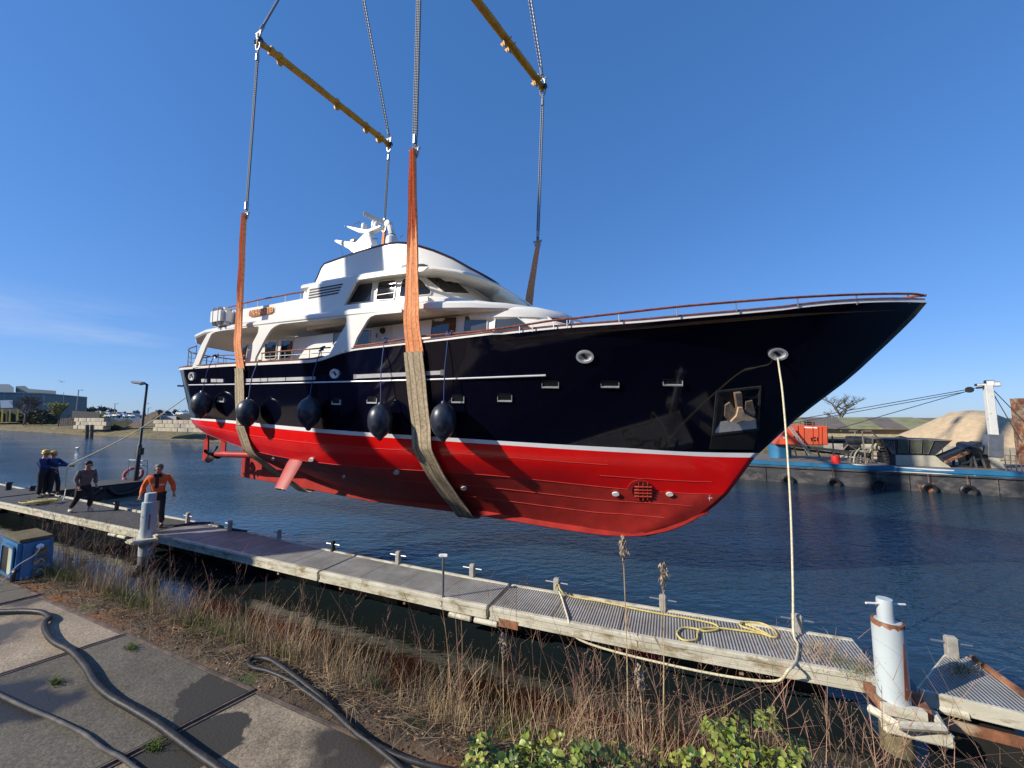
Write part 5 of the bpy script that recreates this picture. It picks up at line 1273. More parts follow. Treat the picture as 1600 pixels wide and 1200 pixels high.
cn = D(208, 741.5, cy); M_ring = mat('faded_red_ring', (.32, .045, .05), .6, var=.25)
root = thing('life_ring', cn-Vector((0, 0, .35)), 'faded red life ring leaning against the foot of the street lamp', 'life ring')
ax = Vector((.35, -1, .55)).normalized(); x = ax.cross(Vector((0, 0, 1))).normalized(); y = ax.cross(x)
mb = MB(); mb.tube([cn+(x*cos(a)+y*sin(a))*.36 for a in [2*pi*k/28 for k in range(28)]], .075, 10, closed=True); mb.build('ring', M_ring, root, smooth=True)
for k in range(4):
    a = k*pi/2+.6; p = [cn+(x*cos(a+d)+y*sin(a+d))*.36 for d in (-.1, 0, .1)]; mb = MB(); mb.tube(p, .08, 10); mb.build('band', mat('ring_band', (.5, .42, .4), .6), root, smooth=True)
root = thing('ladder_rail', G(215, 751, .58), 'thin grey tubular ladder rail around the lamp foot', 'railing')
a, c_ = D(200, 742, b.y+.15), D(230, 744, b.y+.15); h1_, h2_ = D(202, 718.5, b.y+.15), D(230.5, 720, b.y+.15); m1_, m2_ = D(212, 724, b.y+.15), D(231, 729, b.y+.15)
for P in ([a, h1_, h2_, c_], [m1_, m2_]):
    mb = MB(); mb.tube(P, .02, 6); mb.build('rail', M_steel, root, smooth=True)

# ------------------------------------------------------------------ people
def skin_mesh(name, nodes, edges, m, parent, sub=2, root=0):
    me = bpy.data.meshes.new(name); me.from_pydata([n[0] for n in nodes], edges, [])
    o = bpy.data.objects.new(name, me); COL.objects.link(o)
    sk = o.modifiers.new('s', 'SKIN'); sk.use_smooth_shade = True
    for i, n in enumerate(nodes):
        r = n[1] if isinstance(n[1], tuple) else (n[1], n[1]); me.skin_vertices[0].data[i].radius = r
        me.skin_vertices[0].data[i].use_root = (i == root)
    ss = o.modifiers.new('u', 'SUBSURF'); ss.levels = sub; ss.render_levels = sub
    dg = bpy.context.evaluated_depsgraph_get(); nm = bpy.data.meshes.new_from_object(o.evaluated_get(dg)); bpy.data.objects.remove(o)
    nm.materials.clear(); nm.materials.append(m); nm.polygons.foreach_set('use_smooth', [True]*len(nm.polygons))
    o = bpy.data.objects.new(name, nm); COL.objects.link(o); o.parent = parent; return o
def person(loc, heading, label, J, tops, trousers, shoes, hair=None, helmet=None, over=None, scale=1.0, collar=None, hivis=False):
    """J: joints in local metres (x right, y forward, z up) for a 1.78 m figure"""
    root = thing('person', loc, label, 'person'); root.rotation_euler = (0, 0, heading); root.scale = (scale,)*3
    V = {k: Vector(v) for k, v in J.items()}
    nodes = []; edges = []; idx = {}
    def n(k, p, r): idx[k] = len(nodes); nodes.append((tuple(p), r)); return idx[k]
    def e(a, b_): edges.append((idx[a], idx[b_]))
    n('pelvis', V['pelvis'], (.14, .11)); n('waist', V['pelvis'].lerp(V['neck'], .35), (.13, .095)); n('chest', V['pelvis'].lerp(V['neck'], .72), (.14, .095)); n('neck', V['neck'], .06); n('jaw', V['neck'].lerp(V['head'], .5), .065); n('head', V['head'], (.078, .092)); n('crown', V['head']+Vector((0, -.005, .085)), .06)
    e('pelvis', 'waist'); e('waist', 'chest'); e('chest', 'neck'); e('neck', 'jaw'); e('jaw', 'head'); e('head', 'crown')
    for sd in 'lr':
        n('sh'+sd, V['sh'+sd], .062); n('el'+sd, V['el'+sd], .044); n('wr'+sd, V['wr'+sd], .028); e('chest', 'sh'+sd); e('sh'+sd, 'el'+sd); e('el'+sd, 'wr'+sd)
        d = (V['wr'+sd]-V['el'+sd]).normalized(); side = d.cross(Vector((0, 1, 0))); side = side.normalized() if side.length > .2 else Vector((1, 0, 0)); curl = d.cross(side).normalized()
        if curl.y < 0: curl = -curl
        pm = V['wr'+sd]+d*.07; n('pm'+sd, pm, (.036, .022)); e('wr'+sd, 'pm'+sd)
        for f, (o_, L_) in enumerate(((-.032, .062), (-.011, .075), (.011, .072), (.032, .055))):
            a = pm+side*o_+d*.025; b2 = a+d*L_*.55+curl*.012; c3 = b2+d*L_*.3+curl*.03
            n(f'f{f}a'+sd, a, .010); n(f'f{f}b'+sd, b2, .009); n(f'f{f}c'+sd, c3, .007); e('pm'+sd, f'f{f}a'+sd); e(f'f{f}a'+sd, f'f{f}b'+sd); e(f'f{f}b'+sd, f'f{f}c'+sd)
        t0 = V['wr'+sd]+d*.04+curl*.03; n('t0'+sd, t0, .012); n('t1'+sd, t0+d*.035+curl*.025, .009); e('wr'+sd, 't0'+sd); e('t0'+sd, 't1'+sd)
        n('hp'+sd, V['hp'+sd], .095); n('kn'+sd, V['kn'+sd], .062); n('an'+sd, V['an'+sd], .042); n('to'+sd, V['an'+sd].lerp(V['to'+sd], .45), (.03, .02)); e('pelvis', 'hp'+sd); e('hp'+sd, 'kn'+sd); e('kn'+sd, 'an'+sd); e('an'+sd, 'to'+sd)
    body = skin_mesh('body', nodes, edges, M_skin, root)
    # face
    hd = V['head']; fw = J.get('face', (0, 1, 0)); fw = Vector(fw).normalized(); rt = fw.cross(Vector((0, 0, 1))).normalized()
    mb = MB(); mb.tube([hd+fw*.085+Vector((0, 0, .02)), hd+fw*.112+Vector((0, 0, -.018)), hd+fw*.09+Vector((0, 0, -.03))], [.008, .016, .012], 6); 
    for s_ in (1, -1): mb.lathe([(.004, -.012), (.026, 0), (.03, .008), (.01, .012)], hd+rt*s_*.082+Vector((0, 0, -.01)), rt*s_, 8)
    mb.build('nose_and_ears', M_skin, root, org=parent0(root), smooth=True)
    for s_ in (1, -1):
        mb = MB(); mb.lathe([(.003, 0), (.012, .003), (.012, .008), (.004, .011)], hd+fw*.084+rt*s_*.032+Vector((0, 0, .012)), fw, 8); mb.build('eye', M_blackpaint, root, org=parent0(root))
    mb = MB(); mb.tube([hd+fw*.094+rt*.024+Vector((0, 0, -.058)), hd+fw*.098+Vector((0, 0, -.055)), hd+fw*.094-rt*.024+Vector((0, 0, -.058))], .006, 5); mb.build('mouth', mat('lips', (.3, .12, .1), .5), root, org=parent0(root))
    # clothes
    def suit(name, keys, ed, m, sub=2):
        ns = [(tuple(p), r) for p, r in keys]; return skin_mesh(name, ns, ed, m, root, sub)
    P = V; ch = P['pelvis'].lerp(P['neck'], .72); wa = P['pelvis'].lerp(P['neck'], .35)
    k = [(P['pelvis']+Vector((0, 0, -.10)), (.175, .135)), (wa, (.165, .125)), (ch, (.195, .16)), (P['neck']+Vector((0, 0, -.045)), (.085, .08))]
    ed = [(0, 1), (1, 2), (2, 3)]
    for sd in 'lr':
        i = len(k); k += [(P['sh'+sd], .083), (P['el'+sd], .066), (P['wr'+sd].lerp(P['el'+sd], .12), .05)]; ed += [(2, i), (i, i+1), (i+1, i+2)]
    suit('jacket' if hivis else 'sweater', k, ed, tops)
    k = [(P['pelvis']+Vector((0, 0, .0)), (.15, .12)), (P['pelvis']+Vector((0, 0, .16)), (.14, .11))]; ed = [(0, 1)]
    for sd in 'lr':
        i = len(k); k += [(P['hp'+sd], .112), (P['kn'+sd], .085), (P['an'+sd]+Vector((0, 0, .03)), .072)]; ed += [(0, i), (i, i+1), (i+1, i+2)]
    suit('trousers', k, ed, trousers)
    for sd in 'lr':
        a, t = P['an'+sd], P['to'+sd]; d = (t-a); d.z = 0; d.normalize(); bs = Vector((a.x, a.y, min(a.z, t.z)))
        suit('shoe', [(bs-d*.04+Vector((0, 0, .0)), (.058, .055)), (bs+d*.08, (.06, .05)), (bs+d*.19+Vector((0, 0, -.012)), (.05, .034))], [(0, 1), (1, 2)], shoes)
    if hair: 
        mb = MB(); mb.lathe([(.088, -.03), (.1, .01), (.098, .05), (.08, .09), (.04, .115), (.01, .12)], hd-fw*.045+Vector((0, 0, .026)), Vector((0, 0, 1))-fw*.55, 14); mb.build('hair', hair, root, org=parent0(root), smooth=True)
    if helmet:
        mb = MB(); mb.lathe([(.135, 0), (.128, .012), (.118, .02), (.116, .06), (.10, .1), (.06, .13), (.01, .14)], hd+Vector((0, 0, .035)), Vector((0, 0, 1))-fw*.12, 20); h_ = mb.build('helmet', helmet, root, org=parent0(root), smooth=True)
        mb = MB(); mb.prism([hd+fw*.1+rt*.09+Vector((0, 0, .045)), hd+fw*.19+rt*.05+Vector((0, 0, .035)), hd+fw*.19-rt*.05+Vector((0, 0, .035)), hd+fw*.1-rt*.09+Vector((0, 0, .045))], Vector((0, 0, .012))); mb.build('helmet_peak', helmet, root, org=parent0(root))
    return root, P, ch, wa
def parent0(r):  # local coordinates of the figure's own empty
    return Vector((0, 0, 0))
_old_build = MB.build
def _build_local(s, name, mats, parent=None, **k):
    o = _old_build(s, name, mats, parent, **k)
    if parent is not None and parent.get('category') == 'person': o.location = (0, 0, 0)
    return o
MB.build = _build_local
base = dict(pelvis=(0, 0, .95), neck=(0, .0, 1.50), head=(0, .03, 1.66), shl=(-.19, 0, 1.43), shr=(.19, 0, 1.43), ell=(-.24, -.03, 1.15), elr=(.24, -.03, 1.15), wrl=(-.24, .08, .92), wrr=(.24, .08, .92),
            hpl=(-.09, 0, .88), hpr=(.09, 0, .88), knl=(-.1, .02, .48), knr=(.1, .02, .48), anl=(-.11, 0, .07), anr=(.11, 0, .07), tol=(-.12, .14, .03), tor=(.12, .14, .03))
def J(**k): d = dict(base); d.update(k); return d
M_bluew = mat('blue_workwear', (.018, .045, .15), .85, var=.25, vs=9, bmp=.4, bs=25); M_darkw = mat('dark_workwear', (.025, .026, .03), .9, var=.3, vs=9, bmp=.4, bs=25)
M_greyw = mat('grey_knit', (.16, .155, .15), .95, var=.2, vs=8, bmp=.6, bs=60); M_yel = mat('yellow_helmet', (.75, .42, .03), .35, var=.08)
M_orange = mat('hi_vis_orange', (.80, .13, .015), .7, var=.15, vs=8, bmp=.4, bs=20); M_wshoe = mat('white_trainers', (.5, .47, .43), .7); M_dshoe = mat('dark_boots', (.03, .026, .022), .6)
M_hairb = mat('brown_hair', (.035, .02, .013), .7, var=.4, vs=40); M_hairg = mat('grey_hair', (.16, .13, .11), .7, var=.4, vs=40)
HR = radians(-65)      # facing the rope, to the right
pA_ = G(64, 776, .58); pB_ = G(80, 774, .58)
person(pA_, HR-.25, 'nearer worker in a yellow helmet and blue jacket, behind the rope heap', J(face=(0, 1, .0), elr=(.22, .12, 1.2), wrr=(.05, .32, 1.12), ell=(-.24, .05, 1.14), wrl=(-.18, .22, .98)), M_bluew, M_darkw, M_dshoe, helmet=M_yel, scale=1.02)
person(pB_, HR-.1, 'worker in a yellow helmet holding the taut line in both gloved hands', J(neck=(0, -.08, 1.48), head=(0, -.04, 1.65), ell=(-.18, .22, 1.25), wrl=(-.06, .46, 1.18), elr=(.18, .2, 1.24), wrr=(.05, .52, 1.2), knl=(-.12, .1, .5), anl=(-.14, .1, .07), tol=(-.15, .24, .03)), M_bluew, M_darkw, M_dshoe, helmet=M_yel, scale=.99)
person(G(127, 799, .58), radians(-110), 'young man in a grey sweater and dark trousers striding along the jetty',
       J(pelvis=(0, 0, .9), neck=(0, .14, 1.42), head=(.0, .22, 1.56), face=(0, 1, -.35), shl=(-.19, .10, 1.35), shr=(.19, .12, 1.35), ell=(-.27, .02, 1.08), wrl=(-.24, .18, .88), elr=(.25, .1, 1.07), wrr=(.23, .26, .86),
         hpl=(-.09, 0, .84), hpr=(.09, 0, .84), knl=(-.12, .22, .52), anl=(-.14, .12, .12), tol=(-.15, .28, .05), knr=(.12, -.02, .46), anr=(.16, -.30, .1), tor=(.18, -.2, .04)), M_greyw, M_darkw, M_wshoe, hair=M_hairb, scale=.99)
pm = G(243, 823, .58)
rt_, P, ch, wa = person(pm, radians(-150), 'grey haired man in an orange and black high visibility jacket behind the left pile',
       J(neck=(0, .08, 1.50), head=(0, .14, 1.66), face=(0, 1, -.3), shl=(-.21, .04, 1.43), shr=(.21, .04, 1.43), ell=(-.33, .0, 1.17), wrl=(-.38, .13, .95), elr=(.33, .0, 1.16), wrr=(.34, .16, .95),
         knl=(-.12, .12, .5), anl=(-.13, .02, .08), tol=(-.14, .18, .03), knr=(.1, -.04, .48), anr=(.12, -.26, .1), tor=(.13, -.14, .03)), M_orange, M_darkw, M_dshoe, hair=M_hairg, hivis=True, scale=1.0)
# black front, pockets and reflective bands of the jacket
def patch(name, c, sz, m): mb = MB(); mb.box(c, sz); return mb.build(name, m, rt_, org=Vector((0, 0, 0)), bevel=.012)
patch('black_front', ch+Vector((0, .150, -.02)), (.075, .03, .40), M_darkw); patch('black_hem', P['pelvis']+Vector((0, .0, -.01)), (.34, .28, .10), M_darkw)
patch('collar', P['neck']+Vector((0, 0, -.01)), (.19, .17, .1), M_darkw)
for sx in (-.11, .11): patch('reflective_band', ch+Vector((sx, .135, -.13)), (.13, .03, .035), M_grey)
for sx in (-.1, .1):
    patch('chest_pocket', ch+Vector((sx, .148, .02)), (.10, .025, .09), mat('faded_orange_patch', (.62, .16, .04), .8)); patch('shoulder_band', ch+Vector((sx*1.15, .09, .17)), (.04, .13, .03), M_grey)
# rope held by the workers, up to the stern
st = hit(300, 602, HB)[0]
hand = G(104, 0, 0) if False else None
p0 = D(107, 727.5, pB_.y-.1)
rope([p0, p0.lerp(Y.P(20.3, 1.0, 5.0), .5)+Vector((0, 0, -.25)), Y.P(20.3, 1.0, 5.0)], .018, M_rope_w, 'taut line from the helmeted workers up to the stern of the yacht')
rope([p0, p0+Vector((-.06, 0, -.4)), p0+Vector((-.02, 0, -.9)), G(98, 782, .62), G(88, 786, .62), G(78, 788, .62)], .012, M_rope_w, 'slack tail of the line hanging from the gloved hands to the deck')

# ------------------------------------------------------------------ blue pump cabinet on the quay
M_blueplastic = mat('blue_moulded_plastic', (.03, .15, .32), .42, var=.18, vs=5, dirt=(.14, .14, .12), dscale=4, dpos=(.55, .8))
M_mossy = mat('mossy_top', (.12, .085, .04), .9, var=.35, vs=9, dirt=(.07, .09, .02), dscale=5, bmp=.5)
b = G(22, 914, 2.12); zt = D(37, 846, b.y).z; H_ = zt-2.12
e1 = Vector((.45, .893, 0)).normalized(); e2 = Vector((-e1.y, e1.x, 0)); w1 = .25; w2 = .58
cen = b+e1*w1/2+e2*w2/2; R = Matrix((e1, e2 if e1.cross(e2).z > 0 else -e2, Vector((0, 0, 1)))).transposed()
root = thing('pump_cabinet', cen, 'blue plastic cabinet with rounded corners standing at the left edge of the quay', 'cabinet')
mb = MB(); mb.box(cen+Vector((0, 0, H_/2)), (w1, w2, H_), R, taper=.95); mb.build('housing', M_blueplastic, root, bevel=.035)
mb = MB(); mb.box(cen+Vector((0, 0, H_-.012)), (w1*.90, w2*.90, .03), R); mb.build('mossy_lid', M_mossy, root, bevel=.005)
fn = -e1       # sunlit side faces the camera-left
left_c = lambda t, h: b+e2*t*w2+Vector((0, 0, h*H_))-e1*.004
mb = MB(); q = rnd_poly([(.12, .12), (.12, .84), (.8, .84), (.8, .12)], .1); mb.prism([left_c(a, h) for a, h in q], -e1*.012, [[left_c(a, h) for a, h in rnd_poly([(.17, .17), (.17, .79), (.75, .79), (.75, .17)], .08)]]); wf = mb.build('window_frame', M_blueplastic, root)
mb = MB(); mb.prism([left_c(a, h) for a, h in rnd_poly([(.17, .17), (.17, .79), (.42, .79), (.42, .17)], .05)], -e1*.004); mb.build('inner_panel', mat('pale_green_panel', (.45, .48, .36), .5), wf)
mb = MB(); mb.prism([left_c(a, h) for a, h in rnd_poly([(.43, .17), (.43, .79), (.75, .79), (.75, .17)], .05)], -e1*.004); mb.build('opening', M_blackpaint, wf)
rf = lambda t, h, o=0: b+e1*t*w1-e2*(.012+o)+Vector((0, 0, h*H_))
mb = MB(); mb.lathe([(.026, 0), (.026, .02), (.018, .035), (.012, .045)], rf(.55, .8), -e2, 14); mb.build('white_socket', M_strip, root, smooth=True)
mb = MB(); mb.tube(bez([rf(.55, .8, .045), rf(.3, .66, .12), rf(-.1, .5, .12), rf(-.6, .2, .2), rf(-1.2, .02, .1)], 5), .005, 6); mb.build('cable', M_steel, root, smooth=True)
M_label = mat('worn_label', (.10, .09, .07), .6, var=.5, vs=20, dirt=(.35, .25, .15), dscale=14, dpos=(.5, .6))
for h in (.12, .36, .58):
    q = rnd_poly([(.42, h), (.42, h+.17), (.80, h+.19), (.80, h+.02)], .06); mb = MB(); mb.prism([rf(a, z_) for a, z_ in q], -e2*.006); pl = mb.build('label_plate', M_label, root)
    if h < .5: mb = MB(); mb.tube([rf(.52+.18*k/8, h+.06+.07*sin(pi*k/8), .01) for k in range(9)], .004, 5); mb.build('arrow_mark', M_grey, pl)
mb = MB(); mb.tube(bez([rf(.02, .32), rf(-.06, .34, .04), rf(-.1, .26, .05), rf(-.1, .12, .05)], 4), .018, 8); mb.build('hose_stub', M_black, root, smooth=True)

# ------------------------------------------------------------------ hoses on the slabs
def ground_line(pts, r, m, label, z=2.155, n=8, nm='hose'):
    rope([G(x, y, z+r) for x, y in pts], r, m, label, n, name=nm, cat='hose', grp=None)
M_hose = mat('dusty_black_hose', (.022, .022, .024), .5, var=.3, vs=10, dirt=(.07, .065, .055), dscale=14, dpos=(.52, .85), bmp=.2, spec=.25)
M_hoseg = mat('dusty_grey_cable', (.06, .055, .055), .75, var=.3, vs=10, dirt=(.12, .10, .085), dscale=10)
hose1 = [(-60, 958), (0, 955.5), (40, 954.5), (66, 957), (77, 965), (70, 973), (72, 987), (85, 1003), (112, 1018), (134, 1042), (148, 1066), (172, 1088), (205, 1107), (245, 1131), (275, 1153), (303, 1174), (345, 1203), (400, 1245)]
M_ = M_hose
ground_line(hose1, .018, M_hose, 'thick dusty black hose winding diagonally over the left slabs')
ground_line([(-60, 1058), (0, 1086), (40, 1105), (85, 1124), (130, 1146), (160, 1169), (190, 1184), (215, 1203), (250, 1225)], .0095, M_hoseg, 'thin grey cable crossing the bottom left corner')
ground_line([(760, 1215), (700, 1203), (655, 1192), (610, 1176), (585, 1163), (560, 1148), (535, 1124), (500, 1096), (470, 1075), (455, 1064), (420, 1049), (396, 1043), (388, 1035), (398, 1028), (420, 1030), (440, 1042), (470, 1064), (500, 1088), (520, 1110), (545, 1135), (575, 1158), (615, 1190), (650, 1225)], .0135, M_hose, 'black hose doubled back in a loop beside the dry weeds')
rope([G(x, y, .585) for x, y in ((272, 822), (300, 818), (330, 817), (345, 822), (360, 826), (385, 830))], .03, M_black, 'black hose lying along the far edge of the shaded pontoon', name='hose', cat='hose')
# ------------------------------------------------------------------ dredging barge on the far side
q0, q1 = G(1160, 749, 0), G(1600, 778, 0)
BF = Frame((q0.x, q0.y), atan2(q1.y-q0.y, q1.x-q0.x))
b6 = lambda x, y: (1160+x/3.636, 560+y/3.636)
BW = lambda x, y, v=0.: BF.W(*b6(x, y), v)
BS = lambda x, y, v=0.: BF.L(*b6(x, y), v)
BN = Vector((BF.N[0], BF.N[1], 0)); BA = Vector((BF.A[0], BF.A[1], 0)); BR = Matrix((BA, -BN, Vector((0, 0, 1)))).transposed()
M_bblue = mat('barge_blue_paint', (.02, .14, .27), .5, var=.2, vs=1.5, dirt=(.10, .13, .14), dscale=2, dpos=(.55, .75))
M_bhull = mat('worn_black_hull', (.045, .046, .05), .65, var=.35, vs=1.2, dirt=(.15, .13, .12), dscale=1.6, dpos=(.5, .72), stretch=(1, 1, 2))
M_bwhite = mat('chipped_white_paint', (.62, .62, .58), .5, var=.08, dirt=(.3, .32, .3), dscale=3, dpos=(.58, .7))
M_borange = mat('orange_red_paint', (.62, .085, .03), .5, var=.12, vs=2, dirt=(.4, .12, .06), dscale=3)
M_beige = mat('dirty_beige_paint', (.46, .43, .33), .6, var=.12, vs=1.5, dirt=(.25, .2, .12), dscale=1.5, dpos=(.5, .75))
M_frame = mat('grey_brown_steelwork', (.17, .155, .135), .7, .2, var=.3, vs=6, dirt=(.25, .15, .09), dscale=3)
zb1 = BS(900, 670)[1]; zt1 = BS(80, 580)[1]; zm1 = BS(80, 610)[1]
s_l, s_r = -7.0, 26.0
barge = thing('dredging_barge', BF.P(8, -2.6, 0), 'long dark dredging barge with a blue gunwale moored along the far bank', 'barge')
def bband(name, z0, z1, out0, out1, m, s0=s_l, s1=s_r):
    mb = MB(); rows = []
    for s in np.linspace(s0, s1, 24): rows.append([BF.P(s, out0, z0), BF.P(s, out1, z1), BF.P(s, out1-.3, z1), BF.P(s, out0-.3, z0)])
    mb.grid(rows, close=True); mb.add(rows[0], [(0, 1, 2, 3)]); mb.add(rows[-1], [(0, 1, 2, 3)]); return mb.build(name, m, barge)
mb = MB(); mb.prism([BF.P(s_l, 0, -.5), BF.P(s_r, 0, -.5), BF.P(s_r, -5.6, -.5), BF.P(s_l, -5.6, -.5)], (0, 0, zm1+.5)); mb.build('hull', M_bhull, barge)
bband('gunwale', zm1, zt1, .03, .03, M_bblue); bband('rubbing_strake', zm1-.03, zm1+.05, .09, .09, M_bhull); bband('gunwale_bead', zm1+.12, zm1+.17, .07, .07, M_bblue)
mb = MB(); mb.prism([BF.P(s_l, -.2, zt1-.12), BF.P(s_r, -.2, zt1-.12), BF.P(s_r, -5.5, zt1-.12), BF.P(s_l, -5.5, zt1-.12)], (0, 0, .06)); mb.build('deck', M_frame, barge)
# worn white patches on the gunwale
for P in ([(750, 640), (1000, 636), (1100, 648), (1205, 662), (1195, 672), (1020, 662), (900, 655), (760, 652)], [(860, 614), (1205, 634), (1200, 640), (1100, 638), (870, 620)], [(1285, 668), (1325, 666), (1330, 676), (1290, 678)], [(620, 598), (720, 606), (740, 612), (640, 606)]):
    mb = MB(); mb.prism([BW(x, y, .032) for x, y in P], BN*.006); mb.build('worn_patch', M_bwhite, barge)
for k in range(9):
    s = s_l+2+k*3.1; mb = MB(); mb.bar(BF.P(s, .02, 0), BF.P(s, .02, zm1), .05, .03); mb.build('hull_rib', M_bhull, barge)
# hopper house with inclined windows
dv = -1.6
mb = MB(); bot = [(865, 612), (1210, 637), (1090, 549), (868, 545)]; mb.prism([BW(x, y, dv) for x, y in bot], -BN*2.2); mb.build('hopper_base', M_beige, barge, bevel=.03)
mb = MB(); topp = [(868, 549), (1092, 553), (1190, 468), (765, 455), (800, 500), (850, 548)]; mb.prism([BW(x, y, dv-.02) for x, y in topp], -BN*2.1); hop = mb.build('hopper', M_darksteel, barge, bevel=.02)
for a, b_, c_, d_ in ((885, 945, 465, 536), (956, 1020, 467, 540), (1030, 1085, 470, 543)):
    mb = MB(); P = [(a, c_), (b_, c_+2), (b_-(4 if a < 1000 else 30), d_), (a-3, d_-2)]; hl = shrink(P, 4); mb.prism([BW(x, y, dv+.0) for x, y in P], BN*.05, [[BW(x, y, dv) for x, y in hl]]); f = mb.build('window', M_frame, barge)
    mb = MB(); mb.prism([BW(x, y, dv+.01) for x, y in hl], BN*.01); mb.build('pane', mat('dull_green_glass', (.09, .10, .07), .25), f)
mb = MB(); mb.prism([BW(x, y, dv+.05) for x, y in ((760, 452), (1192, 465), (1190, 471), (760, 459))], -BN*2.2); mb.build('rim', M_frame, barge)
mb = MB(); mb.prism([BW(x, y, dv) for x, y in ((835, 545), (868, 548), (875, 612), (840, 610))], -BN*2.0); mb.build('side_plate', M_darksteel, barge)
for k in range(5): mb = MB(); mb.bar(BW(795+k*16, 462+k*2, dv+.06), BW(855+k*3, 545, dv+.06), .05, .04); mb.build('rib', M_frame, barge)
# orange engine house on its blue pedestal
ov = -2.4
for P, nm in (([(180, 490), (262, 392), (300, 380), (320, 380), (320, 492)], 'engine_house'), ([(322, 378), (485, 386), (488, 492), (322, 492)], 'engine_house')):
    mb = MB(); mb.prism([BW(x, y, ov) for x, y in P], -BN*1.8); eh = mb.build(nm, M_borange, barge, bevel=.04)
for x in (350, 400, 432, 452): mb = MB(); mb.bar(BW(x, 390, ov+.02), BW(x, 488, ov+.02), .025, .02); mb.build('panel_seam', mat('dark_orange', (.3, .04, .02), .6), barge)
for a, b_, c_, d_ in ((388, 400, 450, 470), (404, 416, 446, 456), (405, 418, 462, 472), (422, 434, 448, 470), (290, 305, 440, 452)):
    mb = MB(); mb.prism([BW(x, y, ov+.005) for x, y in ((a, c_), (b_, c_), (b_-3, d_), (a+2, d_))], BN*.012); mb.build('black_marking', M_blackpaint, barge)
mb = MB(); mb.prism([BW(x, y, ov+.005) for x, y in ((350, 388), (425, 391), (425, 398), (350, 395))], BN*.01); mb.build('white_marking', M_strip, barge)
mb = MB(); mb.prism([BW(x, y, ov+.005) for x, y in ((232, 444), (252, 444), (252, 455), (232, 455))], BN*.01); mb.build('white_marking', M_strip, barge)
c_ = BW(216, 570, ov-.9); t_ = BW(216, 490, ov-.9); mb = MB(); mb.lathe([(.62, zt1-.1), (.62, t_.z), (.55, t_.z+.02)], Vector((c_.x, c_.y, 0)), n=24); mb.build('pedestal', M_bblue, barge, smooth=True)
for a, b_ in (((325, 358), (480, 365)), ((325, 370), (480, 376))): mb = MB(); mb.tube([BW(*a, ov-.2), BW(*b_, ov-.2)], .02, 6); mb.build('roof_rail', M_frame, barge)
for x in (328, 365, 400, 440, 458, 478): mb = MB(); mb.tube([BW(x, 357, ov-.2), BW(x, 388, ov-.2)], .02, 6); mb.build('roof_rail_post', M_frame, barge)
mb = MB(); mb.box(BW(380, 372, ov-.8), (.5, .4, .3), BR); mb.build('exhaust', M_blackpaint, barge)
for dx in (0, 14): mb = MB(); mb.bar(BW(262+dx, 388, ov+.35), BW(380+dx, 548, ov+.6), .05, .07); mb.build('ladder_rail', M_steel, barge)
for k in range(12): t = (k+.5)/12; mb = MB(); mb.bar(BW(262+118*t, 388+160*t, ov+.37+.2*t), BW(276+118*t, 388+160*t, ov+.37+.2*t), .03); mb.build('ladder_rung', M_steel, barge)
mb = MB(); mb.bar(BW(255, 492, ov+.1), BW(720, 545, ov+.1), .18, .16); mb.bar(BW(255, 510, ov-.9), BW(720, 560, ov-.9), .18, .14); mb.build('boom_beam', M_darksteel, barge)
for x in (290, 350, 420, 505): mb = MB(); mb.bar(BW(x, 490+(x-255)*.11, ov+.1), BW(x+20, 560, ov+.1), .08); mb.build('beam_post', M_darksteel, barge)
# scaffolding, stairs and pipework
for a, b_ in (((545, 545), (600, 490)), ((600, 490), (690, 545)), ((600, 490), (602, 600)), ((560, 520), (830, 520)), ((600, 545), (850, 560)), ((540, 575), (600, 545)), ((690, 480), (700, 600)), ((740, 440), (740, 600)),
              ((770, 455), (840, 610)), ((790, 455), (858, 608)), ((730, 410), (770, 455)), ((600, 412), (735, 412)), ((640, 412), (640, 520)), ((680, 412), (690, 520)), ((700, 470), (830, 475)), ((560, 412), (600, 412)), ((640, 560), (800, 600)), ((620, 600), (700, 545)), ((510, 440), (520, 550))):
    v_ = random.uniform(-3.2, -1.4); mb = MB(); mb.bar(BW(*a, v_), BW(*b_, v_+random.uniform(-.4, .4)), .055); mb.build('scaffold_tube', M_frame, barge)
for k in range(8): t = k/8; mb = MB(); mb.bar(BW(775+66*t, 470+135*t, -1.7), BW(775+66*t, 470+135*t, -2.5), .2, .03); mb.build('stair_tread', M_frame, barge)
for (x, y, r_) in ((640, 468, .28), (690, 475, .22), (720, 500, .25), (625, 500, .2)): mb = MB(); mb.lathe([(r_, -.4), (r_, .4)], BW(x, y, -2.6), BA, 12); mb.build('pump_body', M_darksteel if x < 700 else M_beige, barge, smooth=True)
for k in range(7): mb = MB(); mb.tube(bez([BW(610+k*20, 600, -2-.1*k), BW(620+k*18, 540+8*(k % 3), -2-.1*k), BW(650+k*17, 520-10*(k % 2), -2.4)], 4), .04, 6); mb.build('pipe', M_beige if k % 2 else M_frame, barge, smooth=True)
# conveyor
mb = MB(); mb.bar(BW(1110, 572, -1.7), BW(1330, 482, -2.6), .5, .22); mb.build('conveyor', M_darksteel, barge)
mb = MB(); mb.bar(BW(1150, 590, -1.5), BW(1290, 530, -1.9), .1, .12); mb.build('conveyor_rail', M_rust, barge)
for P in ([(1265, 482), (1310, 475), (1360, 520), (1400, 560), (1420, 636), (1290, 640), (1270, 560)],): mb = MB(); mb.prism([BW(x, y, -2.7) for x, y in P], -BN*1.0); mb.build('drive_head', M_darksteel, barge, bevel=.05)
for a, b_ in (((1200, 640), (1200, 560)), ((1300, 640), (1305, 500)), ((1240, 600), (1380, 560)), ((1180, 610), (1400, 620)), ((1340, 640), (1300, 520)), ((1390, 640), (1350, 530))):
    mb = MB(); mb.bar(BW(*a, -2.0), BW(*b_, -2.1), .09); mb.build('brace', M_darksteel, barge)
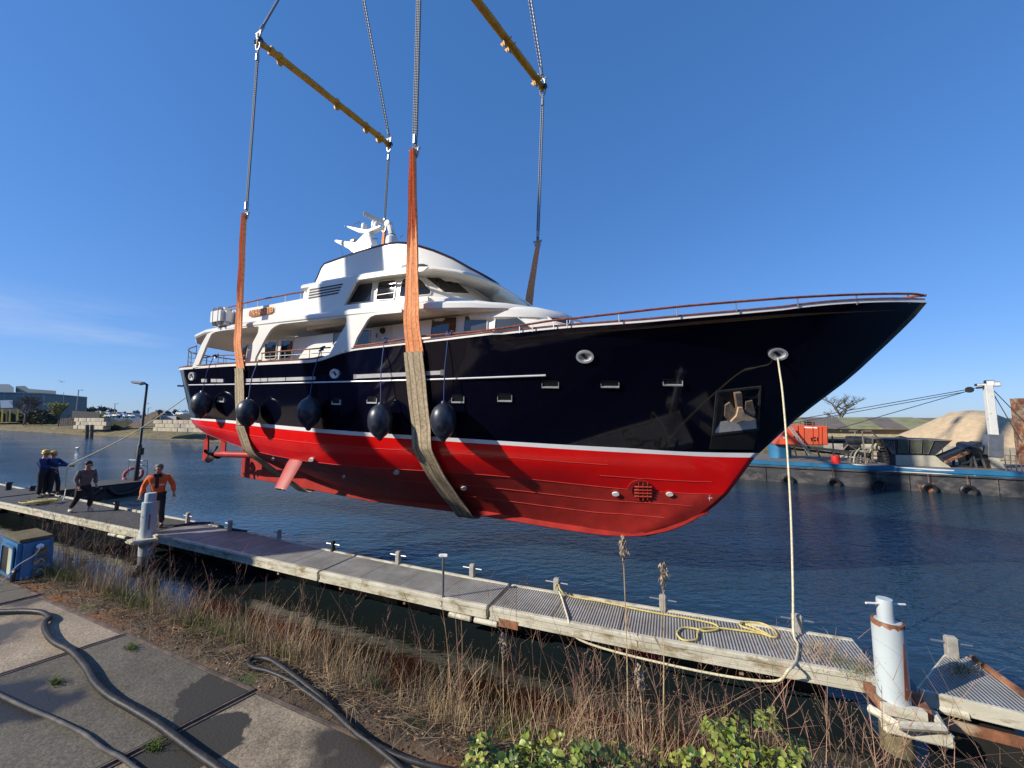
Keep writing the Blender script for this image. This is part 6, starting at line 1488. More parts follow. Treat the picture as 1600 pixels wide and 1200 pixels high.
for k in range(5): mb = MB(); mb.lathe([(.07, -.4), (.07, .4)], BW(1140+k*42, 575-k*18, -2.1), BN, 10); mb.build('roller', M_darksteel, barge)
# white spud mast with flood lights and cables
m0, m1 = BW(1440, 560, -2.5), BW(1392, 150, -2.5)
mb = MB(); mb.bar(Vector((m0.x, m0.y, BS(1420, 440, -2.5)[1])), Vector((m0.x-.02, m0.y, m1.z)), .30, .30, up=BN); mast2 = mb.build('mast', M_bwhite, barge, bevel=.02)
mb = MB(); mb.bar(BW(1424, 560, -2.5), BW(1424, 432, -2.5), .55, .5, up=BN); mb.build('mast_socket', M_steel, barge, bevel=.02)
mb = MB(); mb.prism([BW(x, y, -2.3) for x, y in ((1400, 560), (1455, 560), (1510, 645), (1425, 645))], -BN*.6); mb.build('mast_foot', M_beige, barge, bevel=.02)
tpm = Vector((m0.x, m0.y, m1.z))
mtop = BW(1395, 165, -2.5)
for x, y, w_, h_ in ((1402, 140, .34, .3), (1440, 146, .3, .24), (1352, 150, .4, .12)):
    p = BW(x, y, -2.5); mb = MB(); mb.box(p, (w_, .2, h_), BR); fl = mb.build('flood_light', M_darksteel, mast2, bevel=.02); mb = MB(); mb.box(p+BN*.11, (w_*.8, .02, h_*.75), BR); mb.build('lamp_glass', M_anode, mast2)
mb = MB(); mb.bar(BW(1330, 168, -2.5), BW(1425, 160, -2.5), .1, .1); mb.lathe([(.16, -.06), (.16, .06)], BW(1290, 178, -2.5), BN, 14); mb.build('crosshead', M_darksteel, mast2)
for a, b_ in (((1340, 166), (-900, 560)), ((1290, 186), (-900, 585)), ((1280, 186), (300, 470)), ((1410, 165), (1660, 420)), ((1410, 175), (1590, 480))):
    mb = MB(); mb.tube([BW(*a, -2.5), BW(*b_, -2.5)], .02, 5); mb.build('stay_cable', M_darksteel, mast2)
for k in range(4): s, z = BS(1490+k*30, 560, -.4); mb = MB(); mb.tube([BF.P(s, -.4, zt1), BF.P(s, -.4, zt1+.75)], .02, 6); mb.build('deck_rail_post', M_frame, barge)
s, z = BS(1485, 560, -.4); mb = MB(); mb.tube([BF.P(s, -.4, zt1+.75), BF.P(s+8, -.4, zt1+.75)], .02, 6); mb.tube([BF.P(s, -.4, zt1+.4), BF.P(s+8, -.4, zt1+.4)], .015, 6); mb.build('deck_rail', M_frame, barge)
b = BW(531, 588, -.9); mb = MB(); r_ = .2; h_ = BS(531, 543, -.9)[1]-b.z; b.z = zt1-.06
mb.lathe([(r_, 0), (r_*1.03, h_*.33), (r_, h_*.34), (r_, h_*.66), (r_*1.03, h_*.67), (r_, h_), (r_*.9, h_-.01)], b, n=20); solo(mb, 'barrel', mat('red_barrel', (.62, .02, .015), .45), 'small bright red barrel standing on the barge deck', 'barrel', smooth=True)
for (x, y), lb in zip(((258, 695), (520, 712), (775, 720), (1062, 744), (1285, 755)), ('leftmost', 'second from left', 'middle', 'fourth from left with rust', 'rightmost')):
    c_ = BW(x, y, .16); mb = MB(); rr = .24; e = [c_+(BA*cos(a)+Vector((0, 0, 1))*sin(a))*rr for a in [2*pi*k/18 for k in range(18)]]; mb.tube(e, .085, 8, closed=True)
    th = thing('tyre_fender', c_-Vector((0, 0, .3)), 'old tyre on the barge side, %s of five' % lb, 'tyre', 'tyres along the barge'); mb.build('tyre', M_black, th, smooth=True)
    mb = MB(); mb.tube([c_+Vector((0, 0, .2)), Vector((c_.x, c_.y, zm1+.05))], .015, 5); mb.build('chain', M_rust, th)
    mb = MB(); n_ = 12; mb.prism([c_+BA*cos(a)*random.uniform(.3, .5)+Vector((0, 0, 1))*sin(a)*random.uniform(.2, .38)+BN*(-.155) for a in [2*pi*k/n_ for k in range(n_)] ], BN*.004)
    if x in (1062,): mb.build('rust_stain', mat('rust_wash', (.22, .10, .06), .8, var=.3), barge)

# ------------------------------------------------------------------ far right: block wall, sand, shed, tree
M_block = mat('pale_concrete_block', (.44, .39, .29), .9, var=.18, vs=2.5, dirt=(.25, .20, .13), dscale=1.8, dpos=(.48, .7), bmp=.4, bs=8)
M_block2 = mat('grey_concrete_block', (.33, .30, .25), .9, var=.2, vs=2.5, dirt=(.2, .17, .12), dscale=1.8, bmp=.4, bs=8)
def block_wall(label, frame_pt, along, n, rows, bw, bh, bd, miss=None):
    root = thing('block_wall', frame_pt, label, 'wall', 'walls of stacked concrete blocks'); shared = {}
    al = Vector(along).normalized(); ang = atan2(al.y, al.x)
    for key, m in ((0, M_block), (1, M_block2)):
        mb = MB(); mb.box((0, 0, bh/2), (bw-.03, bd, bh-.025)); o = _old_build(mb, 'block', m, None, org=Vector((0, 0, 0)), bevel=.03); shared[key] = o.data; bpy.data.objects.remove(o)
    for r in range(rows):
        for k in range(n):
            if miss and miss(k, r): continue
            o = bpy.data.objects.new('block', shared[int(random.random() < .3)]); COL.objects.link(o); o.parent = root
            o.location = al*((k+(.5 if r % 2 else 0))*bw)+Vector((0, 0, r*bh))+Vector((-al.y, al.x, 0))*random.uniform(-.06, .06); o.rotation_euler = (0, 0, ang+random.uniform(-.02, .02))
    return root
wv = -8.5
a, b_ = BS(560, 600, wv), BS(2200, 600, wv)
ztop = BS(1200, 430, wv)[1]; z0w = 1.5; rows_ = max(3, int(round((ztop-z0w)/.8)))
s0 = BS(540, 500, wv)[0]
block_wall('long pale block wall holding back the sand behind the barge', BF.P(s0, wv, ztop-.8*(rows_+1)), (BF.A[0], BF.A[1], 0), 28, rows_+1, 1.5, .8, .8, lambda k, r: r == rows_ and k < 7)
# sand heap
sand = mat('pale_sand', (.48, .36, .22), .95, var=.12, vs=3, bmp=.5, bs=10)
sv = -15.
outl = [(900, 440), (930, 418), (1010, 385), (1100, 345), (1180, 308), (1300, 298), (1400, 302), (1480, 330), (1580, 385), (1650, 430), (1720, 470)]
P = [BS(x, y, sv) for x, y in outl]; rows = []
for dv_, kz in ((6, -.02), (4.8, .25), (3.4, .55), (1.8, .84), (0, 1), (-2.5, .85), (-5, .3), (-6, 0)):
    rows.append([BF.P((s-P[5][0])*(1-.22*abs(dv_)/6)+P[5][0], sv+dv_, 1.0+(z-1.0)*kz*random.uniform(.985, 1.015)) for s, z in P])
mb = MB(); mb.grid(rows); hp = tag(mb.build('sand_heap', sand, None, smooth=True, org=BF.P(P[5][0], sv, 1.4), angle=180), 'large rounded heap of pale sand behind the block wall', 'sand heap')
# shed with striped roof: panels alternate in age
shv = -24.
M_r1 = mat('mossy_green_roof', (.20, .20, .10), .9, var=.2, vs=1.2); M_r2 = mat('dark_grey_brown_roof', (.13, .11, .09), .9, var=.2, vs=1.2)
sL, zr_ = BS(-600, 338, shv); sR, _ = BS(965, 340, shv); ze = BS(900, 400, shv+4)[1]
root = thing('storage_shed', BF.P(sR-15, shv, 1.9), 'low shed with a patchwork green and dark grey roof beyond the sand wall', 'building')
mb = MB(); mb.prism([BF.P(sL, shv+4.4, 1.9), BF.P(sR+.3, shv+4.4, 1.9), BF.P(sR+.3, shv-4.4, 1.9), BF.P(sL, shv-4.4, 1.9)], (0, 0, ze-1.9)); mb.build('wall', mat('tan_shed_wall', (.33, .28, .18), .9, var=.15), root)
edges_ = [sL]+[BS(x, 340, shv)[0] for x in (-300, -100, 120, 330, 530, 690, 820)]+[sR]
for k in range(len(edges_)-1):
    a, b_ = edges_[k], edges_[k+1]
    for sg in (1, -1):
        mb = MB(); xe = 1.5 if k == len(edges_)-2 else 0; mb.prism([BF.P(a, shv+sg*5, ze-.05), BF.P(b_+xe, shv+sg*5, ze-.05), BF.P(b_, shv, zr_), BF.P(a, shv, zr_)], (0, 0, .08)); mb.build('roof_panel', (M_r2, M_r1)[k % 2], root)
mb = MB(); mb.prism([BF.P(sR, shv+4.5, ze), BF.P(sR, shv, zr_), BF.P(sR, shv-4.5, ze)], BA*.15); mb.build('gable', MC['tan_shed_wall'], root)
a, b_ = BW(1585, 700, -6.6), BW(1585, 226, -6.6)
mb = MB(); mb.box(Vector((b_.x+.9, b_.y, (b_.z+1)/2)), (1.9, .5, b_.z-1), BR); solo(mb, 'rusty_post', M_rust, 'tall rusty steel plate cut off by the right edge of the photo', 'steel plate')
# trees
M_bark = mat('tree_bark', (.10, .08, .062), .95, var=.3, vs=5)
def bare_tree(base, h, spread, label, seed, m=M_bark, leaf=None, nleaf=0, name='bare_tree', kids=4, depth=4, leafsize=.25, group=None, trunk=None, thick=.022):
    rnd = random.Random(seed); root = thing(name, base, label, 'tree', group); tr = MB(); cr = MB(); tips = []
    def grow(p, d, L, r, lv):
        q = p+d*L*.5+Vector((rnd.uniform(-1, 1), rnd.uniform(-1, 1), rnd.uniform(-.3, .6)))*L*.06; e = q+(d+Vector((rnd.uniform(-1, 1), rnd.uniform(-1, 1), rnd.uniform(-.2, .5)))*.18).normalized()*L*.5
        (tr if lv == 0 else cr).tube([p, q, e], [r, r*.82, r*.62], 5 if lv < 2 else 3, cap=False)
        if lv >= depth: tips.append(e); return
        for k in range(kids if lv else kids+2):
            t = rnd.uniform(.45, 1); s_ = p.lerp(e, t) if lv else q.lerp(e, rnd.uniform(-.3, 1)); a = rnd.uniform(0, 2*pi); o = Vector((cos(a), sin(a), 0))
            nd = (d*.75+o*spread*rnd.uniform(.5, 1.1)+Vector((0, 0, .22))).normalized(); grow(s_, nd, L*rnd.uniform(.55, .78), r*.55, lv+1)
            if lv >= 2: tips.append(s_)
    grow(Vector(base), Vector((0, 0, 1)), h*(trunk or .42), h*thick, 0)
    tr.build('trunk', m, root, smooth=True, fix=False)
    if leaf and tips:
        lm = MB()
        for k in range(nleaf):
            p = rnd.choice(tips)+Vector((rnd.gauss(0, .35), rnd.gauss(0, .35), rnd.gauss(0, .35)))*leafsize*2; a = Vector((rnd.uniform(-1, 1), rnd.uniform(-1, 1), rnd.uniform(-1, 1))).normalized(); b2 = a.orthogonal().normalized(); s_ = leafsize*rnd.uniform(.5, 1)
            lm.add([p-a*s_, p+b2*s_*.5, p+a*s_, p-b2*s_*.5], [(0, 1, 2, 3)])
        cr.build('branches', m, root, smooth=True, fix=False); lm.build('crown', leaf, root, fix=False)
    else: cr.build('crown', m, root, smooth=True, fix=False)
    return root
t0 = BF.P(BS(560, 335, -40)[0], -40, 1.8)
bare_tree(t0, 7.5, 1.15, 'bare leafless tree behind the patchwork shed roof', 3, kids=4, depth=4, trunk=.33)
# ------------------------------------------------------------------ left bank: factory hall, walls, trees, piles, cars
z0 = lambda x, y: (x/4.848, 590+y/4.848)
M_teal = mat('grey_green_cladding', (.15, .20, .21), .6, var=.06, vs=.3, stretch=(1, 1, .1)); M_lteal = mat('pale_cladding', (.30, .34, .35), .6, var=.05)
def facade(name, pts, depth0, depth1, thick, m, parent, **k):
    """wall panel whose left end stands at depth0 and right end at depth1"""
    xs = [p[0] for p in pts]; x0, x1 = min(xs), max(xs); P = [D(*z0(x, y), depth0+(depth1-depth0)*(x-x0)/(x1-x0)) for x, y in pts]
    mb = MB(); mb.prism(P, Vector((-1.3, 1, 0))*thick); return mb.build(name, m, parent, **k)
root = thing('factory_hall', D(*z0(300, 350), 150), 'large grey green factory hall with yellow portal frames at the far left bank', 'building')
facade('wall', [(-500, 105), (330, 122), (660, 150), (655, 335), (-500, 335)], 135, 150, 30, M_teal, root)
facade('roof_edge', [(-500, 98), (330, 116), (662, 146), (662, 153), (330, 123), (-500, 106)], 134.7, 149.7, 1, M_lteal, root)
facade('upper_storey', [(-500, 45), (70, 50), (105, 75), (105, 118), (-500, 112)], 150, 155, 25, M_lteal, root)
facade('roof_plant', [(120, 65), (190, 62), (220, 85), (425, 100), (425, 122), (120, 115)], 156, 158, 8, M_teal, root)
facade('white_panel', [(0, 172), (95, 170), (97, 228), (5, 230)], 134, 135, 1, M_strip, root)
facade('dark_recess', [(-300, 234), (172, 236), (172, 338), (-300, 338)], 133.5, 134.4, .5, mat('dark_opening', (.04, .045, .04), .8), root)
for a, w_ in ((5, 20), (64, 18), (124, 18), (-60, 20), (-130, 20)):
    facade('yellow_portal', [(a, 334), (a+w_*.35, 240), (a+w_, 240), (a+w_*.8, 334)], 133, 133.2, .6, mat('safety_yellow', (.65, .52, .06), .5), root)
for k in range(7): facade('cladding_joint', [(-420+k*150, 112), (-416+k*150, 112), (-416+k*150, 232), (-420+k*150, 232)], 132.9+k*1.8, 133+k*1.8, .1, M_lteal, root)
M_leafg = mat('willow_spring_leaf', (.30, .29, .09), .7, var=.3, vs=.6); M_dk = mat('dark_shrub', (.075, .075, .045), .9, var=.4, vs=.8); M_twig = mat('grey_twigs', (.12, .10, .09), .95, var=.3, vs=1)
def tree_at(x, ybase, ytop, dist, label, seed, **k):
    b = D(*z0(x, ybase), dist); t = D(*z0(x, ytop), dist); return bare_tree(b, t.z-b.z, k.pop('spread', .8), label, seed, **k)
tree_at(185, 345, 65, 112, 'bare grey tree in front of the factory hall', 11, m=M_twig, kids=5, depth=4, spread=.75, trunk=.36)
tree_at(440, 370, 130, 100, 'young yellow green willow on the far bank in front of the hall corner', 12, m=M_twig, leaf=M_leafg, nleaf=5200, name='willow_tree', kids=6, depth=3, spread=.5, leafsize=.17, trunk=.36)
def shrub(x0_, x1_, yb, yt, depth, m, label, n=900, size=.4):
    a = D(*z0(x0_, yb), depth); c_ = D(*z0(x1_, yb), depth); h = D(*z0(x0_, yt), depth).z-a.z; root = thing('shrub', a.lerp(c_, .5), label, 'shrub', None); mb = MB(); st = MB()
    for k in range(n):
        t = random.random(); e = sin(pi*min(1, max(0, t)))**.4*(.7+.3*sin(t*23)); p = a.lerp(c_, t)+Vector((random.uniform(-1, 1), random.uniform(-2, 2), random.random()**.8*h*e)); d = Vector((random.uniform(-1, 1), random.uniform(-1, 1), random.uniform(-1, 1))).normalized(); o = d.orthogonal().normalized(); s_ = size*random.uniform(.5, 1)
        mb.add([p-d*s_, p+o*s_*.6, p+d*s_, p-o*s_*.6], [(0, 1, 2, 3)])
    for k in range(14): p = a.lerp(c_, random.random()); st.tube([p, p+Vector((random.uniform(-.4, .4), 0, h*.6))], .05, 4)
    mb.build('leaves', m, root, fix=False); st.build('stems', M_bark, root)
shrub(195, 380, 350, 235, 118, M_dk, 'dark low hedge between the bare tree and the willow', 1600, .55)
shrub(560, 660, 345, 245, 140, M_dk, 'dark shrub at the foot of the hall corner', 900, .5)
shrub(745, 790, 318, 262, 120, M_leafg, 'small yellow green bush behind the left block wall', 400, .4)
# mesh fence
a = D(*z0(455, 368), 96); c_ = D(*z0(600, 362), 92); h = D(*z0(455, 312), 96).z-a.z
root = thing('wire_fence', a.lerp(c_, .5), 'grey wire fence between the willow and the left block wall', 'fence')
for k in range(9): p = a.lerp(c_, k/8); mb = MB(); mb.bar(p, p+Vector((0, 0, h)), .12); mb.build('fence_post', M_frame, root)
mb = MB()
for k in range(60): p = a.lerp(c_, k/60); mb.bar(p+Vector((0, .05, 0)), p+Vector((0, .05, h)), .05)
for k in range(5): mb.bar(a+Vector((0, .05, h*k/4)), c_+Vector((0, .05, h*k/4)), .05)
mb.build('mesh', M_twig, root)
def wall_at(x0_, x1_, yb, yt, d0, d1, label, rows, bw, miss=None):
    a = D(*z0(x0_, yb), d0); c_ = D(*z0(x1_, yb), d1); h = D(*z0(x0_, yt), d0).z-a.z; al = (c_-a); al.z = 0; n = max(2, int(al.length/bw)); a.z = min(a.z, c_.z)+.0
    return block_wall(label, a, al, n, rows, al.length/n, h/rows, 1.2, miss)
wall_at(600, 830, 388, 306, 88, 82, 'stepped white block wall on the left bank behind the two wooden piles', 3, 2.0, lambda k, r: (r == 2 and k > 6) )
wall_at(1205, 1700, 405, 320, 66, 58, 'cream block wall on the left bank just left of the yacht stern', 3, 1.5)
wall_at(2200, 2350, 420, 330, 50, 48, 'short block wall on the far bank hidden behind the hull', 3, 1.5) if False else None
for x, yt, yb in ((660, 358, 450), (695, 358, 452)):
    b = D(*z0(x, 442), 72); b.z = 0; t = D(*z0(x+2, yt), 72); mb = MB(); mb.tube([Vector((b.x, b.y, -1)), t], .26, 10); solo(mb, 'wooden_pile', mat('weathered_timber', (.13, .105, .08), .9, var=.3, vs=3), '%s of the two wooden piles standing in the water' % ('left' if x == 660 else 'right'), 'wooden pile', 'pair of wooden piles', smooth=True)
# gravel slope, dark heap, white covers and parked cars beyond
mb = MB(); g0 = [D(*z0(*p), 84) for p in ((930, 385), (1050, 375), (1200, 285), (1190, 255), (1150, 262))]; mb.prism(g0, Vector((-5.6, 6, 0))); solo(mb, 'gravel_heap', mat('reddish_gravel', (.25, .18, .14), .95, var=.3, vs=2, bmp=.5), 'sloping reddish gravel heap left of the lamp post on the far bank', 'gravel heap')
mb = MB(); g0 = [D(*z0(*p), 86) for p in ((800, 385), (1000, 380), (1010, 330), (960, 312), (900, 330), (850, 312), (815, 330))]; mb.prism(g0, Vector((-4.9, 5, 0))); solo(mb, 'dark_heap', M_dk, 'dark heap of spoil between the two block walls', 'heap')
mb = MB(); g0 = [D(*z0(*p), 95) for p in ((545, 252), (755, 262), (752, 360), (545, 360))]; mb.prism(g0, Vector((-8.5, 8, 0))); solo(mb, 'dark_shed', M_roofdark, 'low dark shed right of the factory hall corner', 'building')
M_carw = mat('white_car_paint', (.7, .7, .7), .3, coat=.5); M_carb = mat('dark_car_paint', (.04, .05, .07), .3, coat=.5); M_cars = mat('silver_car_paint', (.4, .42, .44), .35, .4)
def car_proto(m):
    root = bpy.data.objects.new('parked_car', None); COL.objects.link(root)
    mb = MB(); mb.prism([(-2.1, -.85, .35), (2.1, -.85, .35), (2.15, -.85, .75), (1.2, -.85, .9), (.6, -.85, 1.4), (-1.1, -.85, 1.42), (-1.9, -.85, .95), (-2.15, -.85, .8)], (0, 1.7, 0)); _old_build(mb, 'body', m, root, bevel=.06)
    mb = MB(); mb.prism([(1.05, -.86, .92), (.55, -.86, 1.33), (-1.05, -.86, 1.35), (-1.6, -.86, .95)], (0, .01, 0)); _old_build(mb, 'window', M_glass, root)
    for x in (-1.35, 1.35):
        for y in (-.86, .8): mb = MB(); mb.lathe([(.33, 0), (.33, .16)], Vector((x, y, .33)), Vector((0, 1, 0)), 14); _old_build(mb, 'wheel', M_black, root)
    return root
protos = [car_proto(m) for m in (M_carw, M_carb, M_cars)]
cl = [(625, 300, 0, 'white parked car before the low dark shed'), (840, 308, 0, 'white parked car, leftmost of the row behind the dark heap'), (895, 300, 2, 'silver parked car second in the row behind the dark heap'), (950, 308, 0, 'white parked car in the middle of the row behind the dark heap'), (1010, 306, 2, 'silver parked car right of the dark heap'),
      (1265, 312, 1, 'dark parked car peeping over the cream block wall at its left end'), (1385, 290, 0, 'white parked van-like car above the cream wall near the yacht stern')]
used_ = set()
for x, y, k, lb in cl:
    o = protos[k] if k not in used_ else copy_tree(protos[k]); used_.add(k)
    o.location = D(*z0(x, y), 104); o.scale = (1, 1, 1); o.rotation_euler = (0, 0, radians(-28)+.1*k); tag(o, lb, 'car', 'cars parked beyond the far bank')
mb = MB(); g0 = [D(*z0(*p), 92) for p in ((1335, 278), (1470, 275), (1480, 420), (1335, 420))]; mb.prism(g0, Vector((-6.9, 8, 0))); solo(mb, 'low_building', M_roofdark, 'low dark roofed building above the cream wall by the yacht stern', 'building')
mb = MB(); g0 = [D(*z0(*p), 90) for p in ((1215, 292), (1335, 292), (1335, 410), (1215, 410))]; mb.prism(g0, Vector((-2.8, 3, 0))); solo(mb, 'white_trailer', M_carw, 'long white trailer roof seen above the cream block wall', 'trailer')
# white silo
b = D(*z0(945, 275), 160); t = D(*z0(945, 228), 160); mb = MB(); mb.lathe([(5.4, 0), (5.4, (t.z-b.z)*.75), (4.4, (t.z-b.z)*.8), (4.4, t.z-b.z), (5, t.z-b.z+.2)], Vector((b.x, b.y, b.z-3)), n=20); solo(mb, 'white_tank', M_strip, 'round white tank on the horizon beyond the left bank', 'tank', smooth=True)
for x, yb, yt, dd, lb in ((578, 250, 95, 120, 'tall thin light pole beside the factory hall corner'), (868, 285, 198, 150, 'thin distant light pole left of the white tank'), (1100, 275, 195, 150, 'thin distant light pole right of the near lamp'), (1120, 275, 230, 160, 'short distant light pole right of the near lamp')):
    b = D(*z0(x, yb), dd); t = D(*z0(x+(18 if x == 578 else 3), yt), dd); root = thing('light_pole', b, lb, 'light pole', 'distant light poles'); mb = MB(); mb.tube([b, t], .12, 6); mb.build('pole', M_lteal, root); mb = MB(); mb.box(t+Vector((.5, 0, 0)), (1.4, .4, .2)); mb.build('lamp_head', M_lteal, root)
k_ = 0
for x, yb, yt, dd, seed in ((700, 262, 195, 210, 21), (770, 265, 178, 205, 22), (850, 272, 215, 220, 23), (1030, 275, 235, 260, 24), (1205, 275, 225, 230, 25), (1270, 275, 232, 235, 26), (1330, 275, 228, 235, 27), (1405, 276, 240, 240, 28), (660, 265, 225, 180, 29)):
    tree_at(x, yb+8, yt, dd, 'bare distant tree on the horizon, %s' % ['left of the tallest one', 'tallest, right of the factory hall', 'just left of the white tank', 'right of the white tank', 'above the gravel heap', 'left of the dark roof', 'above the white trailer', 'nearest the yacht stern', 'closest to the factory hall'][k_], seed, m=M_twig, kids=5, depth=3, spread=1.25, group='distant trees on the left horizon', trunk=.3, thick=.03, leaf=M_twig, nleaf=500, leafsize=.55, name='distant_tree'); k_ += 1
# distant line of wood along the horizon
mb = MB()
for k in range(6000):
    x = random.uniform(-520, -60); y = 330+random.uniform(-15, 15)-x*.12; h = 2+3.5*(sin(x*.045)+sin(x*.11+1)+1.5)*.5; p = Vector((x, y, 1+random.random()**.7*max(1.2, h))); d = Vector((random.uniform(-1, 1), random.uniform(-1, 1), random.uniform(-1, 1))).normalized(); o = d.orthogonal().normalized(); s_ = random.uniform(.6, 1.4)
    mb.add([p-d*s_, p+o*s_*.7, p+d*s_, p-o*s_*.7], [(0, 1, 2, 3)])
tag(mb.build('distant_wood', M_dk, None, fix=False, org=(0, 330, 1)), 'low dark line of trees along the horizon', 'wood', kind='stuff')
# gulls
for x, y, dd, lb in ((466, 33, 70, 'gull flying above the factory hall'), (595, 688, 45, 'gull')):
    if y > 400: continue
    p = D(*z0(x, y), dd); root = thing('gull', p, lb, 'gull'); mb = MB(); mb.tube([p+Vector((-.2, 0, 0)), p, p+Vector((.22, 0, .02))], [.03, .09, .03], 8); mb.build('body', M_bwhite, root, smooth=True)
    for sg in (1, -1): mb = MB(); mb.prism([p+Vector((-.08, 0, .03)), p+Vector((.1, 0, .03)), p+Vector((.02, sg*.3, .2)), p+Vector((-.12, sg*.65, .1)), p+Vector((-.12, sg*.3, .17))], (0, 0, .02)); mb.build('wing', M_grey, root)
p = G(121, 701, 0); root = thing('swimming_gull', p, 'small white gull swimming on the river behind the workers', 'gull'); mb = MB(); mb.tube([p+Vector((-.25, 0, .12)), p+Vector((0, 0, .08)), p+Vector((.2, 0, .1))], [.03, .11, .06], 8); mb.tube([p+Vector((.18, 0, .1)), p+Vector((.24, 0, .26)), p+Vector((.32, 0, .27))], [.05, .055, .012], 8); mb.build('body', M_bwhite, root, smooth=True)
# ------------------------------------------------------------------ weeds, reeds and brambles on the near bank
def stem_mat(name, c1_, c2_):
    m, nt, b = newmat(name); oi = nt.nodes.new('ShaderNodeNewGeometry'); v = coord(nt)
    r = ramp(nt, noise(nt, v, 6, 3), c1_, c2_, .35, .65)
    rr = ramp(nt, oi.outputs['Random Per Island'], (.6, .6, .6), (1.35, 1.3, 1.2), 0, 1)
    nt.links.new(mixc(nt, 1., r.outputs[0], rr.outputs[0], 'MULTIPLY'), b.inputs['Base Color']); b.inputs['Roughness'].default_value = .8
    b.inputs['Specular IOR Level'].default_value = .2; return m
M_straw = stem_mat('dry_straw', (.34, .24, .13), (.62, .47, .28)); M_brown = stem_mat('brown_weed_stalk', (.20, .13, .085), (.40, .27, .18)); M_purple = stem_mat('reddish_brown_weed', (.20, .11, .085), (.38, .22, .16))
M_grassg = stem_mat('green_grass', (.05, .09, .015), (.14, .19, .04)); M_litter = stem_mat('dead_litter', (.14, .10, .06), (.36, .27, .16))
prof_w = [(-.0, 2.142), (.10, 2.15), (.26, 2.12), (.42, 2.0), (.62, 1.74), (.88, 1.25), (1.2, .62), (1.5, .05), (1.9, -.6)]
def bank_z(w_): return float(np.interp(w_, [a for a, b in prof_w], [b for a, b in prof_w]))
class Blades:
    def __init__(s): s.v = []; s.f = []; s.mi = []
    def blade(s, pts, w0, mi, tri=True):
        """thin three-sided stalk (or flat ribbon) tapering to the tip"""
        o = len(s.v); n = len(pts); a = random.uniform(0, pi)
        if tri:
            for i, p in enumerate(pts):
                r = w0*(1-.75*i/(n-1))
                for k in range(3): t = a+k*2.094; s.v.append((p[0]+cos(t)*r, p[1]+sin(t)*r, p[2]))
            for i in range(n-1):
                for k in range(3): j = (k+1) % 3; s.f.append((o+i*3+k, o+i*3+j, o+i*3+3+j, o+i*3+3+k)); s.mi.append(mi)
        else:
            c_, s_ = cos(a), sin(a)
            for i, p in enumerate(pts):
                r = w0*(1-.9*i/(n-1)); s.v.append((p[0]-c_*r, p[1]-s_*r, p[2])); s.v.append((p[0]+c_*r, p[1]+s_*r, p[2]))
            for i in range(n-1): s.f.append((o+i*2, o+i*2+1, o+i*2+3, o+i*2+2)); s.mi.append(mi)
    def quad(s, p, d, o_, mi):
        o = len(s.v); s.v += [tuple(p-d), tuple(p+o_), tuple(p+d), tuple(p-o_)]; s.f.append((o, o+1, o+2, o+3)); s.mi.append(mi)
    def build(s, name, mats, org):
        me = bpy.data.meshes.new(name); v = np.array(s.v, dtype=np.float32)-np.array(org, dtype=np.float32); me.from_pydata(v.tolist(), [], s.f)
        for m in mats: me.materials.append(m)
        me.polygons.foreach_set('material_index', s.mi); me.update(); o = bpy.data.objects.new(name, me); COL.objects.link(o); o.location = org; return o
def stalk(B, u, w_, h, lean, mi, r, twigs=0, head=False, zoff=0):
    p = QF(u, w_, bank_z(w_)-.04+zoff); a = random.uniform(0, 2*pi); d = Vector((cos(a), sin(a), 0))*lean; bend = Vector((random.gauss(0, .12), random.gauss(0, .12), 0)); pts = []
    n = 5
    for i in range(n+1):
        t = i/n; pts.append(p+Vector((0, 0, h*t*(1-.12*lean*t)))+d*h*t*t*.6+bend*h*sin(t*pi)*.35)
    B.blade(pts, r, mi)
    for k in range(twigs):
        t = random.uniform(.35, .97); i = min(n-1, int(t*n)); q = pts[i].lerp(pts[i+1], t*n-i); a = random.uniform(0, 2*pi); L = h*random.uniform(.08, .26)*(1.15-t*.6); e = q+Vector((cos(a)*L*.55, sin(a)*L*.55, L*random.uniform(.5, .95)))
        B.blade([q, q.lerp(e, .5)+Vector((0, 0, -.08*L)), e], r*.55, mi)
        if random.random() < .6:
            for m_ in range(3): ee = e+Vector((random.gauss(0, .02), random.gauss(0, .02), random.uniform(-.03, .02))); B.quad(ee, Vector((random.gauss(0, 1), random.gauss(0, 1), random.gauss(0, 1))).normalized()*.0032, Vector((random.gauss(0, 1), random.gauss(0, 1), random.gauss(0, 1))).normalized()*.002, mi)
    if head:
        for m_ in range(16):
            t = 1-m_*.018; q = pts[-1]+Vector((random.gauss(0, .008), random.gauss(0, .008), -m_*.009)); B.quad(q, Vector((random.gauss(0, .4), random.gauss(0, .4), 1)).normalized()*.014, Vector((random.gauss(0, 1), random.gauss(0, 1), 0)).normalized()*.005, mi)
W_ = Blades(); random.seed(21)
def dens(u):    # thicker clumps, with gaps where the water shows
    return .55+.45*sin(u*2.3+.6)*sin(u*.9+2)
for k in range(5200):
    u = random.uniform(-3.2, 8.0); w_ = abs(random.gauss(0, .34))+.24
    if w_ > 1.35: continue
    if random.random() > max(.14, dens(u)): continue
    kind = random.random(); mi = 1 if kind < .35 else (2 if kind < .6 else 0)
    top = (2.06 if -.6 < u < 3.0 else 2.16)+abs(random.gauss(0, .12))*(1.9 if u < -1.4 else (1.5 if u > 3.2 else 1))+.06*dens(u)
    h = max(.12, (top-bank_z(w_))*random.uniform(.55, 1.0))
    stalk(W_, u, w_, h, random.uniform(0, .5) if random.random() < .72 else random.uniform(.7, 1.5), mi, random.uniform(.0011, .0022), twigs=random.choice((0, 2, 4, 6)) if mi else 0)
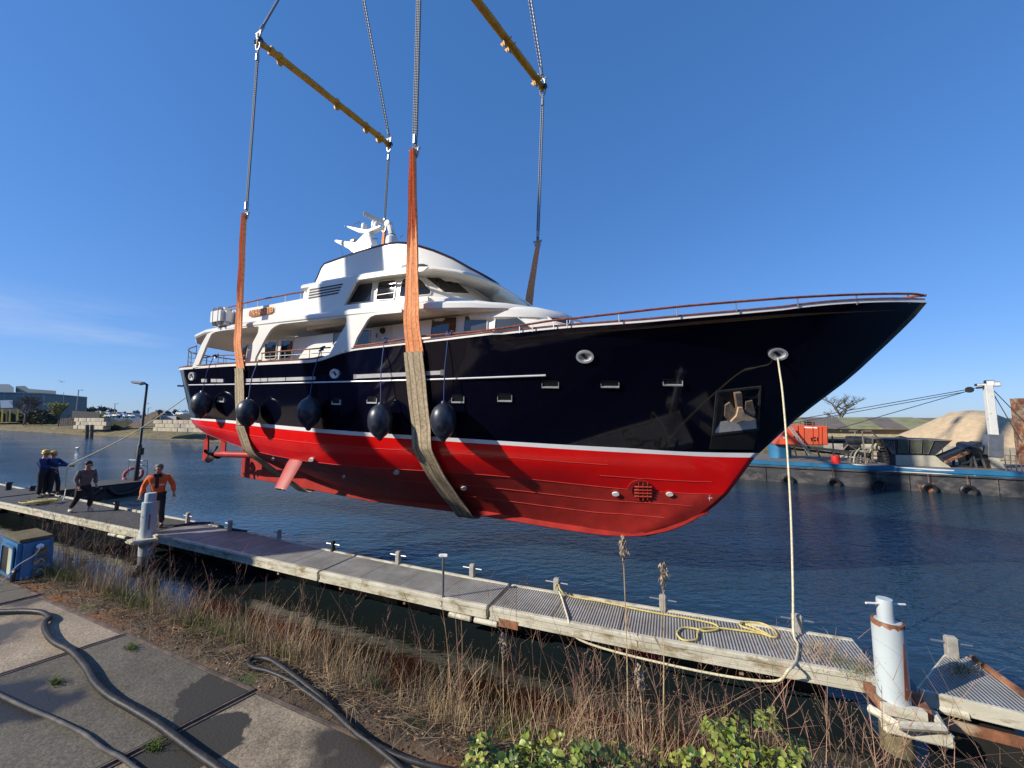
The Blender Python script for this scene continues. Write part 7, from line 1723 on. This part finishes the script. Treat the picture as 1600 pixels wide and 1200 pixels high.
for k in range(3400):   # straw tussocks
    cu = random.choice((-2.4, -1.2, -.5, .1, .9, 1.3, 1.8, 2.6, 3.3, 3.5, 4.2, 5.0, 5.6, 6.4)); u = cu+random.gauss(0, .16); w_ = .42+random.gauss(0, .11)+.07*sin(cu*7)
    if w_ < .18: continue
    stalk(W_, u, w_, random.uniform(.15, .42), random.uniform(.2, .9), 0, random.uniform(.0012, .0022))
for k in range(210):    # taller dry weeds with side twigs
    u = random.choice((random.uniform(-3.2, -.8), random.uniform(-.5, 8), random.uniform(2.5, 5.5))); w_ = random.uniform(.35, .8); mi = random.choice((1, 2, 2))
    stalk(W_, u, w_, random.uniform(.45, .85) if -1 < u < 2.5 else random.uniform(.55, 1.0), random.uniform(.02, .35), mi, random.uniform(.0016, .003), twigs=random.randint(7, 18))
for k in range(260):    # twisted brambles and bare twigs at the lower right
    u = random.uniform(3.0, 8.5); w_ = random.uniform(.3, 1.2); p = QF(u, w_, bank_z(w_)); a = random.uniform(0, 2*pi); L = random.uniform(.4, 1.0); pts = [p]
    d = Vector((cos(a)*.3, sin(a)*.3, 1)).normalized()
    for i in range(7): pts.append(pts[-1]+d*L/7); d = (d+Vector((cos(a), sin(a), -.35))*.18+Vector((random.gauss(0, .12), random.gauss(0, .12), 0))).normalized()
    W_.blade(pts, random.uniform(.0018, .0034), random.choice((1, 2, 2)))
    for j in range(3):
        q = pts[random.randint(2, 6)]; W_.blade([q, q+Vector((random.gauss(0, .07), random.gauss(0, .07), .09)), q+Vector((random.gauss(0, .12), random.gauss(0, .12), .2))], .0014, 2)
for k in range(2600):   # flattened dead stems along the edge
    u = random.uniform(-3, 7); w_ = random.uniform(.06, .45); p = QF(u, w_, bank_z(w_)+.012); a = random.gauss(-.4, .8); L = random.uniform(.05, .3); W_.blade([p, p+Vector((cos(a)*L*.5, sin(a)*L*.5, .02)), p+Vector((cos(a)*L, sin(a)*L, random.uniform(-.005, .02)))], .0016, 3)
tag(W_.build('dry_weeds', [M_straw, M_brown, M_purple, M_litter], QF(2, .8, 1.9)), 'tangle of dry brown weeds, straw and dead stalks along the near bank', 'weeds', kind='stuff')
Gr = Blades()
tufts = [(-1.85, .28, .13), (-1.0, .34, .12), (-.55, .34, .16), (.62, .38, .22), (1.2, .42, .13), (-2.9, .22, .13), (-3.3, .16, .16), (2.0, .45, .1), (3.0, .4, .1), (-2.2, .24, .08), (.2, .34, .1)]
for (u0, w0, sp_) in tufts:
    for k in range(int(420*sp_/.15)):
        u = u0+random.gauss(0, sp_*.7); w_ = max(.1, w0+random.gauss(0, sp_*.45)); stalk(Gr, u, w_, random.uniform(.05, .22 if sp_ < .25 else .34), random.uniform(.2, 1.0), 0 if random.random() < .8 else 1, random.uniform(.0014, .0028))
for k in range(700):     # grass and weeds growing in the slab joints and along the slab edge
    u = random.uniform(-3, 3.4); w_ = random.gauss(.04, .03); stalk(Gr, u, max(.0, w_), random.uniform(.01, .05), .8, 0, .0012)
for (x, y) in ((240, 1170), (88, 1068), (205, 1013)):
    for k in range(90): p = G(x+random.gauss(0, 5), y+random.gauss(0, 3), 2.15); a = random.uniform(0, 2*pi); L = random.uniform(.015, .05); Gr.blade([p, p+Vector((cos(a)*L*.5, sin(a)*L*.5, L*.6)), p+Vector((cos(a)*L, sin(a)*L, L*.7))], .0016, 0)
tag(Gr.build('green_grass', [M_grassg, M_straw], QF(0, .5, 2.1)), 'tufts of fresh green grass at the slab edge and among the dry weeds', 'grass', kind='stuff')
# litter of dead leaves, moss crumbs and pebbles
Li = Blades()
for k in range(14000):
    u = random.uniform(-3.4, 6); w_ = abs(random.gauss(.22, .15)); p = QF(u, w_, bank_z(w_)+.008); d = Vector((random.gauss(0, 1), random.gauss(0, 1), random.gauss(0, .5))).normalized(); o = Vector((random.gauss(0, 1), random.gauss(0, 1), random.gauss(0, .6))).normalized(); s_ = random.uniform(.002, .010)
    Li.quad(p, d*s_, o*s_*.7, random.choice((0, 0, 1, 1, 2)))
tag(Li.build('leaf_litter', [M_litter, stem_mat('rusty_moss', (.12, .045, .012), (.28, .12, .035)), stem_mat('dark_humus', (.04, .028, .018), (.09, .065, .04))], QF(0, .3, 2.12)), 'crumbs of moss, dead leaves and soil along the slab edge', 'litter', kind='stuff')
# tall single reeds with feathery heads
def reed(px, ytip, ybase, w_, label, lean):
    # where the stalk stands on the bank
    best = min((abs((lambda q: 800+FP*q.x/(q.y*_c+(q.z-CH)*_s))(QF(u, w_, bank_z(w_)))-px), u) for u in np.linspace(-3, 9, 800))[1]
    b = QF(best, w_, bank_z(w_)-.05); t = D(px+lean, ytip, b.y-.05); root = thing('reed', b, label, 'reed', None)
    mid = b.lerp(t, .5)+Vector((.012, 0, 0)); P = bez([b, mid, t], 6); mb = MB(); mb.tube(P, [.0045*(1-.5*i/(len(P)-1)) for i in range(len(P))], 5); mb.build('stem', M_straw, root, smooth=True)
    Hd = Blades(); rnd = random.Random(int(px)); dr = (t-mid).normalized()
    for k in range(150):
        s_ = rnd.random(); q = t-dr*.15*s_+Vector((rnd.gauss(0, .011), rnd.gauss(0, .011), 0))*sin(pi*min(1, s_+.12)); Hd.quad(q, (dr+Vector((rnd.gauss(0, .4), rnd.gauss(0, .4), 0))).normalized()*.013, Vector((rnd.gauss(0, 1), rnd.gauss(0, 1), 0)).normalized()*.005, 0)
    h = Hd.build('seed_head', [mat('reed_plume', (.38, .30, .22), .95, var=.25)], t-Vector((0, 0, .1))); h.parent = root; h.location = h.location-root.location
    for k in range(2): q = b.lerp(t, rnd.uniform(.35, .8)); mb = MB(); e = q+Vector((rnd.choice((-1, 1))*.05, 0, .1)); mb.prism([q, q.lerp(e, .5)+Vector((.006, 0, 0)), e, q.lerp(e, .5)-Vector((.006, 0, 0))], (0, .001, 0)); mb.build('leaf', M_straw, root)
reed(982, 838, 1100, .62, 'tallest reed, its plume in front of the keel of the bow', -9)
reed(1030, 880, 1100, .66, 'second tall reed with its plume just right of the tallest', 6)
reed(783, 990, 1110, .8, 'shorter reed standing against the dark water left of the tallest', 2)
reed(1004, 1040, 1130, .5, 'bare leaning reed close to the tall pair', -6)
# bramble bushes with lobed leaves
leaf_me = []
for col_ in ((.17, .22, .025), (.06, .10, .016), (.26, .28, .05)):
    m, nt_, b_ = newmat('bramble_leaf'); r = ramp(nt_, noise(nt_, coord(nt_), 30, 4), tuple(c*.7 for c in col_), tuple(c*1.3 for c in col_)); nt_.links.new(r.outputs[0], b_.inputs['Base Color']); b_.inputs['Roughness'].default_value = .45
    bm = bmesh.new()
    for ang, sc_, ox in ((0, 1.0, .012), (1.25, .8, .004), (-1.25, .8, .004)):
        R_ = Matrix.Rotation(ang, 3, 'Z'); n_ = 7; mid = []; L_ = []; Rr_ = []
        for k in range(n_+1):
            t = k/n_; wv_ = .0135*sc_*sin(pi*t**.8)**.8*(1+.10*(k % 2)); y_ = ox+.034*sc_*t; zc = -.010*t*t
            f = lambda x, z: bm.verts.new(R_@Vector((x, y_, z))); mid.append(f(0, zc-.002)); L_.append(f(-wv_-.0003, zc+.004*sin(pi*t))); Rr_.append(f(wv_+.0003, zc+.004*sin(pi*t)))
        for k in range(n_): bm.faces.new((mid[k], mid[k+1], L_[k+1], L_[k])); bm.faces.new((mid[k+1], mid[k], Rr_[k], Rr_[k+1]))
    me = bpy.data.meshes.new('leaf'); bm.to_mesh(me); bm.free(); me.polygons.foreach_set('use_smooth', [True]*len(me.polygons)); me.materials.append(m); leaf_me.append(me)
def bramble(regions, n, label, seed, zlow=.05, zhigh=.35):
    rnd = random.Random(seed); c0 = G(*regions[0][:2], 2.2); root = thing('bramble_bush', Vector((c0.x, c0.y, 2.0)), label, 'bramble'); R0 = root.location; canes = MB()
    for k in range(n):
        x, y, rx, ry = rnd.choice(regions); px = x+rnd.gauss(0, rx); py = y+rnd.gauss(0, ry); z = 2.12+rnd.uniform(zlow, zhigh); p = G(px, py, z)
        if k % 5 == 0: canes.tube([Vector((p.x+rnd.gauss(0, .05), p.y+.05, 1.95)), Vector((p.x+rnd.gauss(0, .03), p.y+rnd.gauss(0, .03), z-.08)), p], .0022, 4)
        for j in range(rnd.choice((1, 2, 3))):
            o = bpy.data.objects.new('leaf', rnd.choice(leaf_me[:2] if y > 1120 and x < 1000 and rnd.random() < .3 else leaf_me)); COL.objects.link(o); o.parent = root; o.location = p+Vector((rnd.gauss(0, .014), rnd.gauss(0, .014), rnd.gauss(0, .014)))-R0
            o.rotation_euler = (rnd.gauss(.25, .5), rnd.gauss(0, .5), rnd.uniform(0, 2*pi)); k2 = rnd.uniform(.55, 1.15); o.scale = (k2,)*3
    canes.build('canes', M_brown, root, smooth=True)
bramble([(850, 1168, 22, 12), (810, 1190, 25, 8), (858, 1195, 30, 8), (905, 1180, 16, 12), (760, 1195, 12, 8), (745, 1168, 4, 4)], 90, 'bright green bramble at the bottom centre beside the concrete slab', 5)
bramble([(1150, 1165, 26, 16), (1205, 1180, 30, 10), (1130, 1140, 14, 10), (1170, 1192, 40, 8), (1200, 1125, 8, 5)], 85, 'darker green bramble at the bottom right of centre', 6)
bramble([(985, 1190, 20, 8), (1055, 1192, 25, 8), (1230, 1192, 10, 6)], 40, 'small low bramble between the two larger bushes', 8)
# plants on the pontoons
Pg = Blades()
def tuft(x, y, n, mi, L, sp_, z=.57):
    for k in range(n):
        p = G(x+random.gauss(0, sp_), y+random.gauss(0, sp_*.45), z); a = random.uniform(0, 2*pi); l = random.uniform(.4, 1)*L; Pg.blade([p, p+Vector((cos(a)*l*.35, sin(a)*l*.35, l*.6)), p+Vector((cos(a)*l*.8, sin(a)*l*.8, l*.75))], .0022, mi)
tuft(1277, 1012, 60, 1, .16, 14); tuft(1290, 1025, 130, 2, .12, 22); tuft(1310, 1032, 60, 0, .10, 10); tuft(1340, 1048, 170, 0, .07, 16); tuft(1350, 1040, 80, 2, .12, 18); tuft(1500, 1050, 110, 0, .14, 10); tuft(1510, 1054, 60, 1, .14, 14); tuft(788, 942, 90, 0, .02, 8); tuft(1230, 1000, 30, 2, .1, 20)
tag(Pg.build('deck_weeds', [M_grassg, M_straw, M_brown], G(1330, 1040, .57)), 'small weeds and dead stalks growing on the right hand pontoons', 'weeds', kind='stuff')
